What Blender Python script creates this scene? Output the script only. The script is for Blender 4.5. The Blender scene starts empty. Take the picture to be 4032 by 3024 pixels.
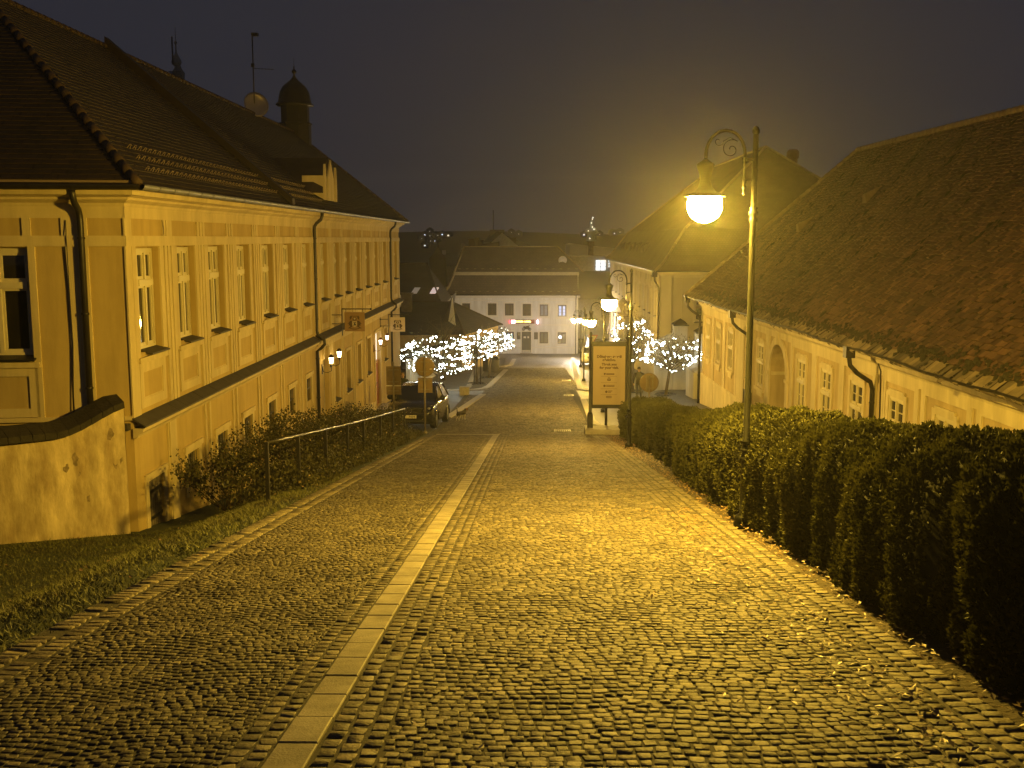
import bpy, bmesh, math, random
import numpy as np
from mathutils import Vector, Matrix, noise
SC = bpy.context.scene
COL = SC.collection
R = math.radians
rng = np.random.default_rng(7)
random.seed(7)

# ------------------------------------------------------------------ camera
FPX, VPX, HORY = 4100.0, 2085.0, 940.0
yaw = math.atan2(VPX - 2016, FPX)
pit = math.atan2(1512 - HORY, FPX)
CAM = Vector((0, 0, 1.87))
fwd = Vector((-math.sin(yaw) * math.cos(pit), math.cos(yaw) * math.cos(pit), -math.sin(pit)))
cam_d = bpy.data.cameras.new('camera')
cam_d.sensor_width = 36.0
cam_d.lens = 36.0 * FPX / 4032.0
cam_d.clip_start = 0.05
cam_d.clip_end = 3000
cam = bpy.data.objects.new('camera', cam_d)
COL.objects.link(cam)
cam.location = CAM
cam.rotation_euler = fwd.to_track_quat('-Z', 'Y').to_euler()
SC.camera = cam

# ------------------------------------------------------------------ world: night sky, no sun
W = bpy.data.worlds.new('World')
SC.world = W
W.use_nodes = True
bg = W.node_tree.nodes['Background']
SKY = (0.0225, 0.0225, 0.031)
bg.inputs[0].default_value = (*SKY, 1)
bg.inputs[1].default_value = 1.0

SC.view_settings.view_transform = 'Standard'
SC.view_settings.look = 'None'
SC.view_settings.exposure = 0
SC.view_settings.gamma = 1
cy = SC.cycles
cy.use_denoising = True
try:
    cy.denoiser = 'OPENIMAGEDENOISE'
except Exception:
    pass
cy.max_bounces = 6
cy.diffuse_bounces = 3
cy.glossy_bounces = 3
cy.transmission_bounces = 4
cy.volume_bounces = 0
cy.sample_clamp_indirect = 6
cy.caustics_reflective = False
cy.caustics_refractive = False
cy.use_light_tree = True

LAMP_S = 3150.0           # radiance of the sodium globes
LAMP_C = (1.0, 0.615, 0.062)
LED_S = 17.0
HAZE_D = 0.0007

# ------------------------------------------------------------------ helpers
def empty(name, loc=(0, 0, 0), rz=0.0):
    o = bpy.data.objects.new(name, None)
    o.empty_display_size = 0.2
    COL.objects.link(o)
    o.location = loc
    o.rotation_euler = (0, 0, rz)
    return o

def tag(o, label=None, cat=None, group=None, kind=None):
    if label: o['label'] = label
    if cat: o['category'] = cat
    if group: o['group'] = group
    if kind: o['kind'] = kind
    return o

def thing(name, label, cat, loc=(0, 0, 0), rz=0.0, group=None):
    return tag(empty(name, loc, rz), label, cat, group)

def world_of(o):
    m = Matrix.Identity(4)
    while o is not None:
        m = Matrix.Translation(o.location) @ o.rotation_euler.to_matrix().to_4x4() @ m
        o = o.parent
    return m

def copy_tree(o, parent=None):
    c = o.copy()
    COL.objects.link(c)
    if parent is not None:
        c.parent = parent
    for ch in [x for x in bpy.data.objects if x.parent == o]:
        copy_tree(ch, c)
    return c

class MB:
    """collects shapes in world coordinates; build() links them as one mesh object"""
    def __init__(self, T=None):
        self.v = []; self.f = []; self.m = []; self.s = []; self.T = T
    def add(self, vs, fs, mi=0, smooth=False):
        n = len(self.v)
        if self.T:
            vs = [self.T(*p) for p in vs]
        self.v.extend([tuple(p) for p in vs])
        for f in fs:
            self.f.append(tuple(i + n for i in f)); self.m.append(mi); self.s.append(smooth)
    def quad(self, a, b, c, d, mi=0):
        self.add([a, b, c, d], [(0, 1, 2, 3)], mi)
    def poly(self, pts, mi=0):
        self.add(pts, [tuple(range(len(pts)))], mi)
    def box(self, x0, y0, z0, x1, y1, z1, mi=0):
        x0, x1 = min(x0, x1), max(x0, x1); y0, y1 = min(y0, y1), max(y0, y1); z0, z1 = min(z0, z1), max(z0, z1)
        self.add([(x0, y0, z0), (x1, y0, z0), (x1, y1, z0), (x0, y1, z0), (x0, y0, z1), (x1, y0, z1), (x1, y1, z1), (x0, y1, z1)],
                 [(3, 2, 1, 0), (4, 5, 6, 7), (0, 1, 5, 4), (1, 2, 6, 5), (2, 3, 7, 6), (3, 0, 4, 7)], mi)
    def bbox(self, x0, y0, z0, x1, y1, z1, b=0.01, mi=0):
        """box with chamfered top and vertical edges (rounded look)"""
        x0, x1 = min(x0, x1), max(x0, x1); y0, y1 = min(y0, y1), max(y0, y1); z0, z1 = min(z0, z1), max(z0, z1)
        def ring(i, z):
            return [(x0 + i, y0, z), (x1 - i, y0, z), (x1, y0 + i, z), (x1, y1 - i, z), (x1 - i, y1, z), (x0 + i, y1, z), (x0, y1 - i, z), (x0, y0 + i, z)]
        def ring2(z):
            return [(x0 + b, y0 + b, z), (x1 - b, y0 + b, z), (x1 - b, y0 + b, z), (x1 - b, y1 - b, z), (x1 - b, y1 - b, z), (x0 + b, y1 - b, z), (x0 + b, y1 - b, z), (x0 + b, y0 + b, z)]
        vs = ring(b, z0) + ring(b, z1 - b) + ring2(z1)
        fs = []
        for k in range(2):
            for i in range(8):
                j = (i + 1) % 8
                fs.append((k * 8 + i, k * 8 + j, k * 8 + 8 + j, k * 8 + 8 + i))
        fs.append(tuple(range(7, -1, -1))); fs.append((16, 18, 20, 22))
        self.add(vs, fs, mi)
    def extrude(self, pts, d, mi=0, cap=True):
        """polygon pts (3D) pushed along vector d"""
        n = len(pts)
        q = [tuple(p[i] + d[i] for i in range(3)) for p in pts]
        fs = [(i, (i + 1) % n, n + (i + 1) % n, n + i) for i in range(n)]
        if cap:
            fs += [tuple(range(n - 1, -1, -1)), tuple(range(n, 2 * n))]
        self.add(list(pts) + q, fs, mi)
    def tube(self, path, r, seg=8, mi=0, cap=True, smooth=True):
        path = [Vector(p) for p in path]
        n = len(path)
        rs = [r] * n if not hasattr(r, '__len__') else list(r)
        vs = []; up = None
        for i, p in enumerate(path):
            t = (path[min(i + 1, n - 1)] - path[max(i - 1, 0)])
            if t.length < 1e-9: t = Vector((0, 0, 1))
            t.normalize()
            if up is None:
                a = Vector((0, 0, 1)) if abs(t.z) < 0.9 else Vector((1, 0, 0))
                up = t.cross(a).normalized()
            else:
                up = (up - t * up.dot(t))
                up = up.normalized() if up.length > 1e-6 else t.orthogonal().normalized()
            w = t.cross(up)
            for k in range(seg):
                an = 2 * math.pi * k / seg
                vs.append(tuple(p + (up * math.cos(an) + w * math.sin(an)) * rs[i]))
        fs = []
        for i in range(n - 1):
            for k in range(seg):
                l = (k + 1) % seg
                fs.append((i * seg + k, i * seg + l, (i + 1) * seg + l, (i + 1) * seg + k))
        if cap:
            fs.append(tuple(range(seg - 1, -1, -1))); fs.append(tuple((n - 1) * seg + k for k in range(seg)))
        self.add(vs, fs, mi, smooth)
    def lathe(self, prof, c=(0, 0, 0), seg=16, mi=0, smooth=True, rot=None):
        vs = []
        for r, z in prof:
            for k in range(seg):
                an = 2 * math.pi * (k + 0.5) / seg
                p = Vector((r * math.cos(an), r * math.sin(an), z))
                if rot is not None: p = rot @ p
                vs.append((c[0] + p.x, c[1] + p.y, c[2] + p.z))
        fs = []
        for i in range(len(prof) - 1):
            for k in range(seg):
                l = (k + 1) % seg
                fs.append((i * seg + k, i * seg + l, (i + 1) * seg + l, (i + 1) * seg + k))
        n = len(prof)
        fs.append(tuple(range(seg - 1, -1, -1))); fs.append(tuple((n - 1) * seg + k for k in range(seg)))
        self.add(vs, fs, mi, smooth)
    def ball(self, c, r, seg=10, mi=0, sz=1.0):
        n = max(4, seg // 2)
        prof = [(max(1e-4, r * math.sin(math.pi * i / n)), -r * sz * math.cos(math.pi * i / n)) for i in range(n + 1)]
        self.lathe(prof, c, seg, mi)
    def build(self, name, mats, parent=None, at=None):
        """vertices are world points; they are stored relative to the parent, or to the point 'at'"""
        me = bpy.data.meshes.new(name)
        vs = self.v
        if parent is not None:
            mi = world_of(parent).inverted()
            a = np.array(vs, float) @ np.array(mi.to_3x3()).T + np.array(mi.translation)
            vs = a.tolist()
        elif at is not None:
            vs = (np.array(vs, float) - np.array(at)).tolist()
        me.from_pydata(vs, [], self.f)
        if not isinstance(mats, (list, tuple)): mats = [mats]
        for m in mats: me.materials.append(m)
        me.polygons.foreach_set('material_index', self.m)
        me.polygons.foreach_set('use_smooth', self.s)
        me.update()
        o = bpy.data.objects.new(name, me)
        COL.objects.link(o)
        if parent is not None: o.parent = parent
        elif at is not None: o.location = at
        return o

def mesh_np(name, V, F, mats, parent=None, at=(0, 0, 0), smooth=False, tone=None, mi=None):
    """big mesh from arrays: V (n,3) world points, F (m,k) indices"""
    V = np.asarray(V, np.float64); F = np.asarray(F, np.int32)
    if parent is not None:
        im = world_of(parent).inverted()
        V = V @ np.array(im.to_3x3()).T + np.array(im.translation)
    else:
        V = V - np.array(at)
    me = bpy.data.meshes.new(name)
    m, k = F.shape
    me.vertices.add(len(V)); me.vertices.foreach_set('co', V.astype(np.float32).ravel())
    me.loops.add(m * k); me.loops.foreach_set('vertex_index', F.ravel())
    me.polygons.add(m); me.polygons.foreach_set('loop_start', np.arange(m, dtype=np.int32) * k)
    if not isinstance(mats, (list, tuple)): mats = [mats]
    for x in mats: me.materials.append(x)
    if mi is not None: me.polygons.foreach_set('material_index', np.asarray(mi, np.int32))
    me.polygons.foreach_set('use_smooth', np.full(m, smooth))
    if tone is not None:
        a = me.attributes.new('tone', 'FLOAT', 'FACE'); a.data.foreach_set('value', np.asarray(tone, np.float32))
    me.update(calc_edges=True); me.validate()
    o = bpy.data.objects.new(name, me); COL.objects.link(o)
    if parent is not None: o.parent = parent
    else: o.location = at
    return o

# ------------------------------------------------------------------ materials (all procedural)
MATS = {}
def mat(name, col, rough=0.8, var=0.15, scale=3.0, bump=0.0, bscale=40.0, metal=0.0, spec=0.5, col2=None, tone=False, coords='Object', stretch=None, bdist=0.01, coat=0.0, stain=0.0, leaf=0.0):
    if name in MATS: return MATS[name]
    m = bpy.data.materials.new(name); m.use_nodes = True
    nt = m.node_tree; N = nt.nodes; L = nt.links
    p = N['Principled BSDF']
    p.inputs['Roughness'].default_value = rough
    p.inputs['Metallic'].default_value = metal
    p.inputs['Specular IOR Level'].default_value = spec
    p.inputs['Coat Weight'].default_value = coat
    tc = N.new('ShaderNodeTexCoord'); src = tc.outputs[coords]
    if stretch:
        mp = N.new('ShaderNodeMapping'); mp.inputs['Scale'].default_value = stretch
        L.new(src, mp.inputs['Vector']); src = mp.outputs['Vector']
    c2 = col2 if col2 else tuple(c * (1 - var * 2) for c in col)
    nz = N.new('ShaderNodeTexNoise'); nz.inputs['Scale'].default_value = scale; nz.inputs['Detail'].default_value = 6
    nz.inputs['Roughness'].default_value = 0.62
    L.new(src, nz.inputs['Vector'])
    rp = N.new('ShaderNodeValToRGB'); rp.color_ramp.elements[0].position = 0.32; rp.color_ramp.elements[1].position = 0.68
    rp.color_ramp.elements[0].color = (*c2, 1); rp.color_ramp.elements[1].color = (*col, 1)
    L.new(nz.outputs['Fac'], rp.inputs['Fac'])
    out = rp.outputs['Color']
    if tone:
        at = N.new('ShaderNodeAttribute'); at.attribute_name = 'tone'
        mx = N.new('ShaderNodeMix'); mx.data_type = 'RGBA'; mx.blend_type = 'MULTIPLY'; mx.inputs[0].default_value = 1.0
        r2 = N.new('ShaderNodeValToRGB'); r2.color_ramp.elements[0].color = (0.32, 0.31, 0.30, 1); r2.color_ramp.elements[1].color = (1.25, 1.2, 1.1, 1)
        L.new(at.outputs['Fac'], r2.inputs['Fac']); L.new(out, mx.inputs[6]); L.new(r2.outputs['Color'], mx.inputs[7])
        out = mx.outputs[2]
    if stain:
        mp2 = N.new('ShaderNodeMapping'); mp2.inputs['Scale'].default_value = (1.6, 1.6, 0.22)
        L.new(tc.outputs[coords], mp2.inputs['Vector'])
        n3 = N.new('ShaderNodeTexNoise'); n3.inputs['Scale'].default_value = 1.3; n3.inputs['Detail'].default_value = 9; n3.inputs['Roughness'].default_value = 0.7
        L.new(mp2.outputs['Vector'], n3.inputs['Vector'])
        r3 = N.new('ShaderNodeValToRGB'); r3.color_ramp.elements[0].position = 0.36; r3.color_ramp.elements[1].position = 0.60
        k = 1 - stain
        r3.color_ramp.elements[0].color = (k, k * 0.98, k * 0.94, 1); r3.color_ramp.elements[1].color = (1, 1, 1, 1)
        m3 = N.new('ShaderNodeMix'); m3.data_type = 'RGBA'; m3.blend_type = 'MULTIPLY'; m3.inputs[0].default_value = 1.0
        L.new(n3.outputs['Fac'], r3.inputs['Fac']); L.new(out, m3.inputs[6]); L.new(r3.outputs['Color'], m3.inputs[7])
        out = m3.outputs[2]
    L.new(out, p.inputs['Base Color'])
    if leaf:
        tl = N.new('ShaderNodeBsdfTranslucent'); L.new(out, tl.inputs['Color'])
        ms = N.new('ShaderNodeMixShader'); ms.inputs[0].default_value = leaf
        L.new(p.outputs[0], ms.inputs[1]); L.new(tl.outputs[0], ms.inputs[2])
        L.new(ms.outputs[0], [q for q in N if q.type == 'OUTPUT_MATERIAL'][0].inputs['Surface'])
    if bump:
        n2 = N.new('ShaderNodeTexNoise'); n2.inputs['Scale'].default_value = bscale; n2.inputs['Detail'].default_value = 5
        L.new(src, n2.inputs['Vector'])
        b = N.new('ShaderNodeBump'); b.inputs['Strength'].default_value = bump; b.inputs['Distance'].default_value = bdist
        L.new(n2.outputs['Fac'], b.inputs['Height']); L.new(b.outputs['Normal'], p.inputs['Normal'])
    MATS[name] = m
    return m

def emit(name, col, s, base=(0.8, 0.8, 0.8)):
    if name in MATS: return MATS[name]
    m = bpy.data.materials.new(name); m.use_nodes = True
    p = m.node_tree.nodes['Principled BSDF']
    p.inputs['Base Color'].default_value = (*base, 1)
    p.inputs['Roughness'].default_value = 0.4
    p.inputs['Emission Color'].default_value = (*col, 1)
    p.inputs['Emission Strength'].default_value = s
    MATS[name] = m
    return m

def tilemat(name, c1, c2, mortar, sx=5.0, bump=0.5, rough=0.8, coords='UV', w=0.5, h=0.25, msize=0.02):
    if name in MATS: return MATS[name]
    m = bpy.data.materials.new(name); m.use_nodes = True
    nt = m.node_tree; N = nt.nodes; L = nt.links; p = N['Principled BSDF']
    p.inputs['Roughness'].default_value = rough
    tc = N.new('ShaderNodeTexCoord')
    b = N.new('ShaderNodeTexBrick'); b.inputs['Scale'].default_value = sx
    b.inputs['Color1'].default_value = (*c1, 1); b.inputs['Color2'].default_value = (*c2, 1); b.inputs['Mortar'].default_value = (*mortar, 1)
    b.inputs['Mortar Size'].default_value = msize; b.inputs['Brick Width'].default_value = w; b.inputs['Row Height'].default_value = h
    b.inputs['Mortar Smooth'].default_value = 0.6
    L.new(tc.outputs[coords], b.inputs['Vector'])
    nz = N.new('ShaderNodeTexNoise'); nz.inputs['Scale'].default_value = 0.7; nz.inputs['Detail'].default_value = 6
    L.new(tc.outputs['Object'], nz.inputs['Vector'])
    mx = N.new('ShaderNodeMix'); mx.data_type = 'RGBA'; mx.blend_type = 'MULTIPLY'; mx.inputs[0].default_value = 0.7
    rp = N.new('ShaderNodeValToRGB'); rp.color_ramp.elements[0].position = 0.3; rp.color_ramp.elements[1].position = 0.7
    rp.color_ramp.elements[0].color = (0.45, 0.45, 0.45, 1)
    L.new(nz.outputs['Fac'], rp.inputs['Fac']); L.new(b.outputs['Color'], mx.inputs[6]); L.new(rp.outputs['Color'], mx.inputs[7])
    L.new(mx.outputs[2], p.inputs['Base Color'])
    bp = N.new('ShaderNodeBump'); bp.invert = True; bp.inputs['Strength'].default_value = bump; bp.inputs['Distance'].default_value = 0.02
    L.new(b.outputs['Fac'], bp.inputs['Height']); L.new(bp.outputs['Normal'], p.inputs['Normal'])
    MATS[name] = m
    return m

FIELD = mat('ochre_plaster_field', (0.52, 0.39, 0.17), 0.9, 0.05, 1.2, 0.25, 60, spec=0.2, stain=0.2)
TRIM = mat('cream_plaster_trim', (0.64, 0.53, 0.31), 0.88, 0.05, 1.5, 0.2, 60, spec=0.2, stain=0.2)
TRIMW = mat('white_plaster', (0.62, 0.58, 0.48), 0.88, 0.07, 0.9, 0.2, 50, spec=0.2, stain=0.25)
FIELDR = mat('sandy_plaster_field', (0.58, 0.46, 0.28), 0.9, 0.07, 0.8, 0.25, 60, spec=0.2, stain=0.25)
TRIMR = mat('pale_plaster_trim', (0.70, 0.61, 0.43), 0.88, 0.06, 1.2, 0.2, 60, spec=0.2, stain=0.22)
OLDWALL = mat('weathered_plaster', (0.80, 0.66, 0.40), 0.92, 0.2, 3.0, 0.8, 9, col2=(0.40, 0.30, 0.16), stretch=(1, 1, 0.45), spec=0.2, bdist=0.03, stain=0.4)
STONE = mat('dark_capstone', (0.035, 0.029, 0.023), 0.85, 0.25, 5, 0.6, 20, bdist=0.02)
METAL = mat('dark_sheet_metal', (0.035, 0.03, 0.028), 0.42, 0.2, 4, metal=0.3)
ZINC = mat('grey_zinc_gutter', (0.22, 0.22, 0.22), 0.5, 0.12, 6, metal=0.3)
IRON = mat('black_painted_iron', (0.022, 0.020, 0.019), 0.38, 0.2, 12, 0.1, 60)
POST = mat('lamp_post_paint', (0.009, 0.009, 0.007), 0.5, 0.2, 8, 0.08, 50, spec=0.16)
FRAME = mat('cream_window_paint', (0.62, 0.55, 0.38), 0.5, 0.05, 3)
DFRAME = mat('brown_window_paint', (0.06, 0.04, 0.03), 0.5, 0.1, 3)
LEDGE = mat('slate_ledge', (0.06, 0.052, 0.045), 0.7, 0.2, 5, 0.3, 25)
def glassmat(name, col, rough=0.04):
    m = mat(name, col, rough, 0.3, 1.3, spec=0.8); return m
GLASS = glassmat('dark_glass', (0.03, 0.026, 0.02))
CURT = mat('glass_with_curtain', (0.17, 0.145, 0.10), 0.06, 0.35, 2.2, spec=0.8, col2=(0.04, 0.034, 0.025), stretch=(7, 7, 0.25))
GREYG = mat('glass_with_blind', (0.10, 0.09, 0.07), 0.06, 0.2, 1.5, spec=0.8, stretch=(.3, .3, 3))
WOODG = mat('grey_boards', (0.22, 0.18, 0.13), 0.75, 0.25, 3, 0.5, 8, stretch=(6, 6, 0.6))
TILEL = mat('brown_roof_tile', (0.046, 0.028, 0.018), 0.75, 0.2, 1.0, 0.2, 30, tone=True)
TILER = mat('old_clay_tile', (0.165, 0.090, 0.052), 0.85, 0.3, 0.7, 0.4, 25, col2=(0.075, 0.043, 0.027), tone=True, stretch=(0.7, 1.6, 0.7))
RIDGE = mat('ridge_tile', (0.065, 0.038, 0.025), 0.75, 0.2, 3, 0.2, 25)
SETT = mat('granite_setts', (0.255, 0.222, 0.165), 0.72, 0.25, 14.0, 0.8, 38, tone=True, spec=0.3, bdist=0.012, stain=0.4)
SLAB = mat('granite_slab', (0.31, 0.27, 0.205), 0.7, 0.14, 5.0, 0.4, 70, stain=0.45)
KERB = mat('pale_kerb_stone', (0.40, 0.36, 0.29), 0.7, 0.15, 4.0, 0.4, 40)
JOINT = mat('joint_soil', (0.055, 0.046, 0.033), 0.95, 0.2, 8, 0.5, 40)
SOIL = mat('leafy_soil', (0.075, 0.052, 0.03), 0.95, 0.3, 5, 0.8, 25, bdist=0.03)
GRASSG = mat('grass_soil', (0.045, 0.055, 0.018), 0.95, 0.3, 3, 0.7, 30, bdist=0.03)
GLOW = emit('sodium_glow', LAMP_C, LAMP_S)
GLOW_FAR = emit('weaker_sodium_glow', (1.0, 0.62, 0.10), LAMP_S * 0.42)
# ------------------------------------------------------------------ terrain
def zr(y):
    y0, y1, s0, s1 = 36.0, 42.0, -0.1382, -0.0757
    y = np.asarray(y, float)
    z = s0 * np.minimum(y, y0)
    b = np.clip(y - y0, 0, y1 - y0); z = z + s0 * b + (s1 - s0) * b * b / (2 * (y1 - y0))
    z = z + s1 * np.clip(y - y1, 0, 90)
    return z
def sst(t):
    t = np.clip(t, 0, 1); return t * t * (3 - 2 * t)
def zg(x, y):
    """ground height beside the road"""
    x = np.asarray(x, float); y = np.asarray(y, float)
    z = zr(y)
    amp = 0.93 * (1 - sst((y - 23) / 17.0))
    z = z - amp * sst((-3.55 - x) / 3.6)
    yard = -5.35 - 0.0 * y
    wr = sst((x - 4.6) / 2.2) * (1 - sst((y - 50) / 7.0))
    z = z * (1 - wr) + np.minimum(z, yard) * wr
    z = np.where((y > 42) & (y < 62), z + 0.14 * sst((x - 6.5) / 2) * 1, z)
    return z
def g(x, y): return float(zg(x, y))
def zroad(y): return float(zr(y))

xs = np.concatenate([np.arange(-400, -60, 40), np.arange(-60, -12, 6), np.arange(-12, 12.01, 0.4), np.arange(14, 60, 6), np.arange(60, 401, 40)])
ys = np.concatenate([np.arange(-12, 64, 0.75), np.arange(64, 150, 3), np.arange(160, 700, 45)])
XX, YY = np.meshgrid(xs, ys)
ZZ = zg(XX, YY) - 0.03
under = (XX > -3.5) & (XX < 2.5)
ZZ = np.where(under, ZZ - 0.06, ZZ)
V = np.stack([XX, YY, ZZ], -1).reshape(-1, 3)
nx, ny = len(xs), len(ys)
I = (np.arange(ny - 1)[:, None] * nx + np.arange(nx - 1)[None]).ravel()
F = np.stack([I, I + 1, I + nx + 1, I + nx], 1)
fc = V[F].mean(1)
PAVE = tilemat('small_paving_setts', (0.075, 0.07, 0.052), (0.115, 0.105, 0.08), (0.05, 0.045, 0.035), sx=1.0, bump=0.6, rough=0.55, coords='Object', w=0.13, h=0.12, msize=0.012)
mi = np.full(len(F), 2)
mi[(fc[:, 0] < -3.3) & (fc[:, 1] < 37.4)] = 0
mi[(fc[:, 0] > 2.2) & (fc[:, 1] < 38.5)] = 1
mi[fc[:, 1] > 150] = 0
tag(mesh_np('ground', V, F, [GRASSG, SOIL, PAVE], smooth=True, mi=mi), kind='structure')

# ------------------------------------------------------------------ road of granite setts
def setts(x0, x1, y0, y1, w, d, gap, lift=0.0, wave=0.03, arc=0.0, arcw=1.5, tone_mu=0.5, jit=0.12, skip=0.0, run=False, zf=None):
    """rows of pillow-shaped stones laid across the road (or along it when run=True)"""
    zf = zf or zr
    if run: n_r = max(1, int(round((x1 - x0) / w))); n_c = int((y1 - y0) / d)
    else: n_r = int((y1 - y0) / d); n_c = max(1, int(round((x1 - x0) / w)))
    r, c = np.meshgrid(np.arange(n_r), np.arange(n_c), indexing='ij'); r = r.ravel(); c = c.ravel()
    if run:
        ww = (x1 - x0) / n_r
        cx = x0 + (r + 0.5) * ww; cyy = y0 + (c + 0.5 + 0.5 * (r % 2) + rng.uniform(-.08, .08, len(c))) * d; sx = np.full(len(c), ww); sy = np.full(len(c), d)
    else:
        ww = (x1 - x0) / n_c
        off = rng.uniform(0, 1, n_r)
        widths = rng.uniform(0.72, 1.28, (n_r, n_c + 1)); edges = np.cumsum(widths, 1); edges = edges / edges[:, -1:] * (x1 - x0 + ww) - off[:, None] * ww
        e0 = np.concatenate([-off[:, None] * ww, edges[:, :-1]], 1); e1 = edges
        e0 = np.clip(e0, 0, x1 - x0); e1 = np.clip(e1, 0, x1 - x0)
        ok = (e1 - e0) > 0.3 * ww
        rr = np.repeat(np.arange(n_r)[:, None], n_c + 1, 1)
        e0 = e0[ok]; e1 = e1[ok]; r = rr[ok]
        cx = x0 + (e0 + e1) / 2; sx = e1 - e0; sy = np.full(len(cx), d)
        cyy = y0 + (r + 0.5) * d + wave * np.sin(cx * 2.1 + r * 0.21) + wave * 0.6 * np.sin(cx * 5.3 - r * 0.37) + arc * (np.abs(((cx - x0) / arcw) % 1.0 - 0.5) * 2) ** 2
    k = rng.uniform(0, 1, len(cx)) >= skip
    cx, cyy, sx, sy = cx[k], cyy[k], sx[k], sy[k]
    n = len(cx)
    hx = (sx - gap) / 2 * rng.uniform(1 - jit, 1, n); hy = (sy - gap) / 2 * rng.uniform(1 - jit, 1, n)
    ang = rng.normal(0, 0.085, n)
    corners = np.array([(-1, -1), (1, -1), (1, 1), (-1, 1)], float)
    P = np.zeros((n, 12, 3))
    tx = rng.normal(0, 0.018, n); ty = rng.normal(0, 0.018, n); hz = rng.normal(0, 0.0017, n)
    ca, sa = np.cos(ang), np.sin(ang)
    for lv, (s, z) in enumerate(((1.0, -0.03), (0.975, -0.0026), (0.86, 0.0))):
        for q in range(4):
            jx = corners[q, 0] * hx * s * rng.uniform(0.83, 1.08, n); jy = corners[q, 1] * hy * s * rng.uniform(0.83, 1.08, n)
            X = jx * ca - jy * sa; Y = jx * sa + jy * ca
            P[:, lv * 4 + q, 0] = cx + X; P[:, lv * 4 + q, 1] = cyy + Y
            P[:, lv * 4 + q, 2] = z + lift + hz + (tx * X + ty * Y + rng.normal(0, .0012, n) if lv else 0)
    P[:, :, 2] += zf(P[:, :, 1])
    base = np.arange(n)[:, None, None] * 12
    fs = []
    for lv in range(2):
        for q in range(4):
            a = (q + 1) % 4
            fs.append((lv * 4 + q, lv * 4 + a, lv * 4 + 4 + a, lv * 4 + 4 + q))
    fs.append((8, 9, 10, 11))
    Fq = (base + np.array(fs)[None]).reshape(-1, 4)
    tn = np.repeat(np.clip(rng.normal(tone_mu, 0.2, n), 0, 1), len(fs))
    return P.reshape(-1, 3), Fq, tn
def join(parts):
    Vs, Fs, Ts = [], [], []; o = 0
    for v, f, t in parts:
        Vs.append(v); Fs.append(f + o); Ts.append(t); o += len(v)
    return np.concatenate(Vs), np.concatenate(Fs), np.concatenate(Ts)
P = []
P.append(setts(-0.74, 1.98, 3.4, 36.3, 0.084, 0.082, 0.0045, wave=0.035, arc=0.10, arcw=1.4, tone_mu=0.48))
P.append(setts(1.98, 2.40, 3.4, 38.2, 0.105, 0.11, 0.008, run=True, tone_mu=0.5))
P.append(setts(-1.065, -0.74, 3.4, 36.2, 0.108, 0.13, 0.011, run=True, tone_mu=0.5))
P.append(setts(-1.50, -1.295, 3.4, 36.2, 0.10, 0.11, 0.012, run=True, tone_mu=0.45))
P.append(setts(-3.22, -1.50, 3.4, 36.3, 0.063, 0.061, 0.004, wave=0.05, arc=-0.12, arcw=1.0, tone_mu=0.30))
P.append(setts(-2.7, 3.1, 62, 90, 0.17, 0.165, 0.016, wave=0.04, arc=0.12, arcw=1.9))
P.append(setts(-3.38, 2.40, 36.5, 62, 0.14, 0.135, 0.014, wave=0.04, arc=0.12, arcw=1.9))
v, f, t = join(P)
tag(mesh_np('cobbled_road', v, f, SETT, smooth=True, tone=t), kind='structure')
P = [setts(2.41, 2.66, 3.4, 38.2, 0.125, 0.12, 0.009, lift=0.006, run=True, tone_mu=0.6, jit=0.15)]
v, f, t = join(P)
tag(mesh_np('kerb_stones_right', v, f, SETT, smooth=True, tone=t), kind='structure')
P = [setts(-3.40, -3.23, 3.4, 36.2, 0.17, 0.10, 0.012, lift=0.003, run=True, tone_mu=0.72, skip=0.03),
     setts(-3.61, -3.41, 3.4, 34.5, 0.20, 0.105, 0.012, lift=0.010, run=True, tone_mu=0.75, skip=0.14)]
v, f, t = join(P)
tag(mesh_np('kerb_stones_left', v, f, SETT, smooth=True, tone=t), kind='structure')

def strip(name, pts, z_off, m, zf=zr, n_sub=1.0, kind='structure'):
    """flat ribbon following the road: pts = list of (y, x0, x1)"""
    vs = []; fs = []
    rows = []
    for (a, b) in zip(pts[:-1], pts[1:]):
        k = max(1, int(abs(b[0] - a[0]) / n_sub))
        for i in range(k): rows.append(tuple(a[j] + (b[j] - a[j]) * i / k for j in range(3)))
    rows.append(pts[-1])
    for y, x0, x1 in rows:
        z = float(zf(y)) + z_off
        vs += [(x0, y, z), (x1, y, z)]
    for i in range(len(rows) - 1): fs.append((2 * i, 2 * i + 1, 2 * i + 3, 2 * i + 2))
    me = bpy.data.meshes.new(name); me.from_pydata(vs, [], fs); me.materials.append(m)
    for p in me.polygons: p.use_smooth = True
    o = bpy.data.objects.new(name, me); COL.objects.link(o)
    if kind: tag(o, kind=kind)
    return o
strip('road_bed', [(2.5, -3.62, 2.62), (90.2, -3.62, 2.9)], -0.0065, JOINT)
ROADF = tilemat('far_cobbles', (0.10, 0.09, 0.07), (0.15, 0.135, 0.105), (0.045, 0.04, 0.03), sx=1.0, bump=0.8, rough=0.5, coords='Object', w=0.16, h=0.15, msize=0.018)
strip('lower_road', [(88, -2.2, 3.9), (112, -2.6, 5.2), (126, -14, 9)], -0.006, ROADF)
strip('cross_road', [(57.9, -7.2, -2.7), (60.9, -7.2, -2.7)], 0.002, ROADF, n_sub=1)

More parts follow.
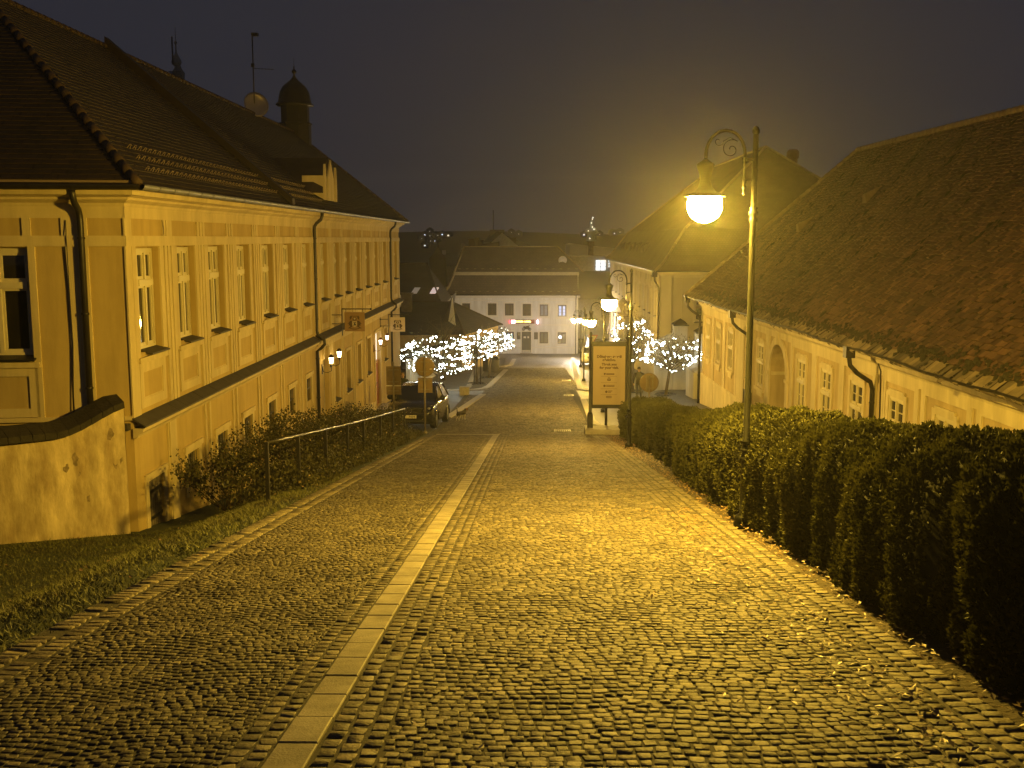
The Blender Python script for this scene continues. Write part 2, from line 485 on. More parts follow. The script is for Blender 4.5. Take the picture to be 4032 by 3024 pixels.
# smooth slab line between the two lanes, every slab separate with a fine joint
m = MB()
y = 3.4
random.seed(3)
while y < 36.0:
    l = random.uniform(0.36, 0.44)
    a, b = y + 0.004, y + l - 0.004
    dz = random.uniform(-0.002, 0.003)
    xo = random.uniform(-0.004, 0.004)
    za, zb = zroad(a) + 0.012 + dz, zroad(b) + 0.012 + dz + random.uniform(-.002, .002)
    e = 0.006
    x0, x1 = -1.283 + xo, -1.077 + xo
    m.add([(x0, a, za - .05), (x1, a, za - .05), (x1, b, zb - .05), (x0, b, zb - .05),
           (x0, a, za - e), (x1, a, za - e), (x1, b, zb - e), (x0, b, zb - e),
           (x0 + e, a + e, za), (x1 - e, a + e, za), (x1 - e, b - e, zb), (x0 + e, b - e, zb)],
          [(0, 1, 5, 4), (1, 2, 6, 5), (2, 3, 7, 6), (3, 0, 4, 7), (4, 5, 9, 8), (5, 6, 10, 9), (6, 7, 11, 10), (7, 4, 8, 11), (8, 9, 10, 11)])
    y += l
m.box(-3.3, 36.25, zroad(36.35) - .06, -1.05, 36.42, zroad(36.35) + .012)
tag(m.build('slab_line', SLAB), kind='structure')

def kerb(name, pts, w, h=0.05):
    """raised pale kerb following (x, y) points; real step"""
    m = MB(); n = len(pts)
    vs = []
    for i, (x, y) in enumerate(pts):
        a = Vector(pts[max(i - 1, 0)]); b = Vector(pts[min(i + 1, n - 1)])
        d = (b - a).normalized(); nn = Vector((-d.y, d.x)) * (w / 2)
        z = g(x, y)
        vs += [(x - nn.x, y - nn.y, z - .1), (x - nn.x, y - nn.y, z + h), (x + nn.x, y + nn.y, z + h), (x + nn.x, y + nn.y, z - .1)]
    fs = []
    for i in range(n - 1):
        for k in range(3): fs.append((4 * i + k, 4 * i + k + 1, 4 * i + k + 5, 4 * i + k + 4))
    fs.append((0, 1, 2, 3)); fs.append((4 * n - 1, 4 * n - 2, 4 * n - 3, 4 * n - 4))
    m.add(vs, fs)
    tag(m.build(name, KERB), kind='structure')
def lerp_pts(pts, step=1.5):
    out = []
    for a, b in zip(pts[:-1], pts[1:]):
        k = max(1, int(math.dist(a, b) / step))
        out += [tuple(a[j] + (b[j] - a[j]) * i / k for j in range(2)) for i in range(k)]
    return out + [pts[-1]]
kerb('kerb_strip', lerp_pts([(-3.55, 44.2), (-3.3, 47), (-2.62, 57.9)]), 0.34)
kerb('kerb_strip', lerp_pts([(-6.2, 60.9), (-4.4, 61.2), (-3.2, 61.8), (-2.75, 63), (-2.55, 65), (-1.95, 86)]), 0.36)
kerb('kerb_strip', lerp_pts([(-3.8, 64), (-4.6, 88)]), 0.3, 0.02)
kerb('kerb_strip', lerp_pts([(-6.0, 91), (-2.3, 91.5), (-1.7, 95), (-1.6, 108)]), 0.4)
kerb('kerb_strip', lerp_pts([(4.6, 40.2), (3.3, 40.3), (2.72, 41.2), (2.62, 43), (2.86, 54.6)]), 0.3)
kerb('kerb_strip', lerp_pts([(5.2, 61.2), (3.4, 61.4), (3.08, 62.4), (3.6, 80), (4.7, 112)]), 0.34)
# small flush gullies: pale metal grates in the road
def grate(x, y, w, d, lab):
    t = thing('drain_grate', lab, 'drain grate', (x, y, zroad(y)), group='drain grates')
    m = MB(); z = zroad(y) + 0.008
    m.box(x - w / 2, y - d / 2, z - .02, x + w / 2, y - d / 2 + .04, z + .012); m.box(x - w / 2, y + d / 2 - .04, z - .04, x + w / 2, y + d / 2, z + .012)
    m.box(x - w / 2, y - d / 2 + .04, z - .03, x - w / 2 + .04, y + d / 2 - .04, z + .011); m.box(x + w / 2 - .04, y - d / 2 + .04, z - .03, x + w / 2, y + d / 2 - .04, z + .011)
    for k in range(7):
        xx = x - w / 2 + .06 + k * (w - .16) / 6
        m.box(xx, y - d / 2 + .045, z - .03, xx + .03, y + d / 2 - .045, z + .006)
    m.build('grating', mat('worn_steel', (0.42, 0.40, 0.36), 0.35, 0.1, 8, metal=0.6), t)
grate(1.25, 38.6, 0.62, 0.5, 'pale drain grate in the cobbles left of the information board')
grate(2.2, 57.5, 0.55, 0.5, 'drain grate at the corner of the lower right pavement')
grate(2.55, 71.5, 0.6, 0.5, 'far drain grate in the right gutter below the lamps')
# ------------------------------------------------------------------ street lamps
def make_lamp(x, y, z, ang, label, first=None):
    """arched lamp; ang turns the arm (0 = arm to the left)"""
    t = thing('street_lamp', label, 'street lamp', (x, y, z), group='arched street lamps')
    def P(dx, h, dy=0): return (x + dx, y + dy, z + h)
    m = MB()
    prof = [(0.13, -0.05), (0.135, 0.03), (0.11, 0.06), (0.13, 0.09), (0.105, 0.13), (0.062, 0.16), (0.058, 0.86), (0.085, 0.87), (0.085, 0.90), (0.055, 0.93), (0.052, 0.985), (0.078, 0.99), (0.078, 1.01), (0.048, 1.03), (0.046, 1.10), (0.066, 1.105), (0.066, 1.12), (0.042, 1.14),
            (0.040, 3.90), (0.052, 3.92), (0.052, 3.95), (0.044, 3.98), (0.06, 4.0), (0.062, 4.03), (0.044, 4.06), (0.056, 4.08), (0.036, 4.10), (0.034, 4.98)]
    m.lathe(prof, (x, y, z), 14)
    m.build('pole', POST, t)
    m = MB(); m.lathe([(0.034, 4.981), (0.046, 5.0), (0.048, 5.03), (0.03, 5.07), (0.004, 5.085)], (x, y, z), 12); m.build('finial', POST, t)
    m = MB()
    arc = [P(-0.128, 4.70)]
    for k in range(13):
        a = math.pi * k / 12
        arc.append(P(-0.37 + 0.242 * math.cos(a), 4.74 + 0.29 * math.sin(a)))
    arc.append(P(-0.612, 4.66))
    m.tube(arc, 0.021, 8)
    m.box(x - .15, y - .014, z + 4.655, x - .03, y + .014, z + 4.69)
    m.box(x - .15, y - .012, z + 4.41, x - .03, y + .012, z + 4.435)
    m.build('arm', POST, t)
    m = MB()
    m.lathe([(0.004, 4.235), (0.024, 4.26), (0.016, 4.29), (0.022, 4.33), (0.03, 4.345), (0.016, 4.37), (0.03, 4.40), (0.018, 4.42), (0.014, 4.62), (0.03, 4.64), (0.02, 4.66), (0.034, 4.69), (0.02, 4.70)], (x - .13, y, z), 10)
    m.build('bracket_rod', POST, t)
    m = MB()
    sp = []
    for k in range(34):
        a = 0.9 + k * 0.26; r = 0.125 * (1 - k / 38.0)
        sp.append(P(-0.30 + r * math.cos(a), 4.80 + r * math.sin(a)))
    m.tube(sp, 0.007, 5)
    s2 = []
    for k in range(16):
        a = -0.6 - k * 0.33; r = 0.062 * (1 - k / 19.0)
        s2.append(P(-0.46 + r * math.cos(a), 4.90 + r * math.sin(a)))
    m.tube([P(-0.23, 4.90), P(-0.32, 4.945), P(-0.40, 4.90), s2[0]], 0.007, 5)
    m.tube(s2, 0.006, 5)
    m.build('scroll', POST, t)
    m = MB()
    cx = x - .612
    m.lathe([(0.03, 4.68), (0.05, 4.66), (0.11, 4.62), (0.105, 4.58), (0.075, 4.50), (0.066, 4.42), (0.085, 4.34), (0.14, 4.28), (0.255, 4.245), (0.262, 4.225), (0.252, 4.218), (0.20, 4.235), (0.01, 4.24)], (cx, y, z), 20)
    hood = m.build('hood', mat('lamp_hood_paint', (0.012, 0.012, 0.010), 0.5, 0.1, 6), t)
    m = MB()
    prof = []
    for k in range(9):
        a = (math.pi / 2) * k / 8
        prof.append((max(0.002, 0.215 * math.cos(a)), 4.10 - 0.20 * math.sin(a)))
    prof = [(0.02, 4.232), (0.195, 4.23), (0.212, 4.17)] + prof
    m.lathe(prof, (cx, y, z), 16)
    m.build('globe', GLOW, t)
    if ang:
        t.rotation_euler = (0, 0, ang)
    return t
lamp0 = make_lamp(2.80, 13.25, zroad(13.25) + 0.0, 0.0, 'nearest arched street lamp, its pole standing in the clipped hedge')
far_globe = [c for c in lamp0.children if c.name == 'globe'][0].data.copy()
far_globe.materials[0] = GLOW_FAR
def lamp_copy(x, y, ang, label):
    o = copy_tree(lamp0); o.location = (x, y, g(x, y)); o.rotation_euler = (0, 0, ang); o['label'] = label
    for ch in o.children:
        if ch.name.startswith('globe'):
            ch.data = far_globe
    return o
lamp_copy(2.84, 29.2, 0.0, 'second arched street lamp, beside the information board behind the hedge')
lamp_copy(3.42, 47.5, 0.0, 'third arched street lamp down the right pavement, thick with glare')
lamp_copy(3.75, 71.3, R(95), 'fourth street lamp whose slim pole rises straight under its globe')
lamp_copy(4.55, 92.0, 0.0, 'street lamp with the leftmost glowing globe of the cluster')
inn_fill_lamp = lamp_copy(5.95, 111.0, 0.0, 'farthest street lamp, added within the glowing cluster to light the inn')  # extra lamp, added to brighten the inn front

for ch in inn_fill_lamp.children:
    if ch.name.startswith('globe'):
        ch.data = ch.data.copy(); ch.data.materials[0] = emit('inn_fill_glow', (1.0, 0.82, 0.62), LAMP_S * 0.95)  # whiter glow of the added lamp, for the inn plaster
# ------------------------------------------------------------------ facade tools
def wall_holes(m, a0, a1, b0, b1, holes, depth, mi=0, mr=0):
    """wall sheet at c=0 with rectangular openings and their reveals"""
    A = sorted({a0, a1, *[h[0] for h in holes], *[h[1] for h in holes]}); B = sorted({b0, b1, *[h[2] for h in holes], *[h[3] for h in holes]})
    A = [a for a in A if a0 <= a <= a1]; B = [b for b in B if b0 <= b <= b1]
    for i in range(len(A) - 1):
        for j in range(len(B) - 1):
            ca, cb = (A[i] + A[i + 1]) / 2, (B[j] + B[j + 1]) / 2
            if any(h[0] < ca < h[1] and h[2] < cb < h[3] for h in holes): continue
            m.quad((A[i], B[j], 0), (A[i + 1], B[j], 0), (A[i + 1], B[j + 1], 0), (A[i], B[j + 1], 0), mi)
    for h in holes:
        d = h[4] if len(h) > 4 else depth
        x0, x1, y0, y1 = h[:4]
        m.quad((x0, y0, 0), (x0, y1, 0), (x0, y1, -d), (x0, y0, -d), mr)
        m.quad((x1, y0, 0), (x1, y1, 0), (x1, y1, -d), (x1, y0, -d), mr)
        m.quad((x0, y1, 0), (x1, y1, 0), (x1, y1, -d), (x0, y1, -d), mr)
        m.quad((x0, y0, 0), (x1, y0, 0), (x1, y0, -d), (x0, y0, -d), mr)
        m.quad((x0, y0, -d), (x1, y0, -d), (x1, y1, -d), (x0, y1, -d), mr)

def window(parent, T, a0, a1, b0, b1, c, cols=2, transom=0.68, bars=0, frame=FRAME, glass=GLASS, fw=0.065, sill=None, sw=0.12, name='window', lab=None):
    """frame with mullion, sashes, glass and sill; c = depth of the outer frame face (negative = set back)"""
    m = MB(T); d = 0.06
    m.box(a0, b0, c - d, a0 + fw, b1, c); m.box(a1 - fw, b0, c - d, a1, b1, c)
    m.box(a0 + fw, b0, c - d, a1 - fw, b0 + fw, c); m.box(a0 + fw, b1 - fw * 1.3, c - d, a1 - fw, b1, c)
    rows = [(b0 + fw, b1 - fw * 1.3)]
    if transom:
        tb = b0 + (b1 - b0) * transom
        m.box(a0 + fw, tb - .06, c - d, a1 - fw, tb + .06, c + .03)
        rows = [(b0 + fw, tb - .06), (tb + .06, b1 - fw * 1.3)]
    cw = (a1 - a0 - 2 * fw) / cols
    fr = None
    for r0, r1 in rows:
        for k in range(1, cols):
            x = a0 + fw + cw * k
            m.box(x - fw * .55, r0, c - d, x + fw * .55, r1, c + .012)
    fr = m.build(name, frame, parent)
    if lab: fr['label'] = lab
    s = MB(T); sb = 0.042
    for r0, r1 in rows:
        for k in range(cols):
            x0 = a0 + fw + cw * k + (fw * .55 if k else 0); x1 = a0 + fw + cw * (k + 1) - (fw * .55 if k < cols - 1 else 0)
            cc = c - .02
            s.box(x0, r0, cc - .03, x0 + sb, r1, cc); s.box(x1 - sb, r0, cc - .03, x1, r1, cc)
            s.box(x0 + sb, r0, cc - .03, x1 - sb, r0 + sb * 1.5, cc); s.box(x0 + sb, r1 - sb, cc - .03, x1 - sb, r1, cc)
            for q in range(bars):
                yy = r0 + (r1 - r0) * (q + 1) / (bars + 1)
                s.box(x0 + sb, yy - .012, cc - .026, x1 - sb, yy + .012, cc - .004)
    s.build('sash', frame, fr)
    q = MB(T)
    q.box(a0 + fw * .5, b0 + fw * .5, c - d - .012, a1 - fw * .5, b1 - fw * .5, c - d + .012)
    q.build('glass', glass, fr)
    if sill:
        z = MB(T)
        z.add([(a0 - .06, b0 + .02, c), (a1 + .06, b0 + .02, c), (a1 + .06, b0 - .045, sw), (a0 - .06, b0 - .045, sw),
               (a0 - .06, b0 - .015, c), (a1 + .06, b0 - .015, c), (a1 + .06, b0 - .075, sw), (a0 - .06, b0 - .075, sw)],
              [(0, 1, 2, 3), (7, 6, 5, 4), (3, 2, 6, 7), (0, 3, 7, 4), (1, 5, 6, 2)])
        z.build('sill', sill, fr)
    return fr

def ring(m, a0, a1, b0, b1, w, c0, c1, mi=0):
    m.box(a0, b0, c0, a0 + w, b1, c1, mi); m.box(a1 - w, b0, c0, a1, b1, c1, mi)
    m.box(a0 + w, b0, c0, a1 - w, b0 + w, c1, mi); m.box(a0 + w, b1 - w, c0, a1 - w, b1, c1, mi)

def roof_tiles(name, O, U, Vv, poly, w, h, mats, parent, thick=0.018, jit=0.0, drop=0.0, tone=(0.5, 0.15), stagger=True, tip=False):
    """single tiles lying on a roof plane: O eave origin, U along the eave, Vv up the slope, poly = convex outline in (u, v)"""
    O = np.array(O, float); U = np.array(U, float); U /= np.linalg.norm(U); Vv = np.array(Vv, float); Vv /= np.linalg.norm(Vv)
    Nn = np.cross(U, Vv); Nn = Nn if Nn[2] > 0 else -Nn
    poly = np.array(poly, float)
    u0, v0 = poly.min(0); u1, v1 = poly.max(0)
    iu, iv = np.meshgrid(np.arange(int((u1 - u0) / w) + 2), np.arange(int((v1 - v0) / h) + 1), indexing='ij')
    iu = iu.ravel(); iv = iv.ravel()
    u = u0 + (iu + 0.5 * ((iv % 2) if stagger else 0)) * w; v = v0 + (iv + 0.5) * h
    ins = np.ones(len(u), bool)
    n = len(poly); s = np.sign(np.cross(poly[1] - poly[0], poly[2] - poly[1]))
    for i in range(n):
        a = poly[i]; e = poly[(i + 1) % n] - a
        ins &= s * (e[0] * (v - a[1]) - e[1] * (u - a[0])) >= -0.02 * np.hypot(*e)
    ins &= rng.uniform(0, 1, len(u)) >= drop
    u, v = u[ins], v[ins]; n = len(u)
    ju = rng.normal(0, jit * 0.25, n); jv = rng.normal(0, jit * 0.5, n); lift = np.abs(rng.normal(0, jit * 0.10, n))
    hw = w / 2 * 0.965
    P = np.zeros((n, 6, 3))
    def pt(du, dv, dn): return O + (u + ju + du)[:, None] * U + (v + jv + dv)[:, None] * Vv + (np.zeros(n) + dn)[:, None] * Nn
    tilt = rng.normal(0, jit * 0.12, n)
    P[:, 0] = pt(-hw, -h * .55, thick + lift); P[:, 1] = pt(hw, -h * .55, thick + lift + tilt)
    P[:, 2] = pt(hw, h * .55, 0.002); P[:, 3] = pt(-hw, h * .55, 0.002)
    P[:, 4] = pt(-hw, -h * .55, -0.004); P[:, 5] = pt(hw, -h * .55, -0.004)
    b = np.arange(n)[:, None, None] * 6
    F = (b + np.array([(0, 1, 2, 3), (4, 5, 1, 0)])[None]).reshape(-1, 4)
    tn = np.repeat(np.clip(rng.normal(tone[0], tone[1], n), 0, 1), 2)
    return mesh_np(name, P.reshape(-1, 3), F, mats, parent=parent, tone=tn)

# ------------------------------------------------------------------ the long ochre building on the left
XL, YS, YN = -7.3, 18.8, 58.4
bl = thing('town_house', 'long two-storey ochre house on the left with tall cream windows and a brown tiled roof', 'building', (XL, YS, -4.0))
TL = lambda a, b, c: (XL + c, a, b)
SK = 0.13            # the south front is not quite square to the street
TS = lambda a, b, c: (a, YS - c - (XL - a) * SK, b)
UW = [(19.25, 20.5), (21.5, 22.7), (23.6, 24.85), (25.9, 27.1), (28.35, 29.6), (30.8, 32.05), (33.4, 34.65), (36.3, 37.6), (38.75, 40.0), (41.1, 42.35), (43.55, 44.85), (46.2, 47.55), (48.8, 50.15), (51.7, 53.1), (56.0, 57.4)]
WB, WT = -0.26, 1.72
GW = [(21.65, 22.45), (23.8, 24.6), (26.1, 26.9), (28.6, 29.4), (31.15, 31.9), (33.6, 34.4)]
FW = [(38.6, 39.5), (41.05, 42.0), (43.75, 44.7), (46.4, 47.4), (51.85, 52.9)]
holes = [(a, b, WB, WT, 0.22) for a, b in UW]
holes += [(a, b, -3.45, -2.68, 0.2) for a, b in GW]
holes += [(a, b, -4.17, -2.62, 0.22) for a, b in FW]
DOOR = (48.7, 50.4, -6.12, -2.55)
ARCH = (36.5, 37.5, -5.3, -1.85)
BD = (19.35, 20.2, -3.75, -2.72)
holes += [(*DOOR, 0.30), (*ARCH, 0.3), (*BD, 0.12)]
m = MB(TL)
wall_holes(m, YS, YN, -7.6, 2.5, holes, 0.22)
for a, b in UW: m.box(a, WB, -.22, a + .385, WT, -.125)
m.T = TS
SWIN = (-10.12, -8.95, -0.26, 1.72)
wall_holes(m, -17.5, XL, -4.5, 2.5, [(*SWIN, 0.2)], 0.2)
m.T = None
m.quad((XL, YN, -7.6), (-17.5, YN, -7.6), (-17.5, YN, 2.5), (XL, YN, 2.5))
m.quad((-17.5, YS - 10.2 * SK, -7.6), (-17.5, YN, -7.6), (-17.5, YN, 2.5), (-17.5, YS - 10.2 * SK, 2.5))
m.build('wall', FIELD, bl)
# arch head infill over the little arched doorway
m = MB(TL)
ac, ar = 37.0, 0.5
top = -1.85; spr = top - ar
for s in (-1, 1):
    pts = [(ac + s * ar, top, .004)] + [(ac + s * ar * math.cos(k * math.pi / 16), spr + ar * math.sin(k * math.pi / 16), .004) for k in range(9)]
    m.extrude(pts, (0, 0, -.3))
m.build('arch_head', FIELD, bl)

# cream trim: bands, frieze bars, ribs between windows, surrounds, aprons
m = MB(TL)
def bar(a0, a1, b0, b1, c): m.box(a0, b0, 0, a1, b1, c)
bar(YS - .05, YN, 1.735, 1.925, 0.055)          # band over the windows
bar(YS - .03, YN, 2.235, 2.46, 0.03)            # plain strip over the frieze
bar(YS - .03, YS + .36, -1.4, 1.735, 0.03)      # corner strip
bar(YS - .03, YS + .30, 1.925, 2.235, 0.028)
prev = YS + .1
edges = []
for i, (a, b) in enumerate(UW):
    bar(a - .20, a, -0.40, 1.735, 0.035); bar(b, b + .20, -0.40, 1.735, 0.035)
    # apron with raised ring
    bar(a - .12, b + .12, -0.44, -0.34, 0.075)
    ring(m, a - .06, b + .06, -1.30, -0.44, 0.17, 0, 0.03)
    ring(m, a + .11, b - .11, -1.13, -0.61, 0.025, 0, 0.012)
for (a, b), (a2, b2) in zip(UW[:-1], UW[1:]):
    mid = (b + a2) / 2
    if 35.0 < mid < 35.7 or 53.2 < mid < 56: mids = [mid - .55, mid + .55] if mid > 50 else [mid - .4, mid + .4]
    else: mids = [mid - .2, mid, mid + .2]
    for q in mids:
        bar(q - .065, q + .065, -1.38, 1.735, 0.05)
        bar(q - .065, q + .065, 1.925, 2.235, 0.03)
bar(YN - .4, YN, -1.4, 1.735, 0.03)
for q in (20.75, 21.1): bar(q - .03, q + .03, 1.925, 2.235, .03)
# ground floor: pairs of slim strips, hoods over the cellar windows
for i, (a, b) in enumerate(GW + FW):
    bar(a - .2, b + .2, -2.62 if i < 6 else -2.56, -2.50 if i < 6 else -2.45, 0.06)
    bot = -3.6 if i < 6 else -4.17
    bar(a - .15, a, bot, -2.62 if i < 6 else -2.56, 0.03); bar(b, b + .15, bot, -2.62 if i < 6 else -2.56, 0.03)
    if i < 6: bar(a, b, -2.68, -2.62, .03)
    if i >= 6: bar(a - .15, b + .15, -4.30, -4.20, 0.07)
bar(BD[0] - .18, BD[1] + .18, -2.72, -2.58, .05); bar(BD[0] - .16, BD[0], -3.8, -2.72, .03); bar(BD[1], BD[1] + .16, -3.8, -2.72, .03)
for q in (20.72, 23.15, 25.35, 27.75, 30.3, 32.75, 38.1, 40.3, 42.85, 45.55):
    for e in (-.16, .16):
        bar(q + e - .05, q + e + .05, -5.4, -1.72, 0.035)
bar(20.55, 20.95, -4.6, -1.72, 0.06)
bar(DOOR[0] - .2, DOOR[0], -6.2, -2.4, .06); bar(DOOR[1], DOOR[1] + .2, -6.2, -2.4, .06); bar(DOOR[0], DOOR[1], -2.55, -2.40, .06)
bar(36.3, YN, -1.95, -1.72, .02)
# low plinth stepping down the slope
for k in range(12):
    a = 37.4 + k * 0.93
    bar(a, a + .93, -7.2, -4.75 - k * .09, 0.05)
m.T = TS
def bars(a0, a1, b0, b1, c): m.box(a0, b0, 0, a1, b1, c)
bars(-17.5, XL + .05, 1.735, 1.925, .055)
bars(-17.5, XL + .03, 2.235, 2.46, .03)
for a0, a1 in ((-8.30, -7.92), (-8.95, -8.83)): bars(a0, a1, -1.4, 1.735, .03)
for a0, a1 in ((-8.36, -7.92), (-9.02, -8.88), (-10.0, -9.9)): bars(a0, a1, 1.925, 2.235, .03)
bars(-10.25, -8.85, -0.44, -0.34, .07); ring(m, -10.2, -8.9, -1.35, -0.44, .16, 0, .03)
bars(-17.5, XL, -1.44, -1.36, .05)
m.build('trim', TRIM, bl)
# cornice under the eaves
m = MB()
prof = [(0.0, 2.44), (0.04, 2.44), (0.06, 2.50), (0.16, 2.56), (0.17, 2.60), (0.30, 2.64), (0.32, 2.74), (0.0, 2.74)]
def cornice(parent, prof, corners, name, mt):
    """profile swept round outer corners; corners = [(x, y, nx, ny)] with outward mitre vectors"""
    m = MB(); vs = []; k = len(prof)
    for x, y, nx, ny in corners:
        vs += [(x + nx * p, y + ny * p, z) for p, z in prof]
    fs = []
    for i in range(len(corners) - 1):
        for j in range(k):
            l = (j + 1) % k
            fs.append((i * k + j, i * k + l, (i + 1) * k + l, (i + 1) * k + j))
    fs.append(tuple(range(k))); fs.append(tuple((len(corners) - 1) * k + j for j in range(k - 1, -1, -1)))
    m.add(vs, fs); return m.build(name, mt, parent)
cornice(bl, prof, [(-17.5, YS - 10.2 * SK, 0, -1), (XL, YS, 1, -1), (XL, YN, 1, 1), (-17.5, YN, 0, 1)], 'cornice', TRIM)
# sloping slate ledge between the floors with its moulding
m = MB(TL)
for a0, a1 in ((18.75, 20.6), (20.6, 21.1), (21.1, 35.0), (35.3, 54.2), (54.5, YN + .05)):
    e = .06 if a1 < 21.05 and a0 > 20.5 else 0
    n = max(1, int((a1 - a0) / 1.0))
    for k in range(n):
        p, q = a0 + (a1 - a0) * k / n, a0 + (a1 - a0) * (k + 1) / n - .012
        m.add([(p, -1.40 + e, 0), (q, -1.40 + e, 0), (q, -1.545 + e, .25 + e), (p, -1.545 + e, .25 + e), (p, -1.43, 0), (q, -1.43, 0), (q, -1.575 + e, .25 + e), (p, -1.575 + e, .25 + e)],
              [(0, 1, 2, 3), (4, 7, 6, 5), (3, 2, 6, 7), (0, 3, 7, 4), (1, 5, 6, 2)])
m.build('ledge', LEDGE, bl)
m = MB(TL)
for a0, a1 in ((18.76, 35.0), (35.3, 54.2), (54.5, YN + .03)):
    m.extrude([(a0, -1.60, 0), (a0, -1.60, .20), (a0, -1.66, .19), (a0, -1.72, .10), (a0, -1.78, .07), (a0, -1.78, 0)], (a1 - a0, 0, 0))
m.build('ledge_moulding', TRIM, bl)
m = MB(TS)
m.box(-17.5, -1.62, 0, -7.35, -1.50, .16); m.build('south_ledge', LEDGE, bl)
# windows
for i, (a, b) in enumerate(UW):
    window(bl, TL, a + .38, b - .02, WB + .02, WT - .03, -0.12, 2, 0.66, 0, sill=LEDGE, sw=0.14, glass=(GLASS, CURT, GLASS, GREYG, CURT)[(i * 3) % 5])
window(bl, TS, SWIN[0] + .02, SWIN[1] - .02, SWIN[2] + .02, SWIN[3] - .02, -0.1, 2, 0.66, 0, sill=METAL, sw=0.12)
for a, b in GW:
    o = window(bl, TL, a, b, -3.45, -2.68, -0.1, 2, 0, 1, frame=WOODG, name='cellar_window')
    q = MB(TL)
    for k in range(6):
        x = a + .08 + (b - a - .16) * k / 5
        q.tube([(x, -3.45, -.03), (x, -2.69, -.03)], .009, 5)
    q.box(a + .01, -3.06, -.04, b - .01, -3.03, -.02)
    q.build('iron_bars', IRON, o)
for a, b in FW:
    window(bl, TL, a + .02, b - .02, -4.15, -2.64, -0.16, 1, 0.0, 0, sill=LEDGE, sw=0.1, glass=glassmat('grey_glass', (0.14, 0.13, 0.12), 0.12))
# cellar door of boards
m = MB(TL)
n = 7
for k in range(n):
    x0 = BD[0] + .03 + (BD[1] - BD[0] - .06) * k / n; x1 = BD[0] + .03 + (BD[1] - BD[0] - .06) * (k + 1) / n - .012
    m.box(x0, -4.2, -.07, x1, -2.74, -.04)
cd = m.build('cellar_door', WOODG, bl)
m = MB(TL); m.box(BD[0] + .04, -3.02, -.04, BD[1] - .04, -2.96, -.02); m.box(BD[0] + .04, -3.55, -.04, BD[1] - .04, -3.49, -.02); m.box(BD[0] + .05, -3.3, -.04, BD[0] + .13, -3.12, -.01)
m.build('hinge_straps', IRON, cd)
# front door: orange-brown frame with a lit milky pane above
WOODO = mat('orange_brown_wood', (0.36, 0.13, 0.05), 0.45, 0.15, 3, 0.3, 12, stretch=(6, 6, .7))
LITP = emit('lit_milk_glass', (1.0, 0.93, 0.80), 0.95)
m = MB(TL)
a0, a1 = DOOR[0], DOOR[1]; am = (a0 + a1) / 2
m.box(a0, -6.12, -.2, a0 + .12, -3.95, -.08); m.box(a1 - .12, -6.12, -.2, a1, -3.95, -.08); m.box(a0 + .12, -4.07, -.2, a1 - .12, -3.95, -.08)
m.box(a0 + .12, -6.12, -.19, a1 - .12, -5.25, -.10); m.box(a0 + .12, -5.25, -.19, a0 + .3, -4.07, -.10); m.box(a1 - .3, -5.25, -.19, a1 - .12, -4.07, -.10); m.box(am - .07, -5.25, -.19, am + .07, -4.07, -.10)
ring(m, a0 + .25, am - .08, -6.0, -5.4, .05, -.10, -.085); ring(m, am + .08, a1 - .25, -6.0, -5.4, .05, -.10, -.085)
dr = m.build('front_door', WOODO, bl)
m = MB(TL); m.box(a0 + .3, -5.25, -.18, am - .07, -4.07, -.15); m.box(am + .07, -5.25, -.18, a1 - .3, -4.07, -.15); m.build('door_pane', LITP, dr)
m = MB(TL); m.tube([(am + .1, -5.1, -.06), (am + .1, -4.95, -.05)], .015, 6); m.tube([(am + .1, -5.03, -.06), (am + .22, -5.03, -.05)], .012, 6); m.build('door_handle', IRON, dr)
m = MB(TL); m.box(a0 + .03, -3.94, -.18, a1 - .03, -2.57, -.14); m.build('fanlight', LITP, bl)
m = MB(TL); m.box(a0 - .3, -6.5, .05, a1 + .3, -6.16, .45); m.box(a0 - .3, -6.7, .45, a1 + .3, -6.32, .8); m.build('door_steps', KERB, bl)
# arched side door, closed
m = MB(TL); m.box(36.52, -5.3, -.22, 37.48, -1.87, -.16); ring(m, 36.6, 36.97, -5.1, -3.9, .05, -.16, -.14); ring(m, 37.03, 37.4, -5.1, -3.9, .05, -.16, -.14); m.build('arched_door', mat('pale_door_paint', (0.45, 0.38, 0.24), 0.5, .08, 4), bl)
m = MB(TL)
pts = []
for k in range(13):
    a = math.pi * k / 12
    pts.append((a, ))
for k in range(12):
    a, b = math.pi * k / 12, math.pi * (k + 1) / 12
    vs = [(ac + rr * math.cos(t), spr + rr * math.sin(t), cc) for t in (a, b) for rr in (ar, ar + .14) for cc in (0, .06)]
    m.add(vs, [(0, 1, 3, 2), (4, 6, 7, 5), (1, 5, 7, 3), (2, 3, 7, 6), (0, 4, 5, 1)])
m.build('arch_surround', TRIM, bl)

# roof ------------------------------------------------------------
XE, ZE, XR, ZR = XL + 0.42, 2.82, -11.95, 7.2
ye0, ye1 = YS - .40, YN + .5
hw = XE - XR
XW = XR - hw
ry0, ry1 = ye0 + hw, ye1 - hw
yw0 = ye0 - 2 * hw * SK
m = MB()
E = [(XE, ye0, ZE), (XE, ye1, ZE), (XW, ye1, ZE), (XW, yw0, ZE)]; Rr = [(XR, ry0, ZR), (XR, ry1, ZR)]
m.add(E + Rr, [(0, 1, 5, 4), (1, 2, 5), (2, 3, 4, 5), (3, 0, 4), (3, 2, 1, 0)])
rf = m.build('roof', mat('roof_underlay', (0.035, 0.024, 0.018), 0.9), bl)
sl = math.hypot(hw, ZR - ZE)
roof_tiles('east_tiles', (XE, ye0, ZE + .012), (0, 1, 0), (-hw, 0, ZR - ZE), [(0, -.05), (ye1 - ye0, -.05), (ry1 - ye0, sl), (ry0 - ye0, sl)], 0.24, 0.155, TILEL, rf, thick=0.021, jit=0.012, tone=(.5, .12))
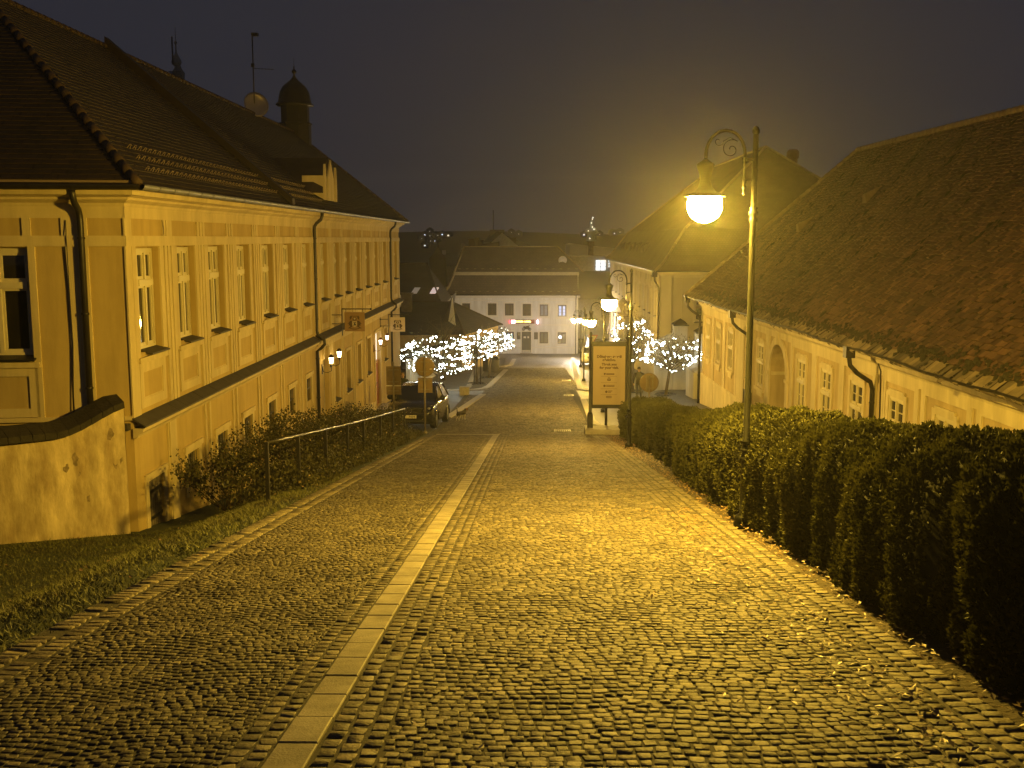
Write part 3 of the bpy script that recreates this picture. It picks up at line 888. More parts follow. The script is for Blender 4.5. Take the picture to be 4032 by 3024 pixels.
uS = Vector((2 * hw, ye0 - yw0, 0)); LS = uS.length; uS.normalize(); ap = Vector((XR - XW, ry0 - yw0, ZR - ZE)); au = ap.dot(uS); vS = ap - uS * au; avS = vS.length
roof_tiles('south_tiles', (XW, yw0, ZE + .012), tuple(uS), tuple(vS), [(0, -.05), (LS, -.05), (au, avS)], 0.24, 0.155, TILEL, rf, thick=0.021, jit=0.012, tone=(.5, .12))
m = MB()
def ridge_caps(m, p, q, r=0.08, step=0.36):
    p, q = Vector(p), Vector(q); n = max(1, int((q - p).length / step)); d = (q - p) / n
    for k in range(n):
        a = p + d * k
        m.tube([a - d * .06, a + d * .96], [r * 1.12, r * .92], 10)
ridge_caps(m, (XE + .03, ye0 - .03, ZE + .02), (XR, ry0, ZR + .02)); ridge_caps(m, (XE + .03, ye1 + .03, ZE + .02), (XR, ry1, ZR + .02))
ridge_caps(m, (XW, yw0, ZE), (XR, ry0, ZR + .02)); ridge_caps(m, (XR, ry0, ZR + .03), (XR, ry1, ZR + .03))
m.build('ridge_tiles', RIDGE, rf)
# snow guards: three rows of bent wire near the eaves
m = MB()
un = Vector((-hw, 0, ZR - ZE)).normalized(); nn = Vector((un.z, 0, -un.x))
for row, vv in enumerate((0.45, 0.8, 1.15)):
    y = ye0 + 1.0 + vv * .8
    while y < 36.5:
        if not (29.9 < y < 30.6):
            p = Vector((XE, y, ZE)) + un * vv + nn * .04
            m.tube([p + Vector((0, -.04, 0)), p + Vector((0, -.03, 0)) + nn * .09, p + Vector((0, .03, 0)) + nn * .09, p + Vector((0, .05, 0)) - un * .02], .008, 4, cap=False)
        y += 0.27
sg = m.build('snow_guards', mat('bare_wire', (0.27, 0.2, 0.12), 0.5, .1, 5), rf); sg['kind'] = 'stuff'
# raised fire wall capped in dark sheet
m = MB()
yf = 30.25
a = Vector((XE + .1, yf, ZE)); b = Vector((XR, yf, ZR))
for y0, y1, h0, h1 in ((yf - .17, yf + .17, .0, .26),):
    m.add([tuple(a + Vector((0, y0 - yf, 0))), tuple(a + Vector((0, y1 - yf, 0))), tuple(a + Vector((0, y1 - yf, .2))), tuple(a + Vector((0, y0 - yf, .2))),
           tuple(b + Vector((0, y0 - yf, 0))), tuple(b + Vector((0, y1 - yf, 0))), tuple(b + Vector((0, y1 - yf, .3))), tuple(b + Vector((0, y0 - yf, .3)))],
          [(0, 1, 2, 3), (4, 7, 6, 5), (0, 3, 7, 4), (1, 5, 6, 2), (3, 2, 6, 7)])
m.build('fire_wall', mat('dark_roof_sheet', (0.028, 0.017, 0.012), 0.6, .1, 3), bl)
# gutter: half-round zinc with joints on the street side, dark on the south side
def gutter(m, p, q, r=.10, mi=0, joint=0.8):
    p, q = Vector(p), Vector(q); d = (q - p); L = d.length; d.normalize(); side = Vector((d.y, -d.x, 0))
    n = max(1, int(L / joint))
    for k in range(n):
        a = p + d * (L * k / n); b = p + d * (L * (k + 1) / n - .01)
        vs = []
        for e, sc in ((a, 1.0), (b, .94)):
            for i in range(8):
                t = math.pi * i / 7
                vs.append(tuple(e + side * (r * sc * math.cos(t)) - Vector((0, 0, r * sc * 1.05 * math.sin(t)))))
        fs = [(i, i + 1, 9 + i, 8 + i) for i in range(7)] + [(0, 8, 15, 7)]
        m.add(vs, fs, mi, True)
m = MB()
gutter(m, (XE + .07, ye0 - .05, ZE - .01), (XE + .07, ye1, ZE - .01))
m.build('street_gutter', ZINC, bl)
m = MB()
gutter(m, (XW, yw0 - .07, ZE - .01), (XE + .1, ye0 - .07, ZE - .01), joint=1.1); m.build('south_gutter', METAL, bl)
m = MB(); m.extrude([(XW, yw0 - .03, ZE + .02), (XE, ye0 - .03, ZE + .02), (XE, ye0 - .03, ZE + .06), (XW, yw0 - .03, ZE + .06)], (0, .02, 0)); m.build('eaves_flashing', mat('light_flashing', (.35, .26, .15), .4, .1, 5, metal=.3), bl)
# downpipes
def pipe(parent, T, a, ztop, zbot, swan=0.30, r=.055, ledge=None, name='downpipe'):
    m = MB(T)
    path = [(a, ztop, swan), (a, ztop - .16, swan), (a, ztop - .28, swan - .05), (a, ztop - .40, swan - .2), (a, ztop - .50, .10), (a, ztop - .62, .085)]
    if ledge:
        path += [(a, ledge + .28, .085), (a, ledge + .14, .12), (a, ledge - .02, .33), (a, ledge - .18, .34), (a, ledge - .32, .22), (a, ledge - .42, .085)]
    path += [(a, zbot, .085)]
    m.tube(path, r, 10)
    m.tube([(a, ztop - .10, swan), (a, ztop + .06, swan), (a, ztop + .10, swan)], [r, r * 2.0, r * 2.1], 10)
    z = ztop - .9
    while z > zbot + .5:
        if not ledge or abs(z - ledge) > .5:
            m.tube([(a, z - .02, .085), (a, z + .02, .085)], r + .013, 10)
        z -= 1.35
    return m.build(name, METAL, parent)
pipe(bl, TS, -8.0, 2.78, -2.2, swan=.34)
pipe(bl, TL, 35.15, 2.78, -5.1, swan=.36, ledge=-1.5)
pipe(bl, TL, 54.35, 2.78, -6.5, swan=.36, ledge=-1.5)
# thin lightning wire on the south face
m = MB(TS); m.tube([(-8.27, 2.2, .04), (-8.26, 1.9, .07), (-8.27, 1.0, .045), (-8.26, .0, .045), (-8.32, -1.3, .045)], .008, 5); m.build('lightning_wire', METAL, bl)
# dormer with a pointed cream front, side fins and a small cheek
m = MB()
yc = 37.35; xf = -7.2; zt = 4.62
m.add([(xf + .1, yc, zt + .08), (xf + .1, yc - 1.35, 3.42), (xf + .1, yc + 1.35, 3.42), (XE - (zt + .08 - ZE) / .86, yc, zt + .08), (XE - (3.42 - ZE) / .86, yc - 1.6, 3.42), (XE - (3.42 - ZE) / .86, yc + 1.6, 3.42)],
      [(0, 1, 4, 3), (0, 3, 5, 2), (1, 0, 2)])
dm = m.build('dormer', mat('dormer_roof_sheet', (0.05, 0.032, 0.022), 0.75, .15, 3, .2, 20), bl)
m = MB()
m.extrude([(xf + .12, yc - .52, 3.2), (xf + .12, yc + .58, 3.2), (xf + .12, yc + .50, 4.0), (xf + .12, yc, 4.62), (xf + .12, yc - .5, 4.0)], (.05, 0, 0))
m.build('dormer_front', TRIM, dm)
m = MB()
for s, y in ((-1, yc - .98), (1, yc + .98)):
    m.extrude([(xf + .10, y - .13, 3.2), (xf + .10, y + .13, 3.2), (xf + .10, y + .12, 3.9), (xf + .10, y, 4.42), (xf + .10, y - .12, 3.9)], (.08, 0, 0))
m.build('dormer_fins', TRIM, dm)
m = MB(); m.extrude([(xf + .14, yc - 1.12, 3.2), (xf + .14, yc - 1.12, 4.02), (xf - .62, yc - 1.12, 4.02), (xf - .62, yc - 1.12, 3.62)], (0, .06, 0)); m.build('dormer_cheek', TRIM, dm)
# roof turret with an onion dome
CU = mat('dark_turret_sheet', (0.04, 0.032, 0.022), 0.55, .15, 3)
ty = 54.2; tx = XR
m = MB(); m.lathe([(.80, 5.6), (.80, 7.62), (.86, 7.63), (.86, 7.70), (.72, 7.72), (.72, 8.55), (.76, 8.6)], (tx, ty, 0), 8, smooth=False)
tu = m.build('turret', CU, bl)
m = MB(); m.lathe([(.98, 8.56), (.96, 8.64), (.84, 8.74), (.80, 9.0), (.74, 9.25), (.60, 9.5), (.40, 9.68), (.22, 9.82), (.10, 9.96), (.045, 10.08), (.04, 10.12)], (tx, ty, 0), 8); m.build('onion_dome', CU, tu)
m = MB(); m.lathe([(.03, 10.08), (.05, 10.12), (.12, 10.22), (.12, 10.28), (.05, 10.36), (.02, 10.42), (.05, 10.46), (.012, 10.52), (.006, 10.95)], (tx, ty, 0), 10); m.build('turret_finial', CU, tu)
# aerial mast and satellite dish stand on the ridge
t = thing('satellite_dish', 'round satellite dish with an aerial mast on the left roof ridge', 'satellite dish', (XR, 46.2, ZR))
m = MB()
rot = Vector((0.55, -0.8, 0.25)).to_track_quat('Z', 'Y').to_matrix()
m.lathe([(0.01, -.12), (.25, -.10), (.45, -.03), (.54, .03), (.55, .04), (.45, -.02), (.25, -.085), (0.01, -.105)], (XR + .1, 46.1, ZR + .42), 24, rot=rot)
m.build('dish', mat('dish_metal', (0.42, 0.36, 0.30), 0.32, .1, 3, metal=.5), t)
m = MB(); m.tube([(XR, 46.2, ZR - .1), (XR, 46.2, ZR + 3.45)], .028, 6); m.box(XR - .02, 46.1, ZR + 3.3, XR + .26, 46.3, ZR + 3.42); m.box(XR - .08, 46.16, ZR + 2.0, XR + .05, 46.26, ZR + 2.16); m.build('mast', IRON, t)
m = MB(); m.tube([(XR, 46.2, ZR + 1.95), (XR + .9, 46.2, ZR + 1.9)], .012, 5)
for k in range(6): m.tube([(XR + .15 + k * .14, 46.0, ZR + 1.945 - k * .007), (XR + .15 + k * .14, 46.4, ZR + 1.945 - k * .007)], .006, 4)
m.build('aerial', IRON, t)

# garden wall in front of the corner
gw = thing('garden_wall', 'weathered peeling plaster wall with a dark capping below the ochre house corner', 'wall', (-8.5, 17.5, -3.4))
N = 26
def gwx(k):
    t = k / N
    x = -11.4 + t * 4.05; y = 18.52 - 0.78 * (-7.35 - x) + .12 * (1 - t) * t
    top = -1.56 + 0.46 * sst(np.array((x + 8.3) / 1.1)).item()
    return x, y, top
m = MB(); vs = []
for k in range(N + 1):
    x, y, top = gwx(k); zb = g(x, y - .2) - .3
    for j in range(13):
        zz = zb + (top - zb) * j / 12
        bul = .035 * noise.noise(Vector((x * 1.3, zz * 1.1, 3.3))) + .02 * noise.noise(Vector((x * 4, zz * 4, 1)))
        vs.append((x, y + bul, zz))
fs = [(k * 13 + j, (k + 1) * 13 + j, (k + 1) * 13 + j + 1, k * 13 + j + 1) for k in range(N) for j in range(12)]
m.add(vs, fs, 0, True)
x, y, top = gwx(N); m.quad((x, y, g(x, y) - .3), (x - .3, y + .25, g(x, y) - .3), (x - .3, y + .25, top), (x, y, top))
m.build('wall', OLDWALL, gw)
m = MB()
for k in range(N):
    x0, y0, t0 = gwx(k); x1, y1, t1 = gwx(k + 1); e = random.uniform(-.012, .012)
    m.add([(x0 + .06, y0 - .09, t0 - .03), (x1 + .052, y1 - .09, t1 - .03), (x1 - .3, y1 + .35, t1 + .05), (x0 - .3, y0 + .35, t0 + .05),
           (x0 + .05, y0 - .08 + e, t0 + .08), (x1 + .042, y1 - .08 + e, t1 + .08), (x1 - .3, y1 + .34, t1 + .20), (x0 - .3, y0 + .34, t0 + .20)],
          [(0, 1, 5, 4), (4, 5, 6, 7), (1, 2, 6, 5), (2, 3, 7, 6), (3, 0, 4, 7), (3, 2, 1, 0)])
m.build('capping', STONE, gw)
# peeled patches in the plaster
m = MB()
random.seed(11)
for px, pz, w, h in ((-8.05, -2.0, .06, .15), (-8.17, -2.15, .05, .09), (-8.0, -2.3, .03, .1), (-7.50, -2.15, .04, .19), (-7.43, -2.05, .03, .15), (-7.55, -1.62, .07, .12), (-7.9, -2.75, .03, .08)):
    pts = []
    tt = (px + 11.4) / 4.05; yy = 18.52 - .78 * (-7.35 - px) + .12 * (1 - tt) * tt - .045
    for k in range(11):
        a = 2 * math.pi * k / 11; q = random.uniform(.5, 1.1)
        pts.append((px + w * q * math.cos(a), yy + .03 + .78 * w * q * math.cos(a), pz + h * q * math.sin(a)))
    m.extrude(pts, (0, .03, 0))
m.build('bare_patches', mat('bare_masonry', (0.36, 0.27, 0.15), .95, .3, 12, .8, 20), gw)

# wall lanterns and hanging signs
LANT = emit('lantern_glow', (1.0, 0.72, 0.26), 26)
LANT2 = emit('lantern_glow_pink', (1.0, 0.74, 0.52), 9)
def lantern(y, z, label, em, body):
    t = thing('wall_lantern', label, 'wall lantern', (XL, y, z), group='wall lanterns')
    c = (XL + .34, y, z)
    m = MB(); m.lathe([(.02, .20), (.07, .16), (.10, .10), (.104, .085), (.02, .085)], c, 8, smooth=False); m.lathe([(.015, -.24), (.03, -.20), (.05, -.15), (.064, -.13), (.02, -.13)], c, 8, smooth=False)
    for k in range(8):
        a = 2 * math.pi * (k + .5) / 8
        m.tube([(c[0] + .064 * math.cos(a), c[1] + .064 * math.sin(a), z - .13), (c[0] + .096 * math.cos(a), c[1] + .096 * math.sin(a), z + .085)], .006, 4)
    m.build('cage', body, t)
    m = MB(); m.lathe([(.055, -.125), (.086, .08)], c, 8); m.build('lit_glass', em, t)
    m = MB(); m.tube([(XL + .02, y, z - .25), (XL + .05, y, z - .42), (XL + .2, y, z - .45), (XL + .34, y, z - .38), (XL + .34, y, z - .23)], .014, 6); m.box(XL, y - .05, z - .5, XL + .025, y + .05, z - .15); m.build('bracket', body, t)
lantern(36.25, -2.35, 'lit wall lantern left of the arched door on the ochre house', LANT, IRON)
lantern(37.8, -2.3, 'lit wall lantern right of the arched door on the ochre house', LANT, IRON)
RUST = mat('reddish_iron', (0.12, 0.03, 0.015), .5, .2, 5)
lantern(48.4, -2.9, 'lit reddish wall lantern left of the bright orange-framed doorway', LANT2, RUST)
lantern(50.62, -2.9, 'lit reddish wall lantern right of the bright orange-framed doorway', LANT2, RUST)

def hang_sign(y, ztop, w, h, label, face, ink):
    t = thing('hanging_sign', label, 'hanging sign', (XL, y, ztop), group='hanging coat of arms signs')
    x0 = XL + .42
    m = MB()
    m.tube([(x0, y, ztop), (x0 + w + .32, y, ztop)], .022, 6); m.ball((x0 + w + .32, y, ztop), .04, 8)
    m.tube([(x0, y, ztop + .02), (x0, y, ztop - h - .28)], .02, 6)
    for z in (ztop - .22, ztop - h * .78): m.tube([(XL, y, z), (x0, y, z)], .016, 6)
    m.tube([(XL + .02, y, ztop - .12), (XL + .02, y, ztop - h * .9)], .016, 6)
    for dx in (.14, w + .02): m.tube([(x0 + dx, y, ztop), (x0 + dx, y, ztop - .12)], .008, 5)
    m.build('bracket', IRON, t)
    b0, b1, zt, zb = x0 + .09, x0 + .09 + w, ztop - .12, ztop - .12 - h
    m = MB(); m.bbox(b0, y - .015, zb, b1, y + .015, zt, .004); m.build('board', face, t)
    # coat of arms: crest, winged supporters, shield with a lion, ribbon
    cx = (b0 + b1) / 2; cz = (zt + zb) / 2; s = w / 1.0; yy = y - .0165
    def sh(m, pts, mi=0, k=0): m.extrude([(cx + px * s, yy - .002 * k, cz + pz * s) for px, pz in pts], (0, -.003, 0), mi)
    m = MB()
    for q in (-1, 1):
        sh(m, [(q * .02, .02), (q * .14, .05), (q * .22, .05), (q * .36, -.12), (q * .28, -.09), (q * .30, -.20), (q * .24, -.17), (q * .23, -.27), (q * .13, -.27), (q * .13, 0)])
        sh(m, [(q * .11, .30), (q * .20, .29), (q * .25, .22), (q * .23, .17), (q * .24, .08), (q * .18, .13), (q * .13, .20), (q * .15, .24)])
        sh(m, [(q * .26, -.26), (q * .34, -.33), (q * .22, -.33), (q * .19, -.29)])
    sh(m, [(-.12, .29), (.12, .29), (.12, .26), (-.12, .26)])
    sh(m, [(-.08, .22), (.08, .22), (.10, .13), (.07, .06), (-.07, .06), (-.10, .13)])
    for k in range(10):
        a = -.24 + k * .048; b = a + .048
        f = lambda u: -.345 + (u / .24) ** 2 * .055
        sh(m, [(a, f(a)), (b, f(b)), (b, f(b) - .04), (a, f(a) - .04)])
    m.build('emblem', ink, t)
    m = MB()
    sh(m, [(-.12, .03), (.12, .03), (.12, -.14), (.07, -.23), (0, -.27), (-.07, -.23), (-.12, -.14)], k=2)
    sh(m, [(-.05, .19), (.05, .19), (.04, .11), (-.04, .11)], k=2)
    m.build('shield', mat('sign_shield', (0.50, 0.42, 0.26), .6, .1, 5), t)
    m = MB()
    sh(m, [(-.06, -.02), (-.03, -.01), (.0, -.05), (.03, .0), (.06, -.01), (.04, -.06), (.02, -.09), (.07, -.14), (.06, -.20), (.02, -.16), (-.01, -.17), (-.05, -.21), (-.06, -.17), (-.03, -.12), (-.02, -.08)], k=4)
    m.build('lion', mat('emblem_dark', (0.02, 0.014, 0.01), .6), t)
INK = mat('emblem_brown', (0.085, 0.042, 0.014), .6, .2, 20)
hang_sign(38.1, -0.68, .74, .70, 'brown hanging sign with a coat of arms on the ochre house, nearer the camera', mat('brown_sign_board', (0.30, 0.18, 0.07), .6, .1, 3), INK)
hang_sign(50.6, -1.80, .72, .70, 'cream hanging sign with a coat of arms above the bright doorway, farther down', mat('cream_sign_board', (0.58, 0.48, 0.34), .6, .05, 3), INK)
# ------------------------------------------------------------------ low long house on the right (turned 1.6 degrees)
RB = Vector((8.47, 51.0, -6.0)); RZ = math.atan2(2085 - 1973, FPX)
br = thing('low_house', 'long single-storey pale house on the right with a huge old mossy tiled roof', 'building', tuple(RB), RZ)
ca, sa = math.cos(RZ), math.sin(RZ)
def LW(x, y, z):          # house-local (x into the house, y down the street, z absolute) to world
    return (RB.x + x * ca - y * sa, RB.y + x * sa + y * ca, z)
TR = lambda a, b, c: LW(-c, a, b)
NEAR = -39.0
RW = [(-2.0, -1.15), (-4.35, -3.5), (-6.85, -6.0), (-12.05, -11.15), (-17.45, -16.55), (-20.1, -19.15), (-22.85, -21.85), (-25.75, -24.75), (-28.6, -27.6), (-31.5, -30.5), (-34.4, -33.4)]
WB2, WT2 = -3.72, -2.05
AR = (-15.2, -13.0); SPR = -2.93; ATOP = -1.83
holes = [(a, b, WB2, WT2, .16) for a, b in RW] + [(AR[0], AR[1], -6.8, ATOP, 2.3)]
holes += [(a, a + .5, -5.75, -5.15, .12) for a in (-1.4, -3.7, -6.2)]
m = MB(TR)
wall_holes(m, NEAR, 0, -7.4, -1.25, holes, .16)
m.T = LW
m.quad((0, 0, -7.4), (12, 0, -7.4), (12, 0, -1.2), (0, 0, -1.2)); m.quad((0, NEAR, -7.4), (12, NEAR, -7.4), (12, NEAR, -1.2), (0, NEAR, -1.2))
m.build('wall', FIELDR, br)
# arch: spandrels and a dark passage behind
m = MB(TR)
ac = (AR[0] + AR[1]) / 2; ar = (AR[1] - AR[0]) / 2
for s in (-1, 1):
    pts = [(ac + s * ar, ATOP, .003)] + [(ac + s * ar * math.cos(k * math.pi / 20), SPR + (ATOP - SPR) * math.sin(k * math.pi / 20), .003) for k in range(11)]
    m.extrude(pts, (0, 0, -2.2))
m.build('arch_head', FIELDR, br)
m = MB(TR)
for k in range(16):
    a, b = math.pi * k / 16, math.pi * (k + 1) / 16
    vs = [(ac + (ar + rr) * math.cos(t), SPR + (ATOP - SPR + rr) * math.sin(t), cc) for t in (a, b) for rr in (0, .26) for cc in (0, .06)]
    m.add(vs, [(0, 1, 3, 2), (4, 6, 7, 5), (1, 5, 7, 3), (2, 3, 7, 6), (0, 4, 5, 1)])
for s in (-1, 1):
    x0 = ac + s * ar; x1 = ac + s * (ar + .26)
    m.box(x0, -6.6, 0, x1, SPR - .12, .06); m.box(x0 - s * -.02, SPR - .12, 0, x1 + s * .06, SPR, .11)
    m.box(ac + s * ar, SPR - .14, -1.0, ac + s * (ar - .05), SPR - .02, -.02)
m.box(ac - .12, ATOP - .02, 0, ac + .12, ATOP + .42, .10)
m.build('arch_surround', TRIMR, br)
m = MB(TR); m.box(AR[0], -6.8, -2.32, ac - .02, ATOP, -2.26); m.box(ac + .02, -6.8, -2.32, AR[1], ATOP, -2.26)
gt = m.build('gate_leaves', mat('dark_gate_wood', (0.06, 0.045, 0.03), .7, .2, 3, .5, 10, stretch=(6, 6, .7)), br)
m = MB(TR)
for k in range(4): m.box(AR[0] + .15 + k * .52, -6.2, -2.26, AR[0] + .5 + k * .52, -3.6, -2.23)
m.build('gate_panels', mat('dark_gate_wood', (0, 0, 0)), gt)
# raised pale frames of the bays, cornice, plinth, window hoods
m = MB(TR)
def bar(a0, a1, b0, b1, c): m.box(a0, b0, 0, a1, b1, c)
bar(NEAR, 0.02, -1.62, -1.25, .05)
bays = [(-2.75, -.35), (-5.15, -2.75), (-7.6, -5.15), (-18.4, -15.75), (-21.05, -18.4), (-23.8, -21.05), (-26.6, -24.3), (-29.4, -26.8), (-32.4, -29.65), (-35.3, -32.4)]
for a, b in bays:
    bar(a - .02, a + .22, -6.8, -1.62, .045); bar(b - .22, b + .02, -6.8, -1.62, .045)
    bar(a + .22, b - .22, -1.72, -1.62, .044)
bar(-10.4, -9.3, -6.8, -1.62, .05); bar(-12.9, -12.4, -6.8, -1.62, .048); bar(-8.9, -7.6, -6.8, -1.62, .03)
bar(-8.95, 0.04, -4.80, -4.66, .06); bar(-8.95, .05, -7.2, -4.80, .035)
for a, b in RW:
    bar(a - .16, a, -3.85, -2.0, .05); bar(b, b + .16, -3.85, -2.0, .05)
    bar(a - .16, b + .16, -2.05, -1.93, .055); bar(a - .02, b + .02, -1.93, -1.86, .056); bar(a - .2, b + .2, -3.86, -3.74, .09)
    bar(a + .1, b - .1, -4.05, -3.86, .05)
m.build('trim', TRIMR, br)
profr = [(0.0, -1.42), (.05, -1.42), (.07, -1.36), (.16, -1.30), (.18, -1.20), (.34, -1.12), (.36, -1.02), (0.0, -1.02)]
m = MB(TR)
vs = [(NEAR, z, p) for p, z in profr] + [(.3, z, p) for p, z in profr]
k = len(profr)
m.add(vs, [(j, (j + 1) % k, k + (j + 1) % k, k + j) for j in range(k)] + [tuple(range(k)), tuple(range(2 * k - 1, k - 1, -1))])
m.build('cornice', TRIMR, br)
for a, b in RW:
    window(br, TR, a + .01, b - .01, WB2 + .02, WT2 - .01, .025, 2, .58, 1, fw=.05, glass=(glassmat('clear_dark_glass', (0.03, 0.03, 0.03), .03), CURT, GREYG)[int(abs(a) * 7) % 3])
for a in (-1.4, -3.7, -6.2):
    m = MB(TR); m.box(a, -5.75, -.1, a + .5, -5.15, -.07); 
    for q in range(4): m.box(a + .06 + q * .11, -5.72, -.07, a + .09 + q * .11, -5.18, -.05)
    m.build('plinth_vent', mat('vent_grey', (.2, .17, .12), .7), br)
# roof
XEv, ZEv = -.66, -.90; RDX, RDZ = 5.5, 5.62
yE1 = .95; yE0 = NEAR - .6
hwR = RDX - XEv; XWv = RDX + hwR
m = MB(LW)
sag = []
E = [(XEv, yE0, ZEv), (XEv, yE1, ZEv), (XWv, yE1, ZEv), (XWv, yE0, ZEv)]; Rr = [(RDX, yE0 + .01, RDZ), (RDX, yE1 - hwR, RDZ)]
m.add(E + Rr, [(0, 1, 5, 4), (1, 2, 5), (2, 3, 4, 5), (3, 0, 4), (3, 2, 1, 0)])
rf = m.build('roof', mat('old_roof_underlay', (0.05, 0.032, 0.02), .95), br)
slr = math.hypot(hwR, RDZ - ZEv); Lr = yE1 - yE0
# tile field: O at the far eave corner, U runs toward the camera
U = Vector((0, -1, 0)); vv = Vector((hwR, 0, RDZ - ZEv)).normalized()
def dirw(v): return (v[0] * ca - v[1] * sa, v[0] * sa + v[1] * ca, v[2])
roof_tiles('west_tiles', LW(XEv, yE1, ZEv + .012), dirw(U), dirw(vv), [(0, .25), (Lr, .25), (Lr, slr), (hwR, slr)], 0.19, 0.165, TILER, rf, thick=.028, jit=.055, drop=.012, tone=(.45, .22), stagger=True)
roof_tiles('eave_course', LW(XEv, yE1, ZEv + .012), dirw(U), dirw(vv), [(0, -.12), (Lr, -.12), (Lr, .27), (.27, .27)], 0.23, 0.36, mat('pale_eave_tile', (.26, .21, .14), .85, .25, 3, .4, 20, tone=True), rf, thick=.05, jit=.09, tone=(.55, .25), stagger=False)
roof_tiles('hip_tiles', LW(XEv, yE1, ZEv + .012), dirw((1, 0, 0)), dirw(Vector((0, -hwR, RDZ - ZEv)).normalized()), [(0, -.1), (2 * hwR, -.1), (hwR, slr)], 0.19, 0.165, TILER, rf, thick=.028, jit=.03, tone=(.45, .2))
# moss clumps caught along the eave and in streaks
MOSS = mat('roof_moss', (0.03, 0.026, 0.012), .95, .3, 8)
vs = []; fs = []
nn = vv.cross(U).normalized()
if nn.z < 0: nn = -nn
random.seed(5)
n = 0
for i in range(2600):
    u = random.uniform(3, 37) ; streak = noise.noise(Vector((u * .9, 0, 7)))
    v = abs(random.gauss(.33, .10)) if random.random() < .35 else random.uniform(.4, slr * .95)
    if v > .6 and streak + .35 * noise.noise(Vector((u * 2.5, v * .4, 2))) < .16: continue
    if v > u: continue
    s = random.uniform(.03, .085); l = s * random.uniform(1, 2.6) if v > .6 else s
    c = Vector((XEv, yE1, ZEv)) + U * u + vv * v + nn * .035
    q = [c + U * s * math.cos(t) + vv * l * math.sin(t) for t in (0, 1.2, 2.3, 3.3, 4.4, 5.4)]
    k = len(vs); vs += [LW(*p) for p in q] + [LW(*(c + nn * (s * .6 + .01)))]
    fs += [(k + j, k + (j + 1) % 6, k + 6) for j in range(6)]
mm = MB(); mm.add(vs, fs, 0, True); o = mm.build('moss', MOSS, rf); o['kind'] = 'stuff'
m = MB()
ridge_caps(m, LW(XEv, yE1, ZEv + .03), LW(RDX, yE1 - hwR, RDZ + .03), .11); ridge_caps(m, LW(RDX, yE1 - hwR, RDZ + .03), LW(RDX, yE0, RDZ + .03), .12)
ridge_caps(m, LW(XWv, yE1, ZEv + .03), LW(RDX, yE1 - hwR, RDZ + .03), .11)
m.build('ridge_tiles', mat('old_ridge_tile', (.22, .15, .09), .85, .2, 3), rf)
# two little roof vents
for u, v in ((9.2, 4.25), (14.2, 5.6)):
    c = Vector((XEv, yE1, ZEv)) + U * u + vv * v
    m = MB(); a = c + nn * .02
    m.add([LW(*(a + U * .22 - vv * .1 + nn * .02)), LW(*(a - U * .22 - vv * .1 + nn * .02)), LW(*(a - U * .12 + vv * .1 + nn * .26)), LW(*(a + U * .12 + vv * .1 + nn * .26)), LW(*(a + vv * .8))], [(0, 1, 2, 3), (1, 4, 2), (0, 3, 4), (2, 4, 3)])
    m.build('roof_vent', mat('vent_tile', (.2, .13, .08), .8), br)
# gutters (old, slightly wavy) and swan-neck pipes
m = MB(LW)
pts = [(XEv - .09, yE1 - k * .8, ZEv + .0 - .025 * math.sin(k * .7) - .012 * math.sin(k * 2.1)) for k in range(50)]
vs = []; fs = []
for i, p in enumerate(pts):
    for j in range(7):
        t = math.pi * j / 6
        vs.append((p[0] + .08 * math.cos(t), p[1], p[2] - .085 * math.sin(t)))
for i in range(len(pts) - 1):
    for j in range(6): fs.append((i * 7 + j, i * 7 + j + 1, (i + 1) * 7 + j + 1, (i + 1) * 7 + j))
m.add(vs, fs, 0, True); m.build('street_gutter', METAL, br)
def rpipe(a, zbot, bow=.0):
    m = MB(TR)
    m.tube([(a, -.98, .74), (a, -1.18, .74), (a, -1.42, .70), (a - .02, -1.62, .52), (a - .05, -1.86, .16), (a - .05, -2.05, .10), (a - .05, zbot, .10)], .062, 10)
    m.box(a - .13, -1.22, .62, a + .13, -.92, .86)
    for z in (-2.4, -3.6, -4.8): m.tube([(a - .05, z - .02, .10), (a - .05, z + .02, .10)], .076, 10)
    return m.build('downpipe', METAL, br)
rpipe(.2, -6.4); rpipe(-9.75, -6.4); rpipe(-23.7, -5.6)
m = MB(TR); m.tube([(-24.35, -1.3, .2), (-24.35, -1.5, .12), (-24.4, -5.5, .05)], .02, 6); m.build('lightning_wire', METAL, br)

# chalkboard by the arch
cb = thing('chalkboard', 'black chalkboard leaning by the arch of the low pale house', 'chalkboard', LW(-.55, -11.95, -5.3))
m = MB(TR); m.bbox(-12.45, -5.3, .52, -11.45, -3.82, .60, .01); m.build('board', mat('chalk_black', (.016, .014, .012), .6, .2, 9), cb)
m = MB(TR); ring(m, -12.47, -11.43, -5.32, -3.80, .05, .60, .62); m.tube([(-12.3, -5.35, .9), (-12.3, -3.95, .56)], .02, 5); m.tube([(-11.6, -5.35, .9), (-11.6, -3.95, .56)], .02, 5); m.build('board_frame', mat('board_frame_wood', (.05, .035, .02), .6), cb)
m = MB()
# (chalk lines are set on the side that faces up the street)
random.seed(2)
m.T = TR
for r_, zz in enumerate((-4.05, -4.2, -4.35, -4.5)):
    x = -12.25
    while x < -11.7 - .06 * r_:
        l = random.uniform(.05, .14); m.box(x, zz - .012 - random.uniform(0, .01), .6005, x + l, zz + .012, .603); x += l + .04
m.build('chalk_writing', mat('chalk', (.35, .32, .26), .9), cb)

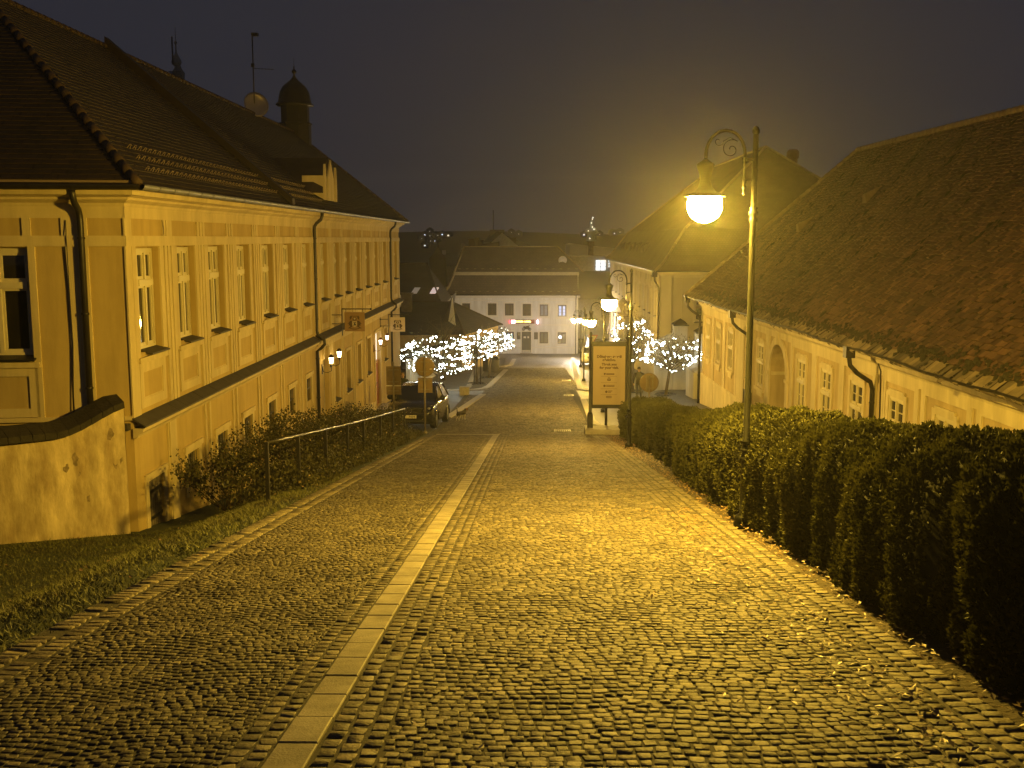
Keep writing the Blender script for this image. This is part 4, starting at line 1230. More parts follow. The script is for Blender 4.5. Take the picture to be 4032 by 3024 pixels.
# ------------------------------------------------------------------ two clipped yew hedges
HEDGE = mat('yew_leaf', (0.088, 0.084, 0.024), 0.7, .3, 1.6, spec=.2, col2=(0.042, 0.044, 0.013), leaf=.2)
HCORE = mat('hedge_core_black', (0.006, 0.007, 0.003), 1.0, .2, 3)
def hedge(label, y0, y1, xf, xb, hfun, per_m, leaf, seed, xsh=None):
    t = thing('hedge', label, 'hedge', ((xf + xb) / 2, (y0 + y1) / 2, g((xf + xb) / 2, (y0 + y1) / 2)), group='clipped hedges along the road')
    r = np.random.default_rng(seed)
    def sec(y, s):
        """s 0..1: front foot -> top -> back foot; returns point and outward normal (x,z)"""
        h = hfun(y); w = xb - xf; rc = min(.52, w / 3)
        sh = xsh(y) if xsh else 0
        L1 = h - rc; L2 = rc * math.pi / 2; L3 = w - 2 * rc
        tot = 2 * L1 + 2 * L2 + L3; d = s * tot
        lean = 0.10
        if d < L1: return xf + sh - lean * (1 - d / L1) * -1 * 0.4, d, -1, 0.05
        d -= L1
        if d < L2: a = d / rc; return xf + sh + rc - rc * math.cos(a), L1 + rc * math.sin(a), -math.cos(a), math.sin(a)
        d -= L2
        if d < L3: return xf + sh + rc + d, h, 0, 1
        d -= L3
        if d < L2: a = d / rc; return xb + sh - rc + rc * math.sin(a), L1 + rc * math.cos(a), math.sin(a), math.cos(a)
        d -= L2
        return xb + sh, L1 - d, 1, 0
    def lump(x, y, z):
        return .20 * noise.noise(Vector((x * 1.6, y * 1.9, z * .45))) + .14 * noise.noise(Vector((x * 4, y * 4.6, z * 1.0 + 5))) + .05 * noise.noise(Vector((x * 9, y * 11, z * 4)))
    # leaves
    pos = []; nor = []
    total = int((y1 - y0) * per_m)
    for i in range(total):
        u = r.random(); y = y0 + (y1 - y0) * u
        s = r.random() * .80 if r.random() < .88 else r.random()
        x, z, nx, nz = sec(y, s)
        k = lump(x, y, z)
        dpt = -abs(r.normal(0, .05))
        yy = y
        if y - y0 < .3: yy = y
        pos.append((x + nx * (k + dpt), yy, z + nz * (k * .7 + dpt))); nor.append((nx, r.normal(0, .25), nz))
    # the two ends
    for (ye, sg) in ((y0, -1), (y1, 1)):
        for i in range(int(per_m * 1.1)):
            x = r.uniform(xf, xb); z = r.uniform(.05, hfun(ye) - .05)
            sh = xsh(ye) if xsh else 0
            k = lump(x, ye, z); pos.append((x + sh, ye + sg * (k * .8 + .03 - abs(r.normal(0, .04))), z)); nor.append((r.normal(0, .2), sg, .1))
    Pn = np.array(pos); Nn = np.array(nor); n = len(Pn)
    Pn[:, 2] += zg(Pn[:, 0], Pn[:, 1])
    q = 3
    P = np.repeat(Pn, q, 0); Nv = np.repeat(Nn, q, 0); n *= q
    d = Nv * .75 + r.normal(0, .55, (n, 3)); d[:, 2] += .75
    d /= np.linalg.norm(d, axis=1)[:, None]
    sd = np.cross(d, r.normal(0, 1, (n, 3))); sd /= np.linalg.norm(sd, axis=1)[:, None]
    Lf = leaf * r.uniform(.6, 1.35, n)[:, None]; wd = leaf * .26 * r.uniform(.7, 1.3, n)[:, None]
    Vv = np.zeros((n, 4, 3))
    Vv[:, 0] = P; Vv[:, 1] = P + d * Lf * .55 + sd * wd; Vv[:, 2] = P + d * Lf; Vv[:, 3] = P + d * Lf * .55 - sd * wd
    F = np.arange(n * 4).reshape(n, 4)
    mesh_np('foliage', Vv.reshape(-1, 3), F, HEDGE, parent=t)
    # near-black solid core, added to block light through the foliage
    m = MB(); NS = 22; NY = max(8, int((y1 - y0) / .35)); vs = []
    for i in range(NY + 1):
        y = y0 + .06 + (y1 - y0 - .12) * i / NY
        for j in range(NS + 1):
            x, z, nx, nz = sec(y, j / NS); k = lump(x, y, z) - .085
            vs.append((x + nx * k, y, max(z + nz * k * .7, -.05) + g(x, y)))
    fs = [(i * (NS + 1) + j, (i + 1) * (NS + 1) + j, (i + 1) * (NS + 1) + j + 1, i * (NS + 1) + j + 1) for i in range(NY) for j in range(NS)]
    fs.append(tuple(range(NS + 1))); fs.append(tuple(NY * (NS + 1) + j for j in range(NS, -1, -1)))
    m.add(vs, fs, 0, True); m.build('light_block_core', HCORE, t)
    return t
hn = lambda y: 1.38 + .14 * noise.noise(Vector((0, y * .45, 2))) - .1 * float(sst((y - 16) / 5)) + .0 * y
hedge('long dense clipped yew hedge in the foreground on the right, round the nearest lamp', 3.6, 20.6, 2.86, 4.55, hn, 5600, .047, 3)
hf = lambda y: 1.16 + .07 * noise.noise(Vector((4, y * .5, 2))) + .12 * float(sst((y - 30) / 4))
hedge('farther lower clipped yew hedge ending at the information board', 21.0, 35.0, 3.12, 4.75, hf, 2000, .06, 4)

# dead leaves: under the hedge and blown over the right side of the cobbles
r = np.random.default_rng(9)
def leaves(name, xy, size, m_, zf, lab=None, kind='stuff'):
    n = len(xy); z = zf(xy[:, 0], xy[:, 1])
    a = r.uniform(0, 6.28, n); L = size * r.uniform(.6, 1.3, n); wd = L * r.uniform(.35, .6, n)
    d = np.stack([np.cos(a), np.sin(a), r.normal(0, .25, n)], 1); s = np.stack([-np.sin(a), np.cos(a), r.normal(0, .25, n)], 1)
    P = np.concatenate([xy, (z + r.uniform(.008, .03, n))[:, None]], 1)
    V = np.stack([P - d * L[:, None] / 2, P + s * wd[:, None] / 2 + [0, 0, .004], P + d * L[:, None] / 2, P - s * wd[:, None] / 2 + [0, 0, .004]], 1).reshape(-1, 3)
    o = mesh_np(name, V, np.arange(n * 4).reshape(n, 4), m_)
    return tag(o, lab, None, None, kind)
LEAF = mat('dead_leaf', (.30, .20, .10), .5, .25, 25, spec=.5, col2=(.14, .08, .035))
n = 3400
xy = np.stack([r.uniform(2.62, 3.3, n), r.uniform(3.6, 38, n)], 1)
k = 900
y = r.uniform(4.5, 15, k); xy2 = np.stack([2.35 - np.abs(r.normal(0, .42, k)) + .0 * y, y], 1)
xy2 = xy2[xy2[:, 0] > .7]
leaves('fallen_leaves', np.concatenate([xy, xy2]), .05, LEAF, lambda x, y: np.where(x < 2.62, zr(y), zg(x, y)) )
k = 130
leaves('scattered_leaves', np.stack([r.uniform(-3.6, 2.2, k), r.uniform(3.6, 22, k)], 1), .035, mat('pale_leaf', (.5, .42, .28), .5), lambda x, y: zr(y))
# ------------------------------------------------------------------ grass bank, shrubs and railing on the left
r = np.random.default_rng(21)
n = 90000
y = np.concatenate([r.uniform(5.5, 23, int(n * .8)), r.uniform(22, 37, n - int(n * .8))])
u = r.random(n)
x = np.where(y < 23, -3.52 - u * 6.0, -3.52 - u * 1.3)
ok = (y < 18.62 - .78 * (-7.15 - x)) & ((x > -7.3) | (y < 18.6))
ok &= (np.sin(x * 3.1 + y) + np.sin(y * 2.3) + r.normal(0, 1.2, n)) > -1.6
x, y = x[ok], y[ok]; n = len(x); z = zg(x, y) - .03
h = r.uniform(.02, .06, n); a = r.uniform(0, 6.28, n); w = r.uniform(.004, .009, n); lean = r.normal(0, .035, (n, 2))
B = np.stack([x, y, z], 1); s = np.stack([np.cos(a), np.sin(a), np.zeros(n)], 1) * w[:, None]
V = np.stack([B - s, B + s, B + np.concatenate([lean, h[:, None]], 1)], 1).reshape(-1, 3)
tag(mesh_np('grass', V, np.arange(n * 3).reshape(n, 3), mat('grass_blade', (0.13, 0.135, 0.034), .6, .3, 1.5, col2=(.075, .064, .024))), 'short winter grass on the bank below the plaster wall', None, None, 'stuff')
leaves('bank_leaves', np.stack([r.uniform(-9, -3.4, 160), r.uniform(6, 30, 160)], 1), .06, LEAF, lambda x, y: zg(x, y) + .02)

# railing: one top rail on square posts
rx = -4.32
rl = thing('railing', 'dark metal handrail on posts in front of the leafy shrubs', 'railing', (rx, 26, g(rx, 26)))
ZB = lambda y: g(rx, y)
m = MB(); m.tube([(rx, y, ZB(y) + .97) for y in np.arange(16.78, 35.6, 1.0)] + [(rx, 35.6, ZB(35.6) + .97)], .024, 8); m.build('top_rail', mat('worn_rail_paint', (.10, .09, .075), .28, .2, 9, metal=.5), rl)
for k, y in enumerate((16.75, 19.05, 21.65, 24.25, 26.65, 29.7, 32.4, 35.4)):
    m = MB(); z = ZB(y); m.bbox(rx - .032, y - .032, z - .15, rx + .032, y + .032, z + .955 + (.03 if k == 0 else 0), .006); m.build('post', IRON, rl)

# shrubs
BLEAF = mat('shrub_leaf', (0.085, 0.075, 0.024), .6, .3, 2.0, col2=(.036, .036, .012), leaf=.25)
BPALE = mat('pale_dry_leaf', (.34, .25, .12), .7, .2, 5)
STEM = mat('shrub_stem', (.07, .045, .025), .8)
def shrub(x, y, w, h, seed, label, nl=2600):
    rr = np.random.default_rng(seed); random.seed(seed)
    z0 = g(x, y)
    t = thing('shrub', label, 'shrub', (x, y, z0), group='leafy shrubs behind the railing')
    m = MB(); tips = []
    for k in range(26):
        a = random.uniform(0, 6.28); rad = random.uniform(.3, 1.0); hh = h * random.uniform(.62, 1.12)
        p = [(x + .12 * math.cos(a), y + .12 * math.sin(a), z0 - .05)]
        for q in (.33, .66, 1.0):
            p.append((x + w * .5 * rad * math.cos(a) * q ** .8 + random.gauss(0, .04), y + w * .62 * rad * math.sin(a) * q ** .8 + random.gauss(0, .04), z0 + hh * q ** (.75 + .5 * rad) * (1.05 - .25 * rad)))
        m.tube(p, [.012, .009, .006, .002], 4, cap=False, smooth=False); tips.append(p)
        for q in range(3):
            b = Vector(p[2]).lerp(Vector(p[3]), random.random()); e = b + Vector((random.gauss(0, .16), random.gauss(0, .16), random.uniform(.02, .26)))
            m.tube([b, e], [.004, .002], 3, cap=False, smooth=False); tips.append([b, b, b.lerp(e, .5), e])
    m.build('stems', STEM, t)
    P = np.zeros((nl, 3))
    for i in range(nl):
        p = tips[i % len(tips)]; s = random.choice((1, 2, 2)); q = random.random()
        b = Vector(p[s]).lerp(Vector(p[min(s + 1, 3)]), q)
        P[i] = (b.x + random.gauss(0, .07), b.y + random.gauss(0, .07), max(b.z + random.gauss(0, .06), g(b.x, b.y) + .02))
    d = rr.normal(0, 1, (nl, 3)); d[:, 2] += .2; d /= np.linalg.norm(d, axis=1)[:, None]
    s = np.cross(d, rr.normal(0, 1, (nl, 3))); s /= np.linalg.norm(s, axis=1)[:, None]
    L = rr.uniform(.03, .075, nl)[:, None]; wd = L * .42
    V = np.stack([P, P + d * L * .5 + s * wd, P + d * L, P + d * L * .5 - s * wd], 1).reshape(-1, 3)
    mesh_np('foliage', V, np.arange(nl * 4).reshape(nl, 4), [BLEAF, BPALE], parent=t, mi=(rr.random(nl) < .025).astype(int))
lab = ['nearest leafy shrub, spreading left of the first railing post', 'second leafy shrub behind the first bay of the railing', 'tall-twigged shrub behind the second railing bay', 'shrub with upright shoots in front of a barred cellar window', 'shrub in front of the black downpipe of the ochre house', 'shrub below the pair of lit yellow lanterns', 'shrub below the brown hanging sign', 'shrub at the far end of the railing beside the parked car', 'last low shrub at the foot of the square sign post']
for k, (x, y, w, h) in enumerate([(-5.75, 19.6, 2.0, 1.15), (-5.5, 21.6, 2.0, 1.45), (-5.5, 23.7, 1.9, 1.6), (-5.4, 25.9, 1.9, 1.55), (-5.3, 28.1, 1.9, 1.45), (-5.2, 30.2, 1.9, 1.3), (-5.2, 32.3, 1.8, 1.15), (-5.1, 34.2, 1.7, .95), (-5.3, 36.2, 1.6, .8)]):
    shrub(x, y, w, h, 100 + k, lab[k], 3600 if k < 4 else 2200)
# low undergrowth along the rail
nl = 16000
y = r.uniform(18.2, 37, nl); x = r.uniform(-5.6, -3.75, nl) + .0; hh = r.uniform(0, 1, nl) ** 1.6 * .55 * sst((-3.6 - x) / .9)
P = np.stack([x, y, zg(x, y) + hh], 1)
d = r.normal(0, 1, (nl, 3)); d[:, 2] += .6; d /= np.linalg.norm(d, axis=1)[:, None]
s = np.cross(d, r.normal(0, 1, (nl, 3))); s /= np.linalg.norm(s, axis=1)[:, None]
L = r.uniform(.03, .08, nl)[:, None]; wd = L * .35
V = np.stack([P, P + d * L * .5 + s * wd, P + d * L, P + d * L * .5 - s * wd], 1).reshape(-1, 3)
tag(mesh_np('undergrowth', V, np.arange(nl * 4).reshape(nl, 4), [BLEAF, BPALE], mi=(r.random(nl) < .015).astype(int)), 'low tangled ground cover along the railing', None, None, 'stuff')
# ------------------------------------------------------------------ two-storey house with a mansard roof behind the gate
MX, MY0, MY1 = 9.06, 72.3, 118.2
mb = thing('mansard_house', 'pale two-storey corner house with a great mansard roof behind the nearest lamp globe', 'building', (MX, MY0, g(MX, MY0)))
TM = lambda a, b, c: (MX - c, a, b)
TMS = lambda a, b, c: (a, MY0 - c, b)
MF = mat('warm_grey_plaster', (0.50, 0.44, 0.32), .9, .06, .8, .2, 50, spec=.2)
MT = mat('pale_grey_trim', (0.58, 0.52, 0.40), .9, .05, 1, .2, 50, spec=.2)
ups = [(a, a + 1.05) for a in (74.3, 77.8, 81.2, 85.0, 88.9, 92.8, 96.7, 100.6, 104.5, 108.4, 112.3)]
gr = [(a, a + 1.3) for a in (97.6, 100.9, 104.4, 108.2, 112.3)]
PZ = (92.0, 95.4)
holes = [(a, b, -3.62, -1.75, .18) for a, b in ups] + [(a + .1, b - .1, -1.25, -.78, .15) for a, b in ups] + [(a, b, -8.3, -5.9, .2) for a, b in gr] + [(PZ[0], PZ[1], -10.5, -6.2, .4)]
m = MB(TM); wall_holes(m, MY0, MY1, -14, -.5, holes, .18)
m.T = TMS; wall_holes(m, MX, MX + 19, -12, -.5, [(11.45, 12.55, -3.85, -2.1, .18), (14.2, 15.3, -3.85, -2.1, .18)], .18)
m.T = None; m.quad((MX, MY1, -14), (MX + 19, MY1, -14), (MX + 19, MY1, -.5), (MX, MY1, -.5))
m.build('wall', MF, mb)
m = MB(TM)
def bar(a0, a1, b0, b1, c): m.box(a0, b0, 0, a1, b1, c)
bar(MY0 - .05, MY1, -.78, -.60, .05); bar(MY0 - .04, MY0 + .7, -12, -.78, .04)
for a, b in ups:
    bar(a - .14, a, -3.7, -1.68, .05); bar(b, b + .14, -3.7, -1.68, .05); bar(a - .14, b + .14, -1.75, -1.6, .06)
    bar(a - .5, a - .34, -4.6, -.78, .035); bar(b + .34, b + .5, -4.6, -.78, .035)
bar(MY0 - .04, MY1, -5.0, -4.8, .06)
m.T = TMS
m.box(MX - .04, -.78, 0, MX + 19, -.60, .05); m.box(MX - .04, -12, 0, MX + .75, -.78, .04); m.box(11.3, -3.95, 0, 11.45, -2.0, .05); m.box(12.55, -3.95, 0, 12.7, -2.0, .05); m.box(11.3, -2.1, 0, 12.7, -1.95, .06)
m.box(10.50, -9.0, 0, 10.53, -.7, .03)
m.build('trim', MT, mb)
cornice(mb, [(0, -.62), (.06, -.6), (.12, -.52), (.28, -.44), (.30, -.32), (0, -.32)], [(MX + 19, MY0, 0, -1), (MX, MY0, -1, -1), (MX, MY1, -1, 1), (MX + 19, MY1, 0, 1)], 'cornice', MT)
for a, b in ups:
    window(mb, TM, a, b, -3.6, -1.76, -.08, 2, .66, 0, sill=LEDGE, sw=.14); 
    q = MB(TM); q.box(a + .1, -1.25, -.1, b - .1, -.78, -.06); q.build('attic_shutter', mat('attic_shutter', (.16, .13, .09), .8), mb)
for a in (11.45, 14.2): window(mb, TMS, a, a + 1.1, -3.83, -2.12, -.06, 2, .6, 1, sill=LEDGE, sw=.12)
BASK = mat('basket_iron', (.05, .035, .025), .5, .2, 6)
for a, b in gr:
    o = window(mb, TM, a, b, -8.28, -5.92, -.1, 2, .6, 0, sill=None)
    q = MB(TM)
    n = 6
    for k in range(n):   # bellied grille bars
        x = a - .05 + (b - a + .1) * k / (n - 1)
        q.tube([(x, -5.75, .04), (x, -5.8, .32), (x, -7.4, .34), (x, -7.95, .62), (x, -8.3, .55), (x, -8.42, .10)], .022, 5)
    for z, c in ((-5.8, .33), (-6.4, .33), (-7.0, .34), (-7.45, .36), (-8.3, .56)): q.box(a - .07, z - .03, c - .02, b + .07, z + .03, c + .03)
    for k in range(n - 1):   # wavy bars between
        x = a - .05 + (b - a + .1) * (k + .5) / (n - 1)
        q.tube([(x + .07 * math.sin(j * 1.57), -5.8 - j * .1, .335) for j in range(17)], .016, 4)
    q.build('basket_grille', BASK, o)
# portal with urn-topped piers
for y in (90.9, 96.3):
    m = MB(); z0 = g(8.6, y)
    m.box(8.25, y - .42, z0 - .2, 9.05, y + .42, -5.1); m.box(8.15, y - .52, -5.1, 9.05, y + .52, -4.85); m.box(8.15, y - .5, z0 - .2, 8.25, y + .5, z0 + .7)
    m.lathe([(.2, -4.85), (.16, -4.75), (.3, -4.55), (.42, -4.25), (.45, -4.0), (.36, -3.95), (.40, -3.85), (.30, -3.8), (.05, -3.5)], (8.62, y, 0), 14)
    m.build('portal_pier', mat('portal_stone', (.24, .20, .14), .85, .2, 3, .4, 20), mb)
m = MB(TM); m.box(PZ[0], -10.5, -.38, PZ[1], -6.2, -.3); m.build('portal_door', mat('dark_gate_wood', (0, 0, 0)), mb)
# mansard roof: flared foot, steep lower slope, upper hip
ROOFM = tilemat('mansard_tiles', (.12, .085, .05), (.10, .07, .042), (.075, .052, .032), sx=1.0, bump=.35, rough=.85, w=.20, h=.17, msize=.02)
def hip_rings(name, rings, m_, parent, close=True):
    """stack of rectangles (x0, y0, x1, y1, z); UVs in metres"""
    vs = []; fs = []
    for x0, y0, x1, y1, z in rings: vs += [(x0, y0, z), (x1, y0, z), (x1, y1, z), (x0, y1, z)]
    uv = []
    for i in range(len(rings) - 1):
        for k in range(4):
            l = (k + 1) % 4
            fs.append((i * 4 + k, i * 4 + l, i * 4 + 4 + l, i * 4 + 4 + k))
    m = MB(); m.add(vs, fs); o = m.build(name, m_, parent)
    me = o.data; ul = me.uv_layers.new(name='UVMap')
    for p in me.polygons:
        nrm = p.normal; u = Vector((-nrm.y, nrm.x, 0)); u = u.normalized() if u.length > 1e-6 else Vector((1, 0, 0)); w = nrm.cross(u)
        for li in p.loop_indices:
            co = me.vertices[me.loops[li].vertex_index].co
            ul.data[li].uv = (co.dot(u), co.dot(w))
    return o
x0, x1, y0, y1 = MX - .42, MX + 19.4, MY0 - .42, MY1 + .42
rings = [(x0, y0, x1, y1, -.30)]
for d, z in ((.5, .12), (1.0, .75), (1.5, 1.5), (2.3, 2.6)): rings.append((x0 + d, y0 + d, x1 - d, y1 - d, z))
rings.append((x0 + 2.35, y0 + 2.35, x1 - 2.35, y1 - 2.35, 2.62))
rings.append(((x0 + x1) / 2 - .02, y0 + 12, (x0 + x1) / 2 + .02, y1 - 12, 9.0))
mrf = hip_rings('roof', rings, ROOFM, mb)
m = MB()
for a, b in zip(rings[:-1], rings[1:]):
    m.tube([(a[0], a[1], a[4] + .03), (b[0], b[1], b[4] + .03)], .10, 6); m.tube([(a[2], a[1], a[4] + .03), (b[2], b[1], b[4] + .03)], .10, 6); m.tube([(a[0], a[3], a[4] + .03), (b[0], b[3], b[4] + .03)], .10, 6)
m.tube([((x0 + x1) / 2, y0 + 12, 9.03), ((x0 + x1) / 2, y1 - 12, 9.03)], .12, 6)
m.build('ridge_tiles', mat('pale_ridge', (.30, .23, .14), .85), mrf)
for k in range(5):
    yv = 90.0 + k * 5.4
    m = MB(); m.add([(x0 + .95, yv - .7, .68), (x0 + .95, yv + .7, .68), (x0 + 1.0, yv + .55, 1.30), (x0 + 1.0, yv - .55, 1.30), (x0 + 1.9, yv + .8, 1.7), (x0 + 1.9, yv - .8, 1.7)], [(0, 1, 2, 3), (3, 2, 4, 5), (0, 3, 5), (1, 4, 2)])
    m.build('roof_hatch', mat('dark_hatch', (.03, .02, .014), .9), mb)
m = MB(); m.lathe([(.42, 2), (.42, 8.9), (.52, 8.95), (.55, 9.1), (.54, 9.5), (.38, 9.72), (.1, 9.76)], (23.4, 95, 0), 12); m.build('chimney', mat('chimney_plaster', (.20, .14, .10), .9, .2, 2), mb)
gutm = MB(); gutter(gutm, (x1, y0 - .05, -.30), (x0, y0 - .05, -.30), joint=2); gutter(gutm, (x0 - .06, y1, -.30), (x0 - .06, y0, -.30), joint=2); gutm.build('gutter', METAL, mb)
m = MB(TM); a = MY0 + .15
m.box(a - .25, -.75, .25, a + .25, -.28, .6); m.tube([(a, -.7, .42), (a, -1.0, .42), (a, -1.5, .12), (a, -12, .1)], .07, 8); m.build('downpipe', METAL, mb)

# white gate piers with caps and the wall between the two houses
gp = thing('gate', 'white plastered gate piers with dark caps between the low house and the mansard house', 'gate', (9.0, 60.5, g(9, 60.5)))
def pier(x, y, w, top, nm='gate_pier'):
    m = MB(); z0 = g(x, y) - .3
    m.bbox(x - w, y - w * .8, z0, x + w, y + w * .8, top, .02); o = m.build(nm, TRIMW, gp)
    m = MB(); m.lathe([(w * 1.55, top + .003), (w * 1.62, top + .08), (w * .9, top + .26), (.02, top + .42)], (x, y, 0), 4, smooth=False); m.build('pier_cap', METAL, o)
pier(8.85, 61.2, .40, -3.18); pier(9.7, 58.2, .42, -3.35)
m = MB(); m.box(7.35, 61.0, -7.6, 8.44, 61.4, -4.2); m.extrude([(7.2, 60.95, -4.197), (8.44, 60.95, -4.197), (8.44, 60.95, -3.6)], (0, .5, 0)); m.box(9.26, 61.0, -7.6, 14, 61.4, -4.6)
m.build('gate_wall', TRIMW, gp)
m = MB(); m.add([(8.6, 56.4, -5.0), (8.6, 52.6, -5.0), (11, 52.6, -4.0), (11, 56.4, -4.0)], [(0, 1, 2, 3)]); m.box(8.55, 53.9, -7.2, 8.95, 56.5, -5.05)
m.build('side_wall', TRIMW, gp)

# ------------------------------------------------------------------ the white inn closing the street
PY = 126.0
pb = thing('inn', 'white two-storey inn facing up the street, with a red neon sign and double mansard roof', 'building', (-2, PY, -11.98))
TP = lambda a, b, c: (a, PY - c, b)
U2 = [(-8.15, -7.2, -7.35, -5.87), (-5.05, -4.0, -7.35, -5.87), (-2.98, -1.92, -7.38, -5.88), (-.83, .17, -7.42, -5.93), (1.24, 2.25, -7.45, -5.99), (3.42, 4.45, -7.5, -6.05)]
G2 = [(-2.80, -1.90, -10.75, -9.32), (1.23, 2.26, -10.76, -9.33), (3.42, 4.43, -10.8, -9.36)]
PD = (-.93, .18, -11.85, -9.3)
PW = mat('inn_plaster', (.74, .73, .72), .9, .05, .6, .2, 40, spec=.2, stain=.2)
m = MB(TP)
wall_holes(m, -10.1, 5.85, -13.5, -5.1, [(*w, .15) for w in U2 + G2] + [(*PD, .25)], .15)
m.T = None
m.quad((5.85, PY, -13.5), (5.85, PY + 11, -13.5), (5.85, PY + 11, -2.4), (5.85, PY, -2.4)); m.quad((-10.1, PY, -13.5), (-10.1, PY + 11, -13.5), (-10.1, PY + 11, -5), (-10.1, PY, -5))
m.build('wall', PW, pb)
m = MB(TP)
for w in U2 + G2: ring(m, w[0] - .17, w[1] + .17, w[2] - .12, w[3] + .17, .17, 0, .04); m.box(w[0] - .25, w[2] - .2, 0, w[1] + .25, w[2] - .1, .12)
m.box(-10.1, -8.53, 0, 5.85, -8.43, .05); m.box(-10.1, -5.55, 0, 5.85, -5.45, .05); m.box(-10.1, -11.3, 0, -1.1, -11.2, .03); m.box(.35, -11.3, 0, 5.85, -11.2, .03)
m.box(5.5, -13, 0, 5.87, -5.1, .04); m.box(PD[0] - .14, -11.9, 0, PD[0], -9.2, .06); m.box(PD[1], -11.9, 0, PD[1] + .14, -9.2, .06); m.box(PD[0], -9.3, 0, PD[1], -9.2, .06)
m.build('trim', mat('inn_trim', (.70, .66, .58), .9, .04, 1), pb)
m = MB(TP); m.extrude([(-10.3, -5.2, 0), (-10.3, -5.14, .12), (-10.3, -5.0, .2), (-10.3, -4.95, .4), (-10.3, -4.80, .42), (-10.3, -4.80, 0)], (16.4, 0, 0)); m.build('cornice', mat('inn_trim', (0, 0, 0)), pb)
BLIT = emit('bluish_lit_pane', (.45, .58, 1.0), .85, (.1, .1, .1)); DIML = emit('dim_lit_pane', (.45, .5, .75), .13, (.05, .05, .05)); WARML = emit('warm_dim_pane', (1., .75, .4), .07, (.05, .05, .05))
for k, w in enumerate(U2):
    window(pb, TP, *w[:2], w[2], w[3], -.05, 2, 0, 2, frame=DFRAME, fw=.09, glass=BLIT if k == 5 else DIML if k == 4 else (GREYG if k % 2 else CURT), lab='window lit blue-white from inside' if k == 5 else None)
XMASL = emit('coloured_lit_pane', (.7, .8, 1.0), .35, (.1, .1, .1))
for k, w in enumerate(G2):
    fr = window(pb, TP, *w[:2], w[2], w[3], -.05, 2, 0, 2, frame=DFRAME, fw=.09, glass=XMASL if k == 0 else WARML, lab='window with a small lit Christmas tree inside' if k == 0 else None)
    q = MB(TP)
    for j in range(5): x = w[0] + .1 + (w[1] - w[0] - .2) * j / 4; q.tube([(x, w[2], .0), (x, w[3], .0)], .012, 4)
    if k == 1: q.build('window_bars', IRON, fr)
    if k == 0:
        cols = [((1, .2, .1), 3), ((.3, .5, 1), 3), ((.5, 1, .4), 3), ((1, .9, .4), 4)]
        random.seed(8)
        for ci, (c, s) in enumerate(cols):
            q = MB(TP)
            for j in range(9):
                zz = random.uniform(-10.65, -9.5); q.ball((-2.2 + random.uniform(-1, 1) * .3 * (-9.4 - zz) / 1.3, zz, -.03), .03, 6)
            o = q.build('fairy_lights', emit('fairy_%d' % ci, c, s), fr); o['kind'] = 'stuff'
    if k == 2:
        q = MB(TP); q.ball((3.72, -9.95, .02), .19, 10); q.build('window_lamp', emit('window_lamp', (.93, .95, 1), 4), fr)
# door
m = MB(TP); m.box(PD[0], PD[2], -.22, PD[1], PD[3], -.16)
dd = m.build('door', mat('grey_green_door', (.10, .095, .075), .6, .15, 3), pb)
m = MB(TP)
for i in range(2):
    for j in range(4): ring(m, PD[0] + .14 + i * .45, PD[0] + .5 + i * .45, -11.4 + j * .52, -11.02 + j * .52, .05, -.16, -.13)
m.build('door_panels', mat('grey_green_door', (0, 0, 0)), dd)
m = MB(TP); m.box(-.72, -10.1, -.155, -.42, -9.88, -.12); m.box(-.25, -10.1, -.155, -.05, -9.88, -.12); m.build('door_notices', mat('paper', (.7, .68, .62), .8, .03), dd)
m = MB(TP); m.box(PD[0] + .05, -11.83, -.155, PD[1] - .05, -11.55, -.13); m.build('kick_plate', mat('kick_plate', (.55, .5, .42), .4), dd)
m = MB(TP); m.box(PD[0] - .2, -12.1, 0, PD[1] + .2, -11.88, .4); m.build('doorstep', KERB, pb)
for k, (a, b) in enumerate(((-1.52, -1.1), (.56, 1.02))):
    t = thing('menu_case', ['dark wall case left of the inn door', 'dark wall case right of the inn door'][k], 'display case', (a, PY, -9.8), group='menu cases by the inn door')
    m = MB(TP); m.bbox(a, -10.22, .0, b, -9.36, .09, .01); m.build('case', DFRAME, t)
    m = MB(TP); m.box(a + .05, -10.15, .09, b - .05, -9.43, .095); m.build('notice', mat('case_notice', (.10, .085, .06), .5, .3, 9), t)
# double mansard roof
ROOFP = tilemat('inn_roof_tiles', (.105, .075, .05), (.085, .06, .042), (.05, .035, .025), sx=1.0, bump=.5, rough=.85, w=.36, h=.28, msize=.03)
def uv_poly(name, polys, m_, parent):
    m = MB()
    for p in polys: m.poly(p)
    o = m.build(name, m_, parent); me = o.data; ul = me.uv_layers.new(name='UVMap')
    for p in me.polygons:
        nrm = p.normal; u = Vector((-nrm.y, nrm.x, 0)); u = u.normalized() if u.length > 1e-6 else Vector((1, 0, 0)); w = nrm.cross(u)
        for li in p.loop_indices:
            co = me.vertices[me.loops[li].vertex_index].co; ul.data[li].uv = (co.dot(u), co.dot(w))
    return o
yo = PY - .45
prf = uv_poly('roof', [[(-10.3, yo, -4.80), (6.1, yo, -4.80), (6.0, yo + .8, -3.9), (-9.7, yo + .8, -3.9)], [(-9.7, yo + .8, -3.9), (6.0, yo + .8, -3.9), (5.9, yo + 1.7, -2.52), (-9.15, yo + 1.7, -2.52)],
                      [(-9.1, yo + 1.55, -2.08), (6.5, yo + 1.55, -2.15), (3.5, yo + 5.6, .86), (-8.2, yo + 5.6, .86)], [(6.5, yo + 1.55, -2.15), (6.5, yo + 10, -2.15), (3.5, yo + 5.7, .86), (3.5, yo + 5.6, .86)],
                      [(-9.1, yo + 10, -2.1), (6.5, yo + 10, -2.15), (3.5, yo + 5.7, .86), (-8.2, yo + 5.7, .86)]], ROOFP, pb)
